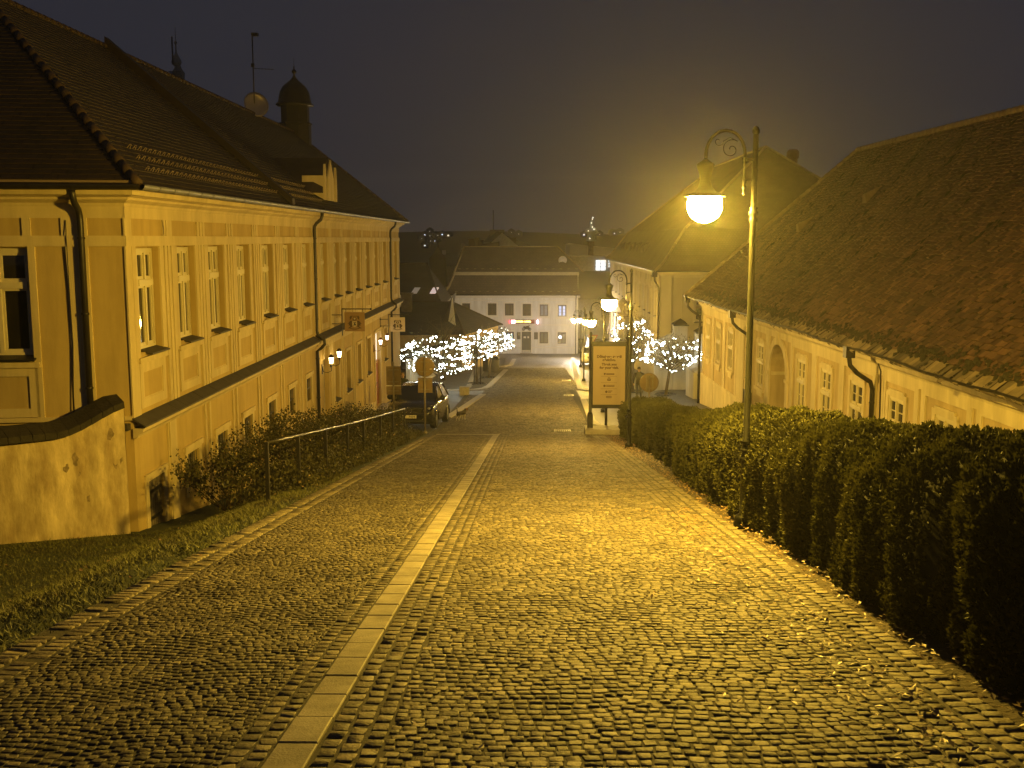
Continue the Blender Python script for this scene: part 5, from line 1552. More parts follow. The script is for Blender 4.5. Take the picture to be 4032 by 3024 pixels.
m = MB(); m.box(-9.15, yo + 1.5, -2.52, 6.0, yo + 1.8, -2.14); m.build('fascia', mat('fascia_cream', (.42, .35, .22), .8, .1, 2), pb)
m = MB()
P_ = [(-10.3, yo, -4.72), (-9.7, yo + .8, -3.8), (-9.15, yo + 1.7, -2.4), (-9.05, yo + 1.6, -2.0), (-8.15, yo + 5.6, .95)]
m.tube(P_, .11, 6); m.tube([(-8.2, yo + 5.6, .9), (3.5, yo + 5.6, .9)], .08, 6); m.tube([(6.5, yo + 1.55, -2.1), (3.5, yo + 5.6, .9)], .08, 6)
m.build('ridge_tiles', mat('pale_ridge', (0, 0, 0)), prf)
m = MB(); m.box(-8.5, yo + 5.4, -3, -8.15, yo + 5.9, 1.25); m.extrude([(-10.4, yo, -4.8), (-9.25, yo + 1.7, -2.5), (-8.25, yo + 5.6, .9), (-8.25, yo + 10, -2), (-10.1, yo + 11, -5)], (-.15, 0, 0)); m.build('verge_wall', mat('verge_dark', (.09, .06, .045), .9), pb)
m = MB(); m.tube([(-10.3, yo - .05, -4.83), (6.15, yo - .05, -4.83)], .08, 6); m.tube([(5.6, yo, -4.9), (5.6, PY - .1, -5.4), (5.6, PY - .1, -12)], .06, 6); m.build('gutter', METAL, pb)
m = MB()
for row, (yy, zz) in enumerate(((yo + .25, -4.45), (yo + 1.85, -1.78))):
    for k in range(16): m.box(-9 + k * .95 + row * .3, yy - .05, zz, -8.7 + k * .95 + row * .3, yy, zz + .06)
o = m.build('snow_guards', mat('snow_guard', (.3, .24, .15), .7), prf); o['kind'] = 'stuff'
def dish(x, y, z, r, label, d=(-.1, -1, .15)):
    t = thing('satellite_dish', label, 'satellite dish', (x, y, z))
    rot = Vector(d).to_track_quat('Z', 'Y').to_matrix()
    m = MB(); m.lathe([(.01, -r * .2), (r * .6, -r * .14), (r, .04), (r, .05), (r * .6, -r * .12), (.01, -r * .18)], (x, y - .2, z), 20, rot=rot); m.build('dish', mat('pale_dish', (.80, .74, .64), .5), t)
    m = MB(); m.tube([(x, y, z - 1.2), (x, y, z)], .04, 6); m.tube([(x, y - .25, z - r * .8), (x, y - .8, z - .1)], .02, 5); m.build('mount', IRON, t)
dish(4.05, yo + 3.3, -.75, .52, 'pale round satellite dish on the right end of the inn roof')
# neon sign
NEONR = emit('neon_red', (1.0, .05, .10), 6); NEONW = emit('neon_pink_white', (1., .55, .6), 6); NEONY = emit('neon_yellow', (1., .62, .12), 5)
ns = thing('neon_sign', 'red and yellow neon sign above the inn door', 'neon sign', (-.7, PY - .2, -8.0))
m = MB(TP); m.bbox(-2.35, -8.3, .06, .62, -7.84, .26, .01); m.build('sign_box', mat('sign_box_red', (.22, .012, .015), .5), ns)
m = MB(TP); m.box(-2.22, -8.27, .26, -1.72, -7.87, .28); m.build('lit_panel', NEONW, ns)
m = MB(TP); m.box(-2.42, -8.25, .08, -2.36, -7.9, .3); m.build('lit_edge', NEONR, ns)
m = MB(TP)
x = -1.62
for k, wd in enumerate((.16, .14, .15, .13, .15, .14, 0, .1, 0, .14, .13, .15, .14, .12)):
    if wd: m.box(x, -8.17 + (.02 if k % 3 else 0), .26, x + wd - .015, -7.94 - (.02 if k % 2 else 0), .28)
    x += wd if wd else .07
m.build('lit_letters', NEONY, ns)
t = thing('projecting_sign', 'small oval pink neon sign projecting right of the inn sign', 'neon sign', (.98, PY - .3, -8.1))
m = MB(); m.lathe([(.01, -.27), (.10, -.22), (.13, 0), (.10, .22), (.01, .27)], (.98, PY - .42, -8.08), 12); m.build('lit_oval', NEONW, t)
m = MB(TP); m.box(.95, -8.1, 0, 1.01, -8.06, .32); ring(m, .82, 1.14, -8.4, -7.76, .03, .40, .44); m.build('frame', mat('sign_box_red', (0, 0, 0)), t)
# motorcycle silhouette above the door
t = thing('motorcycle_sign', 'dark metal motorcycle figure mounted above the inn door', 'motorcycle figure', (-.35, PY - .1, -9.0))
DK = mat('dark_bronze', (.035, .025, .02), .5)
for x in (-.72, .02):
    m = MB()
    pts = [(x + .16 * math.cos(a * math.pi / 9), PY - .16, -8.98 + .16 * math.sin(a * math.pi / 9)) for a in range(19)]
    m.tube(pts, .035, 6); m.tube([(x, PY - .2, -8.98), (x, PY - .12, -8.98)], .04, 6)
    for k in range(4): a = k * .785; m.tube([(x - .14 * math.cos(a), PY - .16, -8.98 - .14 * math.sin(a)), (x + .14 * math.cos(a), PY - .16, -8.98 + .14 * math.sin(a))], .008, 4)
    m.build('wheel', DK, t)
m = MB(TP); m.extrude([(-.80, -8.70, .1), (-.62, -8.62, .1), (-.45, -8.66, .1), (-.30, -8.58, .1), (-.12, -8.60, .1), (.0, -8.68, .1), (-.12, -8.82, .1), (-.2, -8.95, .1), (-.5, -8.95, .1), (-.6, -8.82, .1)], (0, 0, .14)); m.tube([(-.12, -8.62, .17), (.04, -8.98, .17)], .03, 5); m.tube([(-.14, -8.58, .05), (-.02, -8.52, .05)], .02, 5); m.tube([(-.14, -8.58, .29), (.06, -8.5, .29)], .02, 5); m.tube([(-.3, -8.95, .17), (-.75, -8.98, .2)], .03, 5)
m.build('frame', DK, t)

# ------------------------------------------------------------------ dark low houses on the left behind the lit trees
ROOFD = tilemat('dark_slate_tiles', (.055, .045, .038), (.045, .036, .03), (.025, .02, .016), sx=1.0, bump=.5, rough=.85, w=.36, h=.28, msize=.03)
lh = thing('cottage', 'low cottage with a dark hipped roof behind the lit trees', 'building', (-9, 90, g(-9, 90)))
A = (-7.05, 95, -3.85); B = (-2.55, 98, -6.15); C_ = (-5.5, 88, -6.2); D = (-22, 86.5, -6.2); Ee = (-22, 95, -3.75); F_ = (-22, 103, -6.2); G_ = (-4, 103, -6.2)
uv_poly('roof', [[C_, B, A], [D, C_, A, Ee], [B, G_, A], [Ee, A, G_, F_]], ROOFD, lh)
m = MB()
zb = -10.5
for p, q in (((-5.8, 88.5), (-2.95, 98)), ((-22, 87), (-5.8, 88.5)), ((-2.95, 98), (-4.2, 103))): m.quad((*p, zb), (*q, zb), (*q, -6.12), (*p, -6.12))
m.build('wall', mat('yellow_cottage_plaster', (.55, .42, .22), .9, .1, 1.5, .2, 30), lh)
m = MB(); m.extrude([(-6.63, 89.3, -3.15), (-6.97, 89.3, -5.15), (-6.36, 89.3, -5.55)], (0, .35, 0)); m.build('gable_strip', mat('inn_trim', (0, 0, 0)), lh)
m = MB(); m.extrude([(-6.68, 89.25, -3.05), (-7.45, 89.25, -5.2), (-7.0, 89.25, -5.2)], (0, 5.5, .1)); m.build('parapet_roof', ROOFD, lh)
m = MB(); m.tube([A, B], .09, 6); m.tube([A, C_], .09, 6); m.tube([A, Ee], .09, 6); m.build('ridge_tiles', mat('cottage_ridge', (.07, .05, .035), .85), lh)
m = MB(); m.box(-11.4, 92.4, -5.6, -10.5, 93.3, -3.05); m.box(-11.5, 92.3, -3.05, -10.4, 93.4, -2.9); m.build('chimney', mat('chimney_stone', (.17, .13, .09), .9, .25, 3, .5, 12), lh)
m = MB(); m.box(-12.6, 93.4, -4.2, -11.6, 94, -3.1); m.build('lean_to', mat('grey_metal_cladding', (.32, .32, .34), .6), lh)
for k, (cx, yy) in enumerate(((-3.6, 96.2),)):
    m = MB(); m.box(cx - .5, yy - .05, -8.2, cx + .5, yy + .02, -7.0)
bh = thing('dark_house', 'dark-roofed house with two skylights left of the inn', 'building', (-16, 114, g(-16, 114)))
uv_poly('roof', [[(-30, 110, -5.1), (-9.2, 110, -5.1), (-11.6, 118, -.95), (-30, 118, -.75)], [(-9.2, 110, -5.1), (-9.4, 126, -5.1), (-11.6, 118, -.95)], [(-30, 126, -5.1), (-9.4, 126, -5.1), (-11.6, 118, -.95), (-30, 118, -.75)]], ROOFD, bh)
m = MB(); m.box(-30, 110.4, -13, -9.6, 125.5, -5.15); m.build('wall', mat('grey_house_wall', (.30, .27, .24), .9), bh)
for k, (x, e) in enumerate(((-12.75, 0), (-10.75, 1))):
    q = Vector((0, 8, 4.2)).normalized(); p = Vector((x, 111.9 + .2 * k, -4.02))
    m = MB(); nn2 = Vector((0, -q.z, q.y)); a = p + nn2 * .04
    m.extrude([tuple(a), tuple(a + Vector((.62, 0, 0))), tuple(a + Vector((.92, 0, 0)) + q * 1.25), tuple(a + Vector((.3, 0, 0)) + q * 1.25)], tuple(nn2 * .06))
    m.build('skylight', emit('lit_skylight', (1.0, .75, .72), .55) if e else emit('dim_skylight', (.9, .75, .65), .10), bh)
m = MB(); m.tube([(-11.6, 118, -.85), (-9.3, 110, -5.0)], .1, 6); m.tube([(-30, 118, -.7), (-11.6, 118, -.9)], .1, 6); m.build('ridge_tiles', mat('cottage_ridge', (0, 0, 0)), bh)
# white garden wall beyond the ochre house
t = thing('white_wall', 'white courtyard wall receding behind the round road sign', 'wall', (-7.1, 75, g(-7.1, 75)))
m = MB()
for k in range(9):
    y0 = 61 + k * 2.8; z0 = g(-7.1, y0 + 2.8) - .3
    m.box(-7.3, y0, z0, -7.05, y0 + 2.79, g(-7.1, y0) + 1.9)
m.build('wall', TRIMW, t)
m = MB()
for k in range(9):
    y0 = 61 + k * 2.8; m.box(-7.4, y0, g(-7.1, y0) + 1.9, -6.95, y0 + 2.79, g(-7.1, y0) + 2.0)
m.build('capping', STONE, t)

# ------------------------------------------------------------------ roofs and lights beyond the inn
fh = thing('gabled_house', 'house with a pale gable, chimneys and a tall aerial rising behind the inn roof', 'building', (-3, 160, -13))
def at(px, py, Y):
    d = fwd + RT * ((px - 2016) / FPX) + UP * ((1512 - py) / FPX); k = Y / d.y
    return Vector((CAM.x + d.x * k, Y, CAM.z + d.z * k))
RT = Vector((math.cos(yaw), math.sin(yaw), 0)); UP = RT.cross(fwd)
q = lambda x, y, Y: at(1650 + x * .36166, 700 + y * .36166, Y)
gl, gr_, ga = q(790, 700, 160), q(1085, 750, 160), q(905, 598, 160)
m = MB(); m.extrude([tuple(gl - Vector((0, 0, 2))), (gl.x, 160, gl.z), tuple(ga), tuple(gr_), (gr_.x, 160, gl.z - 2)], (0, .3, 0)); m.box(gl.x, 160.3, -14, gr_.x, 170, gl.z - 1); m.build('wall', mat('gable_plaster', (.52, .50, .44), .9), fh)
ra = q(820, 560, 168)
l0 = q(700, 700, 163)
uv_poly('roof', [[tuple(l0), tuple(gl), tuple(ga), tuple(ga + Vector((-1.5, 5, .4)))], [tuple(gr_), tuple(gr_ + Vector((2, 10, 0))), tuple(ga + Vector((-1.5, 10, .4))), tuple(ga)]], ROOFD, fh)
m = MB(); c = q(850, 610, 164); m.box(c.x - 1.1, 163, -9, c.x + 1.1, 164.5, q(850, 565, 164).z); m.build('chimney', mat('dark_chimney', (.07, .05, .04), .9), fh)
c = q(1015, 690, 165); m = MB(); m.box(c.x - .6, 164, -9, c.x + .6, 165, q(1015, 650, 165).z); m.build('chimney', mat('dark_chimney', (0, 0, 0)), fh)
a = q(808, 580, 164); b = q(808, 352, 164); m = MB(); m.tube([tuple(a), tuple(b)], .09, 6); m.build('aerial', IRON, fh)
t = thing('chimney_row_house', 'dark roof with a row of square chimneys behind the left half of the inn roof', 'building', (-8, 150, -13))
for x0, x1, yt in ((540, 605, 675), (612, 650, 662), (655, 690, 690)):
    p = q(x0, yt, 150); s = q(x1, yt, 150); m = MB(); m.box(p.x, 150, -12, s.x, 151.5, p.z); m.box(p.x - .12, 149.9, p.z, s.x + .12, 151.6, p.z + .15); m.build('chimney', mat('dark_chimney', (0, 0, 0)), t)
p = q(640, 730, 150); s = q(860, 695, 150); m = MB(); m.extrude([(p.x, 151.6, -13), (s.x, 151.6, -13), (s.x, 151.6, s.z), (p.x, 151.6, p.z)], (0, 6, 0)); m.build('wall', mat('dark_chimney', (0, 0, 0)), t)
t = thing('hazy_house', 'faint grey hipped roof with a spiked turret left of the inn roof', 'building', (-19, 175, -13))
p0, p1, p2, p3 = q(235, 960, 175), q(420, 960, 175), q(425, 820, 180), q(265, 822, 180)
uv_poly('roof', [[tuple(p0), tuple(p1), tuple(p2), tuple(p3)]], mat('hazy_slate', (.10, .10, .105), .9), t)
m = MB(); m.box(p0.x, 175, -16, p1.x, 185, p0.z); m.build('wall', mat('grey_house_wall', (0, 0, 0)), t)
c = q(203, 880, 172); m = MB(); m.box(c.x - 1.3, 171, -16, c.x + 1.3, 173.6, c.z); m.lathe([(1.9, c.z), (.9, c.z + .9), (.25, c.z + 1.8), (.03, c.z + 3)], (c.x, 172.3, 0), 4, smooth=False); m.build('turret', mat('dark_chimney', (0, 0, 0)), t)
c = q(272, 815, 180); m = MB(); m.box(c.x - .3, 179.5, -8, c.x + .3, 180.2, q(272, 790, 180).z); m.build('chimney', mat('pale_chimney', (.6, .58, .55), .9), t)
t = thing('hall', 'big pale windowless hall wall in the haze right of the inn', 'building', (22, 230, -15))
p0, p1, p2 = q(1640, 730, 235), q(1840, 740, 235), q(1690, 718, 235)
m = MB(); m.extrude([(p0.x, 235, -22), (p0.x, 235, p0.z), tuple(p2), tuple(p1), (p1.x + 6, 235, p1.z - .6), (p1.x + 6, 235, -22)], (0, 30, 0)); m.build('wall', mat('hall_plaster', (.52, .50, .50), .9, .04, .3), t)
t = thing('factory_chimney', 'tall dark round brick chimney with a pale lit figure on top', 'chimney', (15, 190, -14))
c = q(1872, 690, 190); w = (q(1910, 690, 190).x - q(1835, 690, 190).x) / 2
m = MB(); m.lathe([(w * .82, -18), (w * .8, c.z - 1), (w, c.z - .6), (w, c.z)], (c.x, 190, 0), 14); m.build('shaft', mat('dark_brick', (.13, .09, .065), .9, .2, 2), t)
m = MB(); b = q(1880, 600, 190); tp = q(1893, 432, 190)
m.lathe([(1.0, c.z), (.8, c.z + 1.2), (1.5, b.z), (.8, b.z + .8)], (c.x, 190, 0), 8); m.tube([tuple(b), tuple(q(1875, 490, 190)), tuple(tp)], [.5, .28, .08], 6); m.tube([tuple(b), tuple(q(1920, 545, 190))], [.5, .3], 6); m.build('figure', mat('pale_figure', (.42, .46, .42), .7), t)
random.seed(31)
m = MB()
for x, y in ((1893, 432), (1888, 450), (1876, 490), (1887, 536), (1843, 580), (1866, 590), (1858, 660), (1905, 560)): m.ball(tuple(q(x, y, 189)), .085, 8)
m.build('lights', emit('far_white_light', (.9, 1, .95), 4), t)
lw = thing('lit_workshop', 'low building with bright white lit windows right of the round chimney', 'building', (17, 150, -13))
p0, p1 = q(1920, 1010, 150), q(2090, 895, 150)
m = MB(); m.box(p0.x - 5, 150.3, -16, p1.x + 6, 160, p1.z + .5); m.build('wall', mat('grey_house_wall', (0, 0, 0)), lw)
uv_poly('roof', [[(p0.x - 8, 143, -6.2), (p1.x + 6, 143, -6.6), (p1.x + 6, 150, p0.z - .1), (p0.x - 6, 150, p0.z - .1)]], ROOFD, lw)
LWIN = emit('white_lit_window', (.88, .95, 1.0), 1.3)
for x0, x1, y0, y1 in ((1920, 2034, 1008, 897), (2058, 2082, 975, 897)):
    a, b = q(x0, y0, 150), q(x1, y1, 150)
    m = MB(); m.box(a.x, 150.0, a.z, b.x, 150.2, b.z); o = m.build('lit_window', LWIN, lw)
    m = MB(); n = max(2, int((b.x - a.x) / .7))
    for k in range(n + 1): x = a.x + (b.x - a.x) * k / n; m.box(x - .04, 149.94, a.z, x + .04, 149.99, b.z)
    for zz in (.35, .72): z = a.z + (b.z - a.z) * zz; m.box(a.x, 149.95, z - .03, b.x, 149.985, z + .03)
    m.build('glazing_bars', DFRAME, o)
# distant hillside with the lit windows and lamps of houses
def hill_z(x, y): return -14 + 18.5 * min(1, max(0, (y - 250) / 190)) + 1.5 * noise.noise(Vector((x * .02, y * .02, 1)))
hv = []; hf_ = []
hx = np.linspace(-420, 420, 60); hy = np.linspace(245, 460, 20)
for j, yy in enumerate(hy):
    for i, xx in enumerate(hx):
        hv.append((xx, yy, hill_z(xx, yy)))
for j in range(19):
    for i in range(59): hf_.append((j * 60 + i, j * 60 + i + 1, (j + 1) * 60 + i + 1, (j + 1) * 60 + i))
m = MB(); m.add(hv, hf_, 0, True); tag(m.build('hillside', mat('dark_hill', (.02, .022, .018), .95)), kind='structure')
far = [(60, 625, 'blue', 1.5), (115, 582, 'w', .5), (118, 632, 'w', .6), (178, 626, 'w', .6), (203, 628, 'w', .7), (252, 618, 'blue', 1.1), (299, 625, 'warm', 1.1), (318, 628, 'warm', 1.5), (165, 672, 'blue', 1.2), (170, 688, 'blue', .8), (198, 678, 'w', .8), (124, 688, 'w', .6), (62, 738, 'w', 1.3), (1085, 612, 'w', .7), (1004, 594, 'w', .6), (1796, 620, 'blue', 1.4), (2105, 598, 'blue', 1.4), (2128, 606, 'blue', 1.0), (2182, 590, 'w', .6), (2197, 590, 'w', .6), (1968, 616, 'w', .6), (28, 660, 'w', .5)]
FB = emit('far_blue_light', (.45, .6, 1.0), 3.0); FWm = emit('far_warm_light', (1., .86, .62), 1.8); FWh = emit('far_cool_light', (.85, .9, .9), 1.2)
FE = emit
places = ['in the left cluster', 'near the inn gable', 'beside the round chimney']
for k, (x, y, c, s) in enumerate(far):
    Y = 260
    while Y < 450 and q(x, y, Y).z - 1.0 > hill_z(q(x, y, Y).x, Y): Y += 2
    p = q(x, y, Y)
    if c == 'warm':
        o = thing('far_house', 'tiny distant house with a warm lit window on the dark hillside', 'house', (p.x, Y, p.z - 4), group='distant houses on the hill')
    else:
        o = thing('far_house', 'tiny distant house showing a cold blue light on the dark hillside' if c == 'blue' else 'tiny distant house showing a faint white light on the dark hillside', 'house', (p.x, Y, p.z - 4), group='distant houses on the hill')
    m = MB(); m.box(p.x - 1.4, Y + .3, p.z - 4.5, p.x + 1.4, Y + 5, p.z + .7); m.extrude([(p.x - 1.6, Y + .1, p.z + .7), (p.x + 1.6, Y + .1, p.z + .7), (p.x, Y + .1, p.z + 1.7)], (0, 5, 0)); m.build('wall', mat('far_house_dark', (.02, .02, .022), .9), o)
    m = MB(); h = s * .19; m.box(p.x - h, Y, p.z - h * .9, p.x + h, Y + .28, p.z + h * .9); m.build('lit_window', {'blue': FB, 'warm': FWm, 'w': FWh}[c], o)
# distant church spires beyond the left roof ridge
sp = thing('church_tower', 'hazy church tower with an onion top and scaffolding beyond the left roof', 'church tower', (-75, 200, -13))
z3 = lambda x, y, Y: at(600 + x * .31645, 80 + y * .31645, Y)
c = z3(318, 600, 200); u = (z3(400, 600, 200).x - z3(300, 600, 200).x) / 100
H = lambda y: z3(318, y, 200).z
m = MB(); m.lathe([(75 * u, -14), (75 * u, H(690)), (82 * u, H(655)), (60 * u, H(625)), (40 * u, H(590)), (38 * u, H(565))], (c.x, 200, 0), 8); m.build('shaft', mat('pale_tower', (.20, .20, .20), .8, .15, 2), sp)
m = MB(); m.lathe([(38 * u, H(565)), (58 * u, H(540)), (62 * u, H(510)), (45 * u, H(470)), (20 * u, H(425)), (9 * u, H(380)), (8 * u, H(300)), (20 * u, H(285)), (20 * u, H(268)), (5 * u, H(255)), (3 * u, H(90))], (c.x - 15 * u, 200, 0), 10); m.build('onion_dome', mat('grey_copper', (.26, .28, .30), .5), sp)
m = MB()
for k in range(-3, 4):
    m.tube([(c.x + k * 26 * u, 198, -10), (c.x + k * 26 * u, 198, H(650 if abs(k) < 3 else 700))], .08, 4)
for yy in (660, 690, 720, 750): m.tube([(c.x - 80 * u, 198, H(yy)), (c.x + 80 * u, 198, H(yy))], .07, 4)
m.tube([(c.x - 38 * u, 199, H(560)), (c.x - 38 * u, 199, H(215))], .16, 5)
m.build('scaffolding', IRON, sp)
# ------------------------------------------------------------------ information board
ib = thing('information_board', 'tall cream thank-you board in a dark frame at the end of the hedge', 'information board', (2.95, 37.1, g(2.95, 37.1)))
z0 = zroad(37.1)
bx0, bx1, by = 2.20, 3.53, 37.2
m = MB(); m.bbox(2.0, 36.75, z0 - .2, 3.75, 37.65, z0 + .22, .02); m.build('plinth', KERB, ib)
for x in (bx0, bx1):
    m = MB(); m.bbox(x - .10, by - .10, z0 + .22, x + .10, by + .10, z0 + .72, .02); m.lathe([(.10, z0 + .72), (.06, z0 + .8), (.05, z0 + 3.42), (.062, z0 + 3.44), (.062, z0 + 3.5), (.03, z0 + 3.53), (.055, z0 + 3.58), (.05, z0 + 3.66), (.01, z0 + 3.7)], (x, by, 0), 10); m.build('post', IRON, ib)
m = MB()
m.box(bx0 + .05, by - .05, z0 + 3.18, bx1 - .05, by + .05, z0 + 3.34); m.box(bx0 + .05, by - .05, z0 + .93, bx1 - .05, by + .05, z0 + 1.06); m.box(bx0 + .05, by - .04, z0 + 1.06, bx0 + .09, by + .04, z0 + 3.18); m.box(bx1 - .09, by - .04, z0 + 1.06, bx1 - .05, by + .04, z0 + 3.18)
m.build('frame', IRON, ib)
m = MB(); m.box(bx0 + .09, by - .025, z0 + 1.06, bx1 - .09, by + .025, z0 + 3.18); m.build('panel', mat('cream_panel', (.38, .29, .19), .6, .03, 2), ib)
m = MB(); m.tube([(bx0 + .62, by + .6, z0 - .05), (bx0 + .62, by + .6, z0 + .98)], .05, 8); m.lathe([(.14, z0 - .05), (.13, z0 + .03), (.06, z0 + .06)], (bx0 + .62, by + .6, 0), 10); m.box(bx0 + .59, by + .05, z0 + .94, bx0 + .65, by + .62, z0 + 1.0); m.build('rear_strut', IRON, ib)
PINK = mat('print_brown', (.11, .055, .025), .7)
def text_obj(body, size, loc, parent, material, rx=90, rz=0, align='CENTER', ext=.002, name='lettering', bold=0.0):
    cu = bpy.data.curves.new(name, 'FONT'); cu.body = body; cu.size = size; cu.align_x = align; cu.extrude = ext; cu.offset = bold
    to = bpy.data.objects.new(name, cu); COL.objects.link(to)
    to.rotation_euler = (R(rx), 0, R(rz)); to.location = loc
    dg = bpy.context.evaluated_depsgraph_get(); dg.update()
    me = bpy.data.meshes.new_from_object(to.evaluated_get(dg))
    me.transform(to.matrix_world if False else (Matrix.Translation(loc) @ to.rotation_euler.to_matrix().to_4x4()))
    bpy.data.objects.remove(to); bpy.data.curves.remove(cu)
    o = bpy.data.objects.new(name, me); COL.objects.link(o); me.materials.clear(); me.materials.append(material)
    if parent is not None:
        me.transform(world_of(parent).inverted()); o.parent = parent
    return o
cxb = (bx0 + bx1) / 2; fy = by - .0275
for s, zz in (('Děkujeme za vaši', 2.765), ('návštěvu.', 2.645), ('Thank you', 2.485), ('for your visit.', 2.365)):
    text_obj(s, .125, (cxb, fy, z0 + zz), ib, PINK, bold=.006)
m = MB()
for zz in (2.09, 1.855, 1.635, 1.42): m.box(cxb - .29, fy - .001, z0 + zz, cxb + .29, fy + .002, z0 + zz + .008)
def logo(zz, kind, xo=0):
    if kind == 'line': m.box(cxb - .10, fy - .001, z0 + zz - .02, cxb + .19, fy + .002, z0 + zz + .025); m.extrude([(cxb - .19, fy, z0 + zz + .04), (cxb - .12, fy, z0 + zz + .04), (cxb - .12, fy, z0 + zz), (cxb - .155, fy, z0 + zz - .04), (cxb - .19, fy, z0 + zz)], (0, -.002, 0))
    if kind == 'arms':
        m.box(cxb - .06, fy - .001, z0 + zz - .05, cxb - .02, fy + .002, z0 + zz + .02); m.box(cxb + .02, fy - .001, z0 + zz - .05, cxb + .06, fy + .002, z0 + zz + .02); m.box(cxb - .02, fy - .001, z0 + zz - .05, cxb + .02, fy + .002, z0 + zz - .01)
        m.box(cxb - .045, fy - .001, z0 + zz + .035, cxb + .045, fy + .002, z0 + zz + .065)
    if kind == 'disc':
        m.extrude([(cxb - .16 + .045 * math.cos(a * .5236), fy, z0 + zz + .045 * math.sin(a * .5236)) for a in range(12)], (0, -.002, 0))
        m.box(cxb - .10, fy - .001, z0 + zz + .01, cxb + .2, fy + .002, z0 + zz + .035); m.box(cxb - .10, fy - .001, z0 + zz - .035, cxb + .2, fy + .002, z0 + zz - .012)
    if kind == 'disc2':
        m.extrude([(cxb - .09 + .045 * math.cos(a * .5236), fy, z0 + zz + .045 * math.sin(a * .5236)) for a in range(12)], (0, -.002, 0))
        for k, w in enumerate((.16, .13, .1)): m.box(cxb - .03, fy - .001, z0 + zz + .025 - k * .033, cxb - .03 + w, fy + .002, z0 + zz + .042 - k * .033)
    if kind == 'oval': 
        for k in range(5): m.box(cxb - .10 + k * .042, fy - .001, z0 + zz - .025, cxb - .07 + k * .042, fy + .002, z0 + zz + .025)
        m.box(cxb - .08, fy - .001, z0 + zz + .035, cxb + .09, fy + .002, z0 + zz + .043); m.box(cxb - .08, fy - .001, z0 + zz - .045, cxb + .09, fy + .002, z0 + zz - .037)
logo(2.17, 'line'); logo(1.98, 'arms'); logo(1.745, 'disc'); logo(1.53, 'disc2'); logo(1.34, 'oval')
m.build('small_logos', PINK, ib)

# ------------------------------------------------------------------ road signs seen from behind
SBACK = mat('sign_back', (.27, .19, .10), .5, .12, 4, metal=.25)
SPOST = mat('galvanised_post', (.30, .25, .18), .45, .15, 6, metal=.4)
def pole(t, x, y, z0, z1, r=.032):
    m = MB(); m.tube([(x, y, z0 - .2), (x, y, z1)], r, 8); m.lathe([(r * 2.2, z0 - .05), (r * 2, z0 + .05), (r, z0 + .08)], (x, y, 0), 10); m.build('post', SPOST, t)
def disc(t, c, r, nm='round_plate'):
    m = MB(); rot = Matrix.Rotation(R(90), 3, 'X'); m.lathe([(r, -.012), (r + .012, -.006), (r + .012, .006), (r - .03, .012)], c, 32, rot=rot); o = m.build(nm, SBACK, t)
    return o
def clamps(t, x, y, zs, w=.1):
    m = MB()
    for z in zs: m.box(x - w, y - .05, z - .018, x + w, y - .013, z + .018)
    m.build('clamps', SPOST, t)
x, y = -3.78, 37.2; z0 = g(x, y)
t = thing('road_sign', 'back of a round road sign with square plate before the dark car', 'road sign', (x, y, z0), group='road signs seen from behind')
pole(t, x, y, z0, z0 + 2.75); disc(t, (x, y + .06, z0 + 2.42), .35)
m = MB(); m.bbox(x - .25, y + .05, z0 + 1.48, x + .27, y + .066, z0 + 2.02, .006); m.build('square_plate', SBACK, t)
clamps(t, x, y + .06, (z0 + 1.6, z0 + 1.95, z0 + 2.25, z0 + 2.6), .16)
m = MB(); m.box(x + .18, y + .035, z0 + 2.32, x + .26, y + .046, z0 + 2.37); m.build('sticker', mat('pale_sticker', (.6, .5, .35), .6), t)
x, y = -5.12, 38.8; z0 = g(x, y)
t = thing('road_sign', 'back of a tall rectangular road sign left of the dark car', 'road sign', (x, y, z0), group='road signs seen from behind')
pole(t, x, y, z0, z0 + 2.62)
m = MB(); m.bbox(x - .28, y + .05, z0 + 1.72, x + .28, y + .066, z0 + 2.44, .006); m.build('large_plate', SBACK, t)
m = MB(); m.bbox(x - .28, y + .05, z0 + 1.36, x + .28, y + .066, z0 + 1.68, .006); m.build('small_plate', SBACK, t)
m = MB(); m.box(x - .28, y + .046, z0 + 1.685, x + .28, y + .07, z0 + 1.715); m.build('white_edge', mat('white_paint', (.8, .78, .7), .5), t)
clamps(t, x, y + .06, (z0 + 1.5, z0 + 1.85, z0 + 2.3), .2)
x, y = 4.62, 39.8; z0 = g(x, y)
t = thing('road_sign', 'back of a round road sign rising behind the right-hand hedge below the lit tree', 'road sign', (x, y, z0), group='road signs seen from behind')
pole(t, x, y, z0, z0 + 2.1); disc(t, (x, y + .06, z0 + 1.80), .36)
m = MB(); m.box(x - .12, y + .01, z0 + 1.5, x - .06, y + .05, z0 + 2.1); m.box(x + .10, y + .01, z0 + 1.5, x + .16, y + .05, z0 + 2.1); m.box(x - .14, y + .0, z0 + 1.56, x + .18, y + .05, z0 + 1.6); m.box(x - .14, y + .0, z0 + 2.0, x + .18, y + .05, z0 + 2.04); m.build('rear_bracket', SPOST, t)
x, y = 5.05, 88.0; z0 = g(x, y)
t = thing('yield_sign', 'small triangular yield sign on a pole under the lamp glare', 'yield sign', (x, y, z0))
pole(t, x + .03, y + .05, z0, z0 + 3.4, .04)
m = MB(); zt = z0 + 2.65; m.extrude([(x - .05, y, zt + .25), (x + .75, y, zt + .25), (x + .35, y, zt - .48)], (0, .02, 0)); m.build('triangle', mat('sign_red', (.5, .05, .03), .5), t)
m = MB(); m.extrude([(x + .07, y - .003, zt + .18), (x + .63, y - .003, zt + .18), (x + .35, y - .003, zt - .33)], (0, .004, 0)); m.build('triangle_face', mat('sign_yellow', (.75, .62, .25), .5), t)

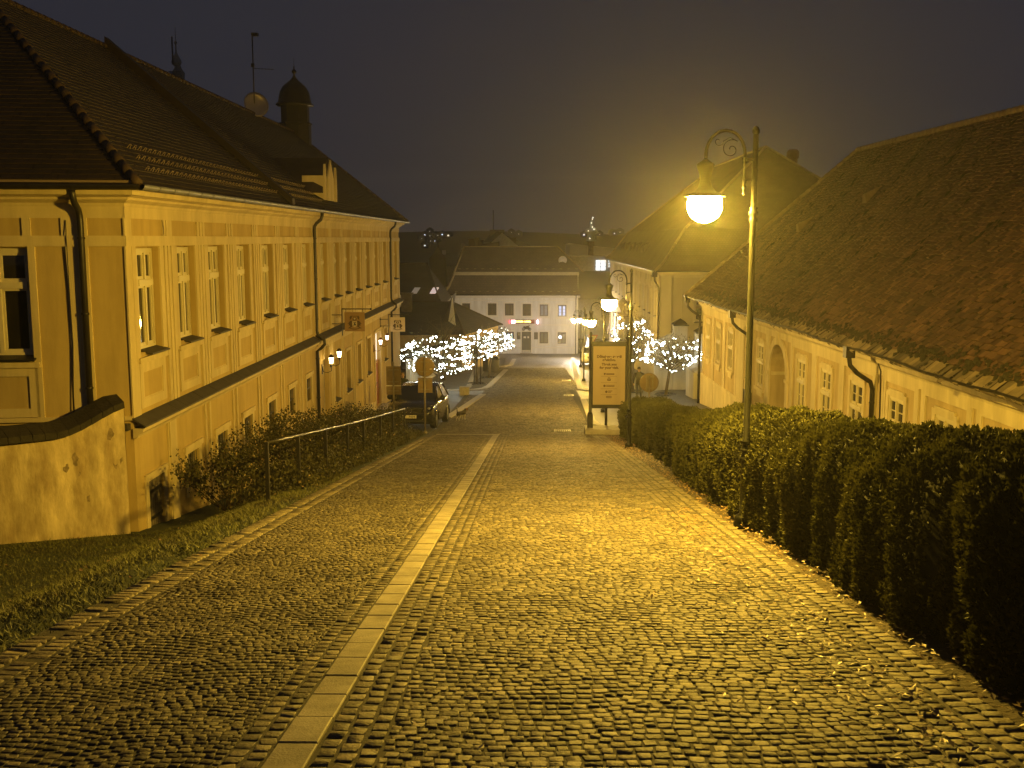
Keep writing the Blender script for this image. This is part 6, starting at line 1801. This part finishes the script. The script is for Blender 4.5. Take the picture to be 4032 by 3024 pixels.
# ------------------------------------------------------------------ stone block, litter bins, bollard
x, y = -3.65, 57.9; z0 = g(x, y)
t = thing('stone_block', 'pale concrete block at the corner of the parking bay', 'stone block', (x, y, z0))
m = MB(); m.bbox(x - .28, y - .22, z0 - .05, x + .27, y + .24, z0 + .46, .025); m.build('block', mat('pale_concrete', (.48, .43, .32), .9, .15, 6, .5, 30), t)
for k, (x, y, r_, h, l) in enumerate(((-2.75, 82.5, .33, 1.25, 'grey round litter bin right of the trunk of the smaller lit tree'), (-3.55, 84.0, .24, 1.3, 'darker litter bin just left of the grey round bin'))):
    z0 = g(x, y); t = thing('litter_bin', l, 'litter bin', (x, y, z0), group='litter bins')
    m = MB(); m.lathe([(r_ * .9, z0), (r_, z0 + .1), (r_, z0 + h * .82)], (x, y, 0), 14); m.build('body', [mat('bin_grey', (.13, .12, .10), .6), mat('bin_dark', (.05, .045, .04), .6)][k], t)
    m = MB(); m.lathe([(r_ * 1.06, z0 + h * .82), (r_ * 1.06, z0 + h * .9), (r_ * .7, z0 + h), (.02, z0 + h * 1.02)], (x, y, 0), 14); m.build('lid', IRON, t)
t = thing('light_cone', 'small blue-white lit shop sign low on the wall right of the inn', 'lit sign', (6.6, 118, -10.5))
m = MB(); m.extrude([(6.3, 118, -10.9), (7.0, 118, -10.9), (6.95, 118, -9.7), (6.6, 118, -9.2)], (0, .2, 0)); m.build('panel', emit('blue_shop_light', (.45, .6, 1.), .8), t)
m = MB(); m.box(6.2, 118.2, -12, 7.4, 118.6, -9); m.build('back', IRON, t)

# ------------------------------------------------------------------ trees with white fairy lights
BARK = mat('young_bark', (.13, .10, .065), .85, .25, 6, .5, 30)
TLEAF = mat('withered_leaf', (.24, .24, .08), .7, .3, 4, col2=(.13, .11, .04))
BULB = emit('led_bulb', (.94, 1.0, .84), LED_S)
BULB2 = emit('led_bulb_cool', (.80, .92, .96), LED_S)
bulb_mesh = {}
def bulb_base(r_):
    k = round(r_, 3)
    if k not in bulb_mesh:
        bm = bmesh.new(); bmesh.ops.create_icosphere(bm, subdivisions=1, radius=r_); me = bpy.data.meshes.new('bulb'); bm.to_mesh(me); bm.free(); me.materials.append(BULB if len(bulb_mesh) % 3 else BULB2); bulb_mesh[k] = me
    return bulb_mesh[k]
def lit_tree(x, y, rw, zc0, zc1, nb, seed, label, llabel, glab, leaf_n=1800, strings=7, lean=0.0, sx=1.0, low=0.0, stake=False):
    """clipped round-headed tree; crown from zc0 to zc1 above ground, half width rw"""
    random.seed(seed); rr = np.random.default_rng(seed)
    z0 = g(x, y); t = thing('lit_tree', label, 'tree', (x, y, z0), group='pavement trees with fairy lights')
    m = MB(); m.tube([(x, y, z0 - .1), (x + lean * .3, y, z0 + zc0 * .5), (x + lean * .7, y, z0 + zc0 + .2), (x + lean, y, z0 + (zc0 + zc1) / 2)], [.10, .08, .07, .05], 8); m.build('trunk', BARK, t)
    cx = x + lean; tips = []
    m = MB()
    cz = z0 + (zc0 + zc1) / 2; hz = (zc1 - zc0) / 2
    for k in range(46):
        a = random.uniform(0, 6.28); e = random.uniform(-.75, 1.0)
        tip = Vector((cx + rw * sx * math.cos(a) * math.sqrt(max(.05, 1 - e * e * .8)) * random.uniform(.7, 1.1), y + rw * math.sin(a) * math.sqrt(max(.05, 1 - e * e * .8)) * random.uniform(.7, 1.05), cz + hz * e * random.uniform(.8, 1.2)))
        st = Vector((x + lean * .8, y, z0 + zc0 + random.uniform(-.1, hz)))
        mid = st.lerp(tip, .5) + Vector((random.gauss(0, .12), random.gauss(0, .12), random.uniform(0, .2)))
        m.tube([st, mid, tip], [.028, .016, .005], 4, cap=False); tips.append((st, mid, tip))
        for q in range(7):
            f = random.uniform(.35, 1); b = mid.lerp(tip, f) if random.random() < .75 else st.lerp(mid, f)
            en = b + Vector((random.gauss(0, .26), random.gauss(0, .26), random.gauss(.1, .2)))
            m.tube([b, b.lerp(en, .5) + Vector((random.gauss(0, .04), 0, random.gauss(0, .04))), en], [.009, .006, .003], 3, cap=False); tips.append((b, b.lerp(en, .5), en))
    m.build('branches', BARK, t)
    n = leaf_n; P = np.zeros((n, 3))
    for i in range(n):
        s_, d_, e_ = random.choice(tips); p = d_.lerp(e_, random.random()); P[i] = (p.x + random.gauss(0, .05), p.y + random.gauss(0, .05), p.z + random.gauss(0, .05))
    d = rr.normal(0, 1, (n, 3)); d /= np.linalg.norm(d, axis=1)[:, None]; s = np.cross(d, rr.normal(0, 1, (n, 3))); s /= np.linalg.norm(s, axis=1)[:, None]
    L = rr.uniform(.05, .10, n)[:, None]; wd = L * .35
    mesh_np('foliage', np.stack([P, P + d * L * .5 + s * wd, P + d * L, P + d * L * .5 - s * wd], 1).reshape(-1, 3), np.arange(n * 4).reshape(n, 4), TLEAF, parent=t)
    if stake:
        st = thing('tree_stakes', 'pair of slim stakes holding the middle lit tree', 'tree stakes', (x + .1, y - .4, z0))
        m = MB(); m.tube([(x - .15, y - .35, z0 - .1), (x - .13, y - .35, z0 + 2.4)], .035, 6); m.build('stake', IRON, st)
        m = MB(); m.tube([(x + .28, y - .55, z0 - .1), (x + .3, y - .5, z0 + 2.6)], .035, 6); m.build('stake', IRON, st)
    # grate round the foot
    gt_ = thing('tree_grate', 'round iron grate at the foot of the ' + glab, 'tree grate', (x, y, z0), group='round tree grates')
    m = MB(); zz = z0 + .02
    pts = [(x + .62 * math.cos(a * .2618), y + .62 * math.sin(a * .2618), zz) for a in range(25)]; m.tube(pts, .03, 4); pts = [(x + .3 * math.cos(a * .2618), y + .3 * math.sin(a * .2618), zz) for a in range(25)]; m.tube(pts, .025, 4)
    for k in range(12): a = k * .5236; m.tube([(x + .3 * math.cos(a), y + .3 * math.sin(a), zz), (x + .62 * math.cos(a), y + .62 * math.sin(a), zz)], .012, 4)
    m.build('grating', IRON, gt_)
    # strings draped round the crown
    ls = thing('string_lights', llabel, 'fairy lights', (cx, y, z0 + zc0), group='white fairy lights in the trees')
    wm = MB(); pts_all = []
    for q in range(strings):
        e = -0.78 + 1.5 * (q + .5) / strings; ph = random.uniform(0, 6.28); path = []
        rad = math.sqrt(max(.12, 1 - e * e * .85))
        for k in range(34):
            a = ph + 2 * math.pi * k / 33
            w = 1 + .12 * math.sin(3 * a + q) + random.gauss(0, .04)
            path.append(Vector((cx + rw * sx * rad * w * math.cos(a), y + rw * rad * w * math.sin(a), cz + hz * e + .16 * math.sin(2.3 * a + q * 1.7) + random.gauss(0, .05) - low * max(0, -math.cos(a)))))
        wm.tube(path, .006, 3, cap=False)
        pts_all.append(path)
    wm.build('cable', IRON, ls)
    spots = []
    for i in range(nb):
        path = pts_all[i % strings]; k = random.randrange(len(path) - 1)
        p = path[k].lerp(path[k + 1], random.random()) + Vector((random.gauss(0, .05), random.gauss(0, .05), random.gauss(0, .05)))
        spots.append((p, random.choice((.018, .022, .026, .032, .04, .05))))
    spots.sort(key=lambda s: s[0].y)
    inv = world_of(ls).inverted()
    for p, r_ in spots[:100]:
        o = bpy.data.objects.new('bulb', bulb_base(r_)); COL.objects.link(o); o.parent = ls; o.location = inv @ p
    if len(spots) > 100:
        bm_ = MB()
        for p, r_ in spots[100:]: bm_.ball(tuple(p), r_, 5)
        o = bm_.build('bulbs', BULB, ls); o['kind'] = 'stuff'
    return t
lit_tree(-5.45, 61.8, 1.85, .8, 3.4, 430, 41, 'broad clipped tree behind the parked car, wrapped in dense white lights', 'dense white lights wrapped round the broad tree behind the parked car', 'broad lit tree', strings=10, sx=1.1)
lit_tree(-3.45, 67.6, 1.1, 1.35, 3.45, 130, 42, 'staked slim tree at the kerb between the two bigger lit crowns', 'white lights on the staked slim tree at the kerb', 'staked lit tree', strings=5, leaf_n=900, stake=True)
lit_tree(-2.95, 74.3, 1.25, 1.75, 3.7, 230, 43, 'smaller round-headed lit tree nearest the inn', 'white lights in the small round tree nearest the inn', 'small lit tree nearest the inn', strings=7, leaf_n=1000, lean=.35)
lit_tree(7.55, 57.2, 1.55, 1.3, 3.3, 170, 44, 'low spreading lit tree in front of the white gate pier', 'sparse white lights on the low tree in front of the white gate pier', 'low lit tree by the gate', strings=4, leaf_n=900, lean=.3)
lit_tree(6.05, 60.5, 1.05, 1.6, 4.7, 160, 45, 'taller lit tree right behind the second lamp post', 'white lights on the taller tree behind the second lamp post', 'taller lit tree', strings=8, leaf_n=900)
t = thing('bare_tree', 'bare leafless tree whose twigs rise above the lit crowns on the left', 'tree', (-6.0, 72, g(-6, 72)))
random.seed(77); x, y = -6.0, 72.0; z0 = g(x, y)
m = MB(); m.tube([(x, y, z0 - .1), (x + .05, y, z0 + 2.0), (x, y, z0 + 3.0)], [.13, .10, .08], 8); m.build('trunk', BARK, t)
m = MB()
for k in range(30):
    a = random.uniform(0, 6.28); L = random.uniform(.8, 1.9); st = Vector((x, y, z0 + random.uniform(2.0, 3.0))); tip = st + Vector((math.cos(a) * L, math.sin(a) * L, random.uniform(.5, 1.7)))
    m.tube([st, st.lerp(tip, .5) + Vector((0, 0, .12)), tip], [.04, .022, .006], 5, cap=False)
    for q in range(8):
        b = st.lerp(tip, random.uniform(.35, 1)); m.tube([b, b + Vector((random.gauss(0, .3), random.gauss(0, .3), random.uniform(0, .45)))], [.01, .004], 3, cap=False)
m.build('branches', BARK, t)

# ------------------------------------------------------------------ dark parked car, seen from the front
CARP = mat('black_car_paint', (.012, .012, .013), .18, .1, 3, coat=.8)
CGL = glassmat('car_glass', (.012, .013, .015), .05)
TYRE = mat('tyre_rubber', (.015, .014, .013), .85, .1, 8)
ALLOY = mat('alloy', (.35, .34, .32), .3, .1, 6, metal=.8)
CHROME = mat('chrome', (.6, .58, .55), .15, .05, 3, metal=1.0)
LAMPG = mat('headlamp_glass', (.42, .40, .36), .12, .1, 14, metal=.3)
TRIMB = mat('black_plastic', (.012, .012, .012), .6)
def car(label, cx, cy, rz, paint, name='parked_car', detail=True, pitch=0.0):
    """front faces local -y; built round (0,0,0) then placed"""
    t = thing(name, label, 'car', (0, 0, 0))
    # cross sections along y: (y, half width low, half width belt, z sill, z belt/bonnet, half width roof, z roof)
    S = [(-2.14, .62, .66, .42, .60), (-2.08, .74, .78, .24, .74), (-1.95, .82, .85, .20, .86), (-1.6, .86, .885, .19, .95), (-1.15, .87, .895, .19, 1.01), (-.95, .875, .895, .19, 1.04), (0, .875, .895, .19, 1.05), (1.2, .87, .89, .20, 1.07), (1.85, .85, .87, .22, 1.06), (2.08, .78, .80, .30, .98), (2.14, .70, .72, .42, .9)]
    m = MB(); vs = []; K = 14
    for y, wl, wb, zs, zb in S:
        ring_ = [(wl * .86, zs), (wl, zs + .06), (wb + .005, zs + (zb - zs) * .45), (wb, zs + (zb - zs) * .75), (wb * .955, zb - .035), (wb * .80, zb), (wb * .35, zb + .018)]
        for w_, z_ in ring_: vs.append((w_, y, z_))
        for w_, z_ in reversed(ring_): vs.append((-w_, y, z_))
    fs = []
    for i in range(len(S) - 1):
        for k in range(K):
            l = (k + 1) % K; fs.append((i * K + k, (i + 1) * K + k, (i + 1) * K + l, i * K + l))
    fs.append(tuple(range(K))); fs.append(tuple((len(S) - 1) * K + k for k in range(K - 1, -1, -1)))
    m.add(vs, fs, 0, True)
    # cabin: roof and pillars
    G = [(-1.02, .80, 1.035, .80), (-.30, .665, 1.50, .70), (.05, .655, 1.575, .69), (.9, .65, 1.585, .685), (1.55, .63, 1.53, .67), (1.95, .66, 1.06, .7)]
    def roofring(i, inset=0):
        y, w_, z_, _ = G[i]; return [(-w_, y, z_ - .05), (-w_ + .06, y, z_), (0, y, z_ + .022), (w_ - .06, y, z_), (w_, y, z_ - .05)]
    rv = []; 
    for i in range(1, 5): rv += roofring(i)
    m.add(rv, [(i * 5 + k, i * 5 + k + 1, i * 5 + 6 + k, i * 5 + 5 + k) for i in range(3) for k in range(4)], 0, True)
    for s in (-1, 1):
        m.tube([(s * .845, -1.05, 1.02), (s * .76, -.66, 1.27), (s * .675, -.30, 1.475)], [.045, .04, .035], 6); m.tube([(s * .675, -.3, 1.475), (s * .665, .3, 1.545), (s * .655, .9, 1.55), (s * .64, 1.55, 1.49)], .032, 6)
        m.tube([(s * .86, .35, 1.05), (s * .665, .30, 1.54)], .03, 6); m.tube([(s * .84, 1.75, 1.05), (s * .64, 1.5, 1.49)], .05, 6)
        for yw in (-1.36, 1.36):   # arches
            pts = [(s * .893, yw + .40 * math.cos(k * math.pi / 10), .31 + .40 * math.sin(k * math.pi / 10)) for k in range(11)]; m.tube(pts, .03, 6)
    m.build('body', paint, t)
    gl = MB()
    gl.add([(-.80, -1.03, 1.045), (.80, -1.03, 1.045), (.655, -.32, 1.475), (0, -.33, 1.50), (-.655, -.32, 1.475), (0, -1.10, 1.065)], [(0, 5, 3, 4), (5, 1, 2, 3)], 0, True); gl.build('windscreen', CGL, t)
    gl = MB(); gl.quad((-.70, 1.93, 1.06), (.70, 1.93, 1.06), (.60, 1.56, 1.49), (-.60, 1.56, 1.49)); gl.build('rear_window', CGL, t)
    for s in (-1, 1):
        gl = MB(); gl.quad((s * .865, -.98, 1.04), (s * .865, .34, 1.05), (s * .675, .30, 1.53), (s * .675, -.28, 1.47)); gl.quad((s * .865, .37, 1.05), (s * .85, 1.72, 1.06), (s * .655, 1.48, 1.49), (s * .672, .33, 1.53)); gl.build('side_window', CGL, t)
        mm = MB(); mm.lathe([(.02, -.10), (.09, -.07), (.11, 0), (.09, .07), (.03, .10)], (s * 1.0, -.72, 1.09), 10); mm.box(s * .86, -.76, 1.04, s * .95, -.68, 1.09); mm.build('wing_mirror', TRIMB, t)
        for yw in (-1.36, 1.36):
            mm = MB(); rot = Matrix.Rotation(R(90), 3, 'Y'); mm.lathe([(.20, -.10), (.30, -.105), (.315, -.06), (.315, .06), (.30, .105), (.20, .10)], (s * .785, yw, .315), 24, rot=rot); w_ = mm.build('wheel', TYRE, t)
            mm = MB(); mm.lathe([(.02, s * .085), (.19, s * .09), (.215, s * .105)], (s * .785, yw, .315), 20, rot=rot)
            for k in range(5):
                a = k * 1.2566; mm.box(s * .86, yw - .02, .315, s * .88, yw + .02, .315)
            mm.build('rim', ALLOY, w_)
        hl = MB(); hl.add([(s * .48, -2.10, .66), (s * .58, -2.11, .60), (s * .76, -2.02, .64), (s * .84, -1.86, .80), (s * .80, -1.82, .885), (s * .68, -1.96, .84), (s * .54, -2.08, .74)], [(0, 1, 2, 3, 4, 5, 6)], 0, True); hl.ball((s * .70, -1.98, .74), .085, 10); hl.ball((s * .56, -2.07, .68), .055, 8); hl.build('headlight', LAMPG, t)
        fl = MB(); fl.extrude([(s * .46, -2.13, .38), (s * .74, -2.06, .40), (s * .80, -2.0, .50), (s * .56, -2.12, .46)], (0, -.02, 0)); fl.build('fog_light', mat('fog_light_rim', (.35, .30, .16), .3, .1, 5, metal=.6), t)
    gr2 = MB(); gr2.add([(-.44, -2.135, .58), (.44, -2.135, .58), (.50, -2.10, .80), (-.50, -2.10, .80)], [(0, 1, 2, 3)]); gr2.build('grille', TRIMB, t)
    gr2 = MB()
    for z_, w_ in ((.63, .43), (.69, .45), (.75, .47)): gr2.box(-w_, -2.155, z_ - .012, w_, -2.12, z_ + .012)
    gr2.build('grille_bars', CHROME, t)
    em = MB(); pts = [(.10 * math.cos(k * math.pi / 10), -2.165, .70 + .10 * math.sin(k * math.pi / 10)) for k in range(21)]; em.tube(pts, .011, 6)
    for k in range(3): a = R(90 + 120 * k); em.tube([(0, -2.165, .70), (.1 * math.cos(a), -2.165, .70 + .1 * math.sin(a))], [.018, .006], 5)
    em.build('badge', CHROME, t)
    pl = MB(); pl.bbox(-.27, -2.175, .42, .27, -2.155, .535, .004); p_ = pl.build('number_plate', mat('plate_white', (.72, .66, .52), .5, .03), t)
    if detail:
        text_obj('7434', .115, (.10, -2.1765, .436), p_, mat('plate_black', (.015, .012, .01), .6), bold=.002, name='number')
        pb2 = MB(); pb2.box(-.27, -2.1775, .42, -.235, -2.175, .535); pb2.build('plate_band', mat('plate_blue', (.02, .05, .2), .5), p_)
        text_obj('8', .115, (-.185, -2.1765, .436), p_, mat('plate_black', (0, 0, 0)), bold=.002, name='number')
    it = MB(); it.extrude([(-.55, -2.14, .28), (.55, -2.14, .28), (.50, -2.14, .38), (-.50, -2.14, .38)], (0, .04, 0)); it.build('lower_intake', TRIMB, t)
    # something pale lying on the dashboard behind the glass
    t.scale = (1.05, 1.05, 1.05); t.location = (cx, cy, float(zr(cy)) + .02); t.rotation_euler = (pitch, 0, rz)
    return t
car('dark parked people carrier facing up the street in the bay beside the ochre house', -4.42, 41.2, R(-4), CARP, pitch=R(-5.0))
car('white car parked far down the street, half hidden behind the information board', 5.75, 96.0, R(0), mat('white_car_paint', (.62, .60, .55), .25, .05, 3, coat=.5), detail=False, pitch=R(-4))

# ------------------------------------------------------------------ people
def skin_mesh(name, pts, edges, radii, mats, parent, matf, sub=1):
    me = bpy.data.meshes.new('body_skeleton'); me.from_pydata([tuple(p) for p in pts], edges, [])
    o = bpy.data.objects.new('body_skeleton', me); COL.objects.link(o)
    sk = o.modifiers.new('skin', 'SKIN'); sk.use_smooth_shade = True
    for i, r_ in enumerate(radii):
        v_ = me.skin_vertices[0].data[i]; v_.radius = (r_, r_) if not isinstance(r_, tuple) else r_; v_.use_root = (i == 0)
    sb = o.modifiers.new('sub', 'SUBSURF'); sb.levels = sub; sb.render_levels = sub
    dg = bpy.context.evaluated_depsgraph_get(); dg.update()
    nm = bpy.data.meshes.new_from_object(o.evaluated_get(dg)); bpy.data.objects.remove(o); bpy.data.meshes.remove(me)
    nm.materials.clear()
    for x_ in mats: nm.materials.append(x_)
    for p in nm.polygons: p.material_index = matf(p.center); p.use_smooth = True
    o2 = bpy.data.objects.new(name, nm); COL.objects.link(o2); o2.parent = parent
    return o2
SKIN = mat('skin', (.42, .25, .17), .6, .05, 8)
def person(label, x, y, h, rz, jacket, trousers, hair, cap=False, walk=.12, hands='pockets'):
    z0 = g(x, y); t = thing('person', label, 'person', (x, y, z0), rz)
    k = h / 1.75
    J = {}; pts = []; ed = []; rad = []
    def add(n, p, r_, par=None):
        J[n] = len(pts); pts.append(Vector(p) * k); rad.append(r_ * k if not isinstance(r_, tuple) else (r_[0] * k, r_[1] * k))
        if par: ed.append((J[par], J[n]))
    add('pelvis', (0, 0, .95), (.15, .12)); add('waist', (0, 0, 1.10), (.15, .115), 'pelvis'); add('chest', (0, -.01, 1.32), (.18, .13), 'waist'); add('collar', (0, 0, 1.46), (.09, .08), 'chest'); add('neck', (0, -.01, 1.53), .055, 'collar'); add('jaw', (0, -.03, 1.60), (.062, .075), 'neck'); add('brow', (0, -.02, 1.69), (.075, .09), 'jaw'); add('crown', (0, -.01, 1.755), (.05, .06), 'brow')
    for s, n in ((-1, 'l'), (1, 'r')):
        add('hip' + n, (s * .10, 0, .88), .105, 'pelvis'); add('knee' + n, (s * .11, -s * walk * .6, .50), .066, 'hip' + n); add('ankle' + n, (s * .11, s * walk * .9, .10), .048, 'knee' + n); add('toe' + n, (s * .13, s * walk * .9 - .17, .045), .042, 'ankle' + n)
        add('sho' + n, (s * .20, 0, 1.42), .072, 'chest')
        if hands == 'pockets': add('elb' + n, (s * .33, .07, 1.17), .058, 'sho' + n); add('wri' + n, (s * .20, -.10, 1.01), .04, 'elb' + n)
        else: add('elb' + n, (s * .27, .04, 1.15), .058, 'sho' + n); add('wri' + n, (s * .28, -.04, .90), .036, 'elb' + n)
        add('palm' + n, Vector((s * .19, -.15, .97)) if hands == 'pockets' else Vector((s * .28, -.06, .83)), .034, 'wri' + n)
        base = pts[J['palm' + n]] / k
        for f, dx in enumerate((-.028, -.01, .01, .028)):
            d_ = Vector((0, -.03, -.05 - .012 * (1.5 - abs(f - 1.5)))) if hands != 'pockets' else Vector((-s * .045, -.015, -.035))
            off = Vector((0, dx, 0)); add('f%s%d' % (n, f), base + off + d_ * .8, .009, 'palm' + n); add('g%s%d' % (n, f), base + off + d_ * 1.5, .007, 'f%s%d' % (n, f))
        add('th' + n, base + Vector((-s * .035, -.03, -.01)), .011, 'palm' + n); add('tt' + n, base + Vector((-s * .045, -.05, -.04)), .009, 'th' + n)
    hand = [pts[J['palml']], pts[J['palmr']]]
    def mf(c):
        if c.z > 1.50 * k: return 0
        if min((c - q).length for q in hand) < .085 * k: return 0
        if c.z < .10 * k: return 3
        return 1 if c.z > .86 * k else 2
    b = skin_mesh('body', pts, ed, rad, [SKIN, jacket, trousers, mat('dark_shoe', (.02, .018, .016), .5)], t, mf, 1)
    m = MB()
    for s in (-1, 1): m.ball((s * .03 * k, -.10 * k, 1.67 * k), .011 * k, 6)
    m.box(-.026 * k, -.098 * k, 1.595 * k, .026 * k, -.092 * k, 1.605 * k)
    o = m.build('eyes_and_mouth', mat('dark_feature', (.03, .015, .012), .4)); o.parent = t
    m = MB(); m.extrude([(0, -.135 * k, 1.635 * k), (-.015 * k, -.095 * k, 1.63 * k), (0, -.10 * k, 1.675 * k), (.015 * k, -.095 * k, 1.63 * k)], (0, .004, 0)); o = m.build('nose', SKIN); o.parent = t
    m = MB()
    for s in (-1, 1): m.ball((s * .078 * k, .0, 1.66 * k), .02 * k, 6, sz=1.5)
    o = m.build('ears', SKIN); o.parent = t
    m = MB(); m.lathe([(.088 * k, 1.67 * k), (.093 * k, 1.71 * k), (.08 * k, 1.765 * k), (.04 * k, 1.79 * k), (.005, 1.80 * k)], (0, .012 * k, 0), 14)
    if cap: m.extrude([(-.07 * k, -.05 * k, 1.70 * k), (.07 * k, -.05 * k, 1.70 * k), (.05 * k, -.16 * k, 1.695 * k), (-.05 * k, -.16 * k, 1.695 * k)], (0, 0, .012))
    o = m.build('cap' if cap else 'hair', hair); o.parent = t
    m = MB(); m.lathe([(.10 * k, 1.46 * k), (.115 * k, 1.50 * k), (.095 * k, 1.54 * k), (.085 * k, 1.53 * k)], (0, .0, 0), 14); o = m.build('collar', jacket); o.parent = t
    return t
person('person in a dark green jacket with hands at the pockets, standing behind the parked car', -5.78, 47.0, 1.80, R(12), mat('dark_green_jacket', (.035, .045, .030), .85, .2, 14), mat('black_trousers', (.015, .015, .016), .85), mat('short_grey_hair', (.16, .11, .08), .8), walk=.02)
person('person in a dark jacket, cap and jeans walking behind the hedge near the round sign', 5.72, 54.0, 1.74, R(165), mat('dark_jacket', (.028, .026, .022), .85, .2, 14), mat('blue_jeans', (.05, .055, .07), .85, .15, 20), mat('dark_cap', (.02, .018, .016), .8), cap=True, walk=.16, hands='free')

# ------------------------------------------------------------------ dog with raised tail beside the car
x, y = -2.86, 43.0; z0 = zroad(y)
t = thing('dog', 'small dark-backed dog with white legs and raised tail beside the parked car', 'dog', (x, y, z0), R(-35))
pts = []; ed = []; rad = []; J = {}
def add(n, p, r_, par=None):
    J[n] = len(pts); pts.append(Vector(p)); rad.append(r_)
    if par: ed.append((J[par], J[n]))
add('mid', (0, 0, .33), .085); add('chest', (0, .16, .325), .10, 'mid'); add('rump', (0, -.17, .34), .082, 'mid'); add('neck', (0, .27, .40), .062, 'chest'); add('head', (0, .35, .46), .058, 'neck'); add('snout', (0, .45, .435), .03, 'head')
add('tail1', (0, -.25, .41), .02, 'rump'); add('tail2', (0, -.27, .52), .015, 'tail1'); add('tail3', (0, -.24, .62), .008, 'tail2')
for s, n in ((-1, 'l'), (1, 'r')):
    add('thigh' + n, (s * .06, -.19, .25), .052, 'rump'); add('stifle' + n, (s * .065, -.13, .19), .035, 'thigh' + n); add('hock' + n, (s * .06, -.23, .115), .021, 'stifle' + n); add('hpaw' + n, (s * .06, -.21, .02), .022, 'hock' + n)
    add('shl' + n, (s * .06, .18, .24), .042, 'chest'); add('kn' + n, (s * .06, .17, .13), .024, 'shl' + n); add('fpaw' + n, (s * .06, .185, .02), .022, 'kn' + n)
WH = mat('white_fur', (.55, .50, .42), .9, .1, 20); DKF = mat('dark_fur', (.04, .028, .018), .9, .3, 14); BRF = mat('tan_fur', (.20, .10, .045), .9, .2, 14)
skin_mesh('body', pts, ed, rad, [WH, DKF, BRF], t, lambda c: 0 if c.z < .25 or (c.y < -.2 and c.z > .57) else (2 if c.y > .3 else 1), 1)
m = MB()
for s in (-1, 1): m.extrude([(s * .045, .33, .50), (s * .065, .37, .50), (s * .085, .36, .40), (s * .08, .33, .39)], (s * .012, 0, 0))
o = m.build('ears', BRF); o.parent = t
m = MB(); m.ball((0, .485, .44), .014, 6); o = m.build('nose', mat('dark_feature', (0, 0, 0))); o.parent = t
# ------------------------------------------------------------------ thin winter mist round everything
m = MB(); m.box(-460, -30, -40, 460, 660, 40)
hz = m.build('haze', bpy.data.materials.new('mist'))
hm = hz.data.materials[0]; hm.use_nodes = True
nt = hm.node_tree
for nd in list(nt.nodes):
    if nd.type != 'OUTPUT_MATERIAL': nt.nodes.remove(nd)
pv = nt.nodes.new('ShaderNodeVolumePrincipled')
pv.inputs['Color'].default_value = (.92, .92, .92, 1)
pv.inputs['Density'].default_value = HAZE_D
pv.inputs['Anisotropy'].default_value = 0.78
nt.links.new(pv.outputs['Volume'], [n for n in nt.nodes if n.type == 'OUTPUT_MATERIAL'][0].inputs['Volume'])
tag(hz, 'thin night mist filling the street', None, None, 'stuff')
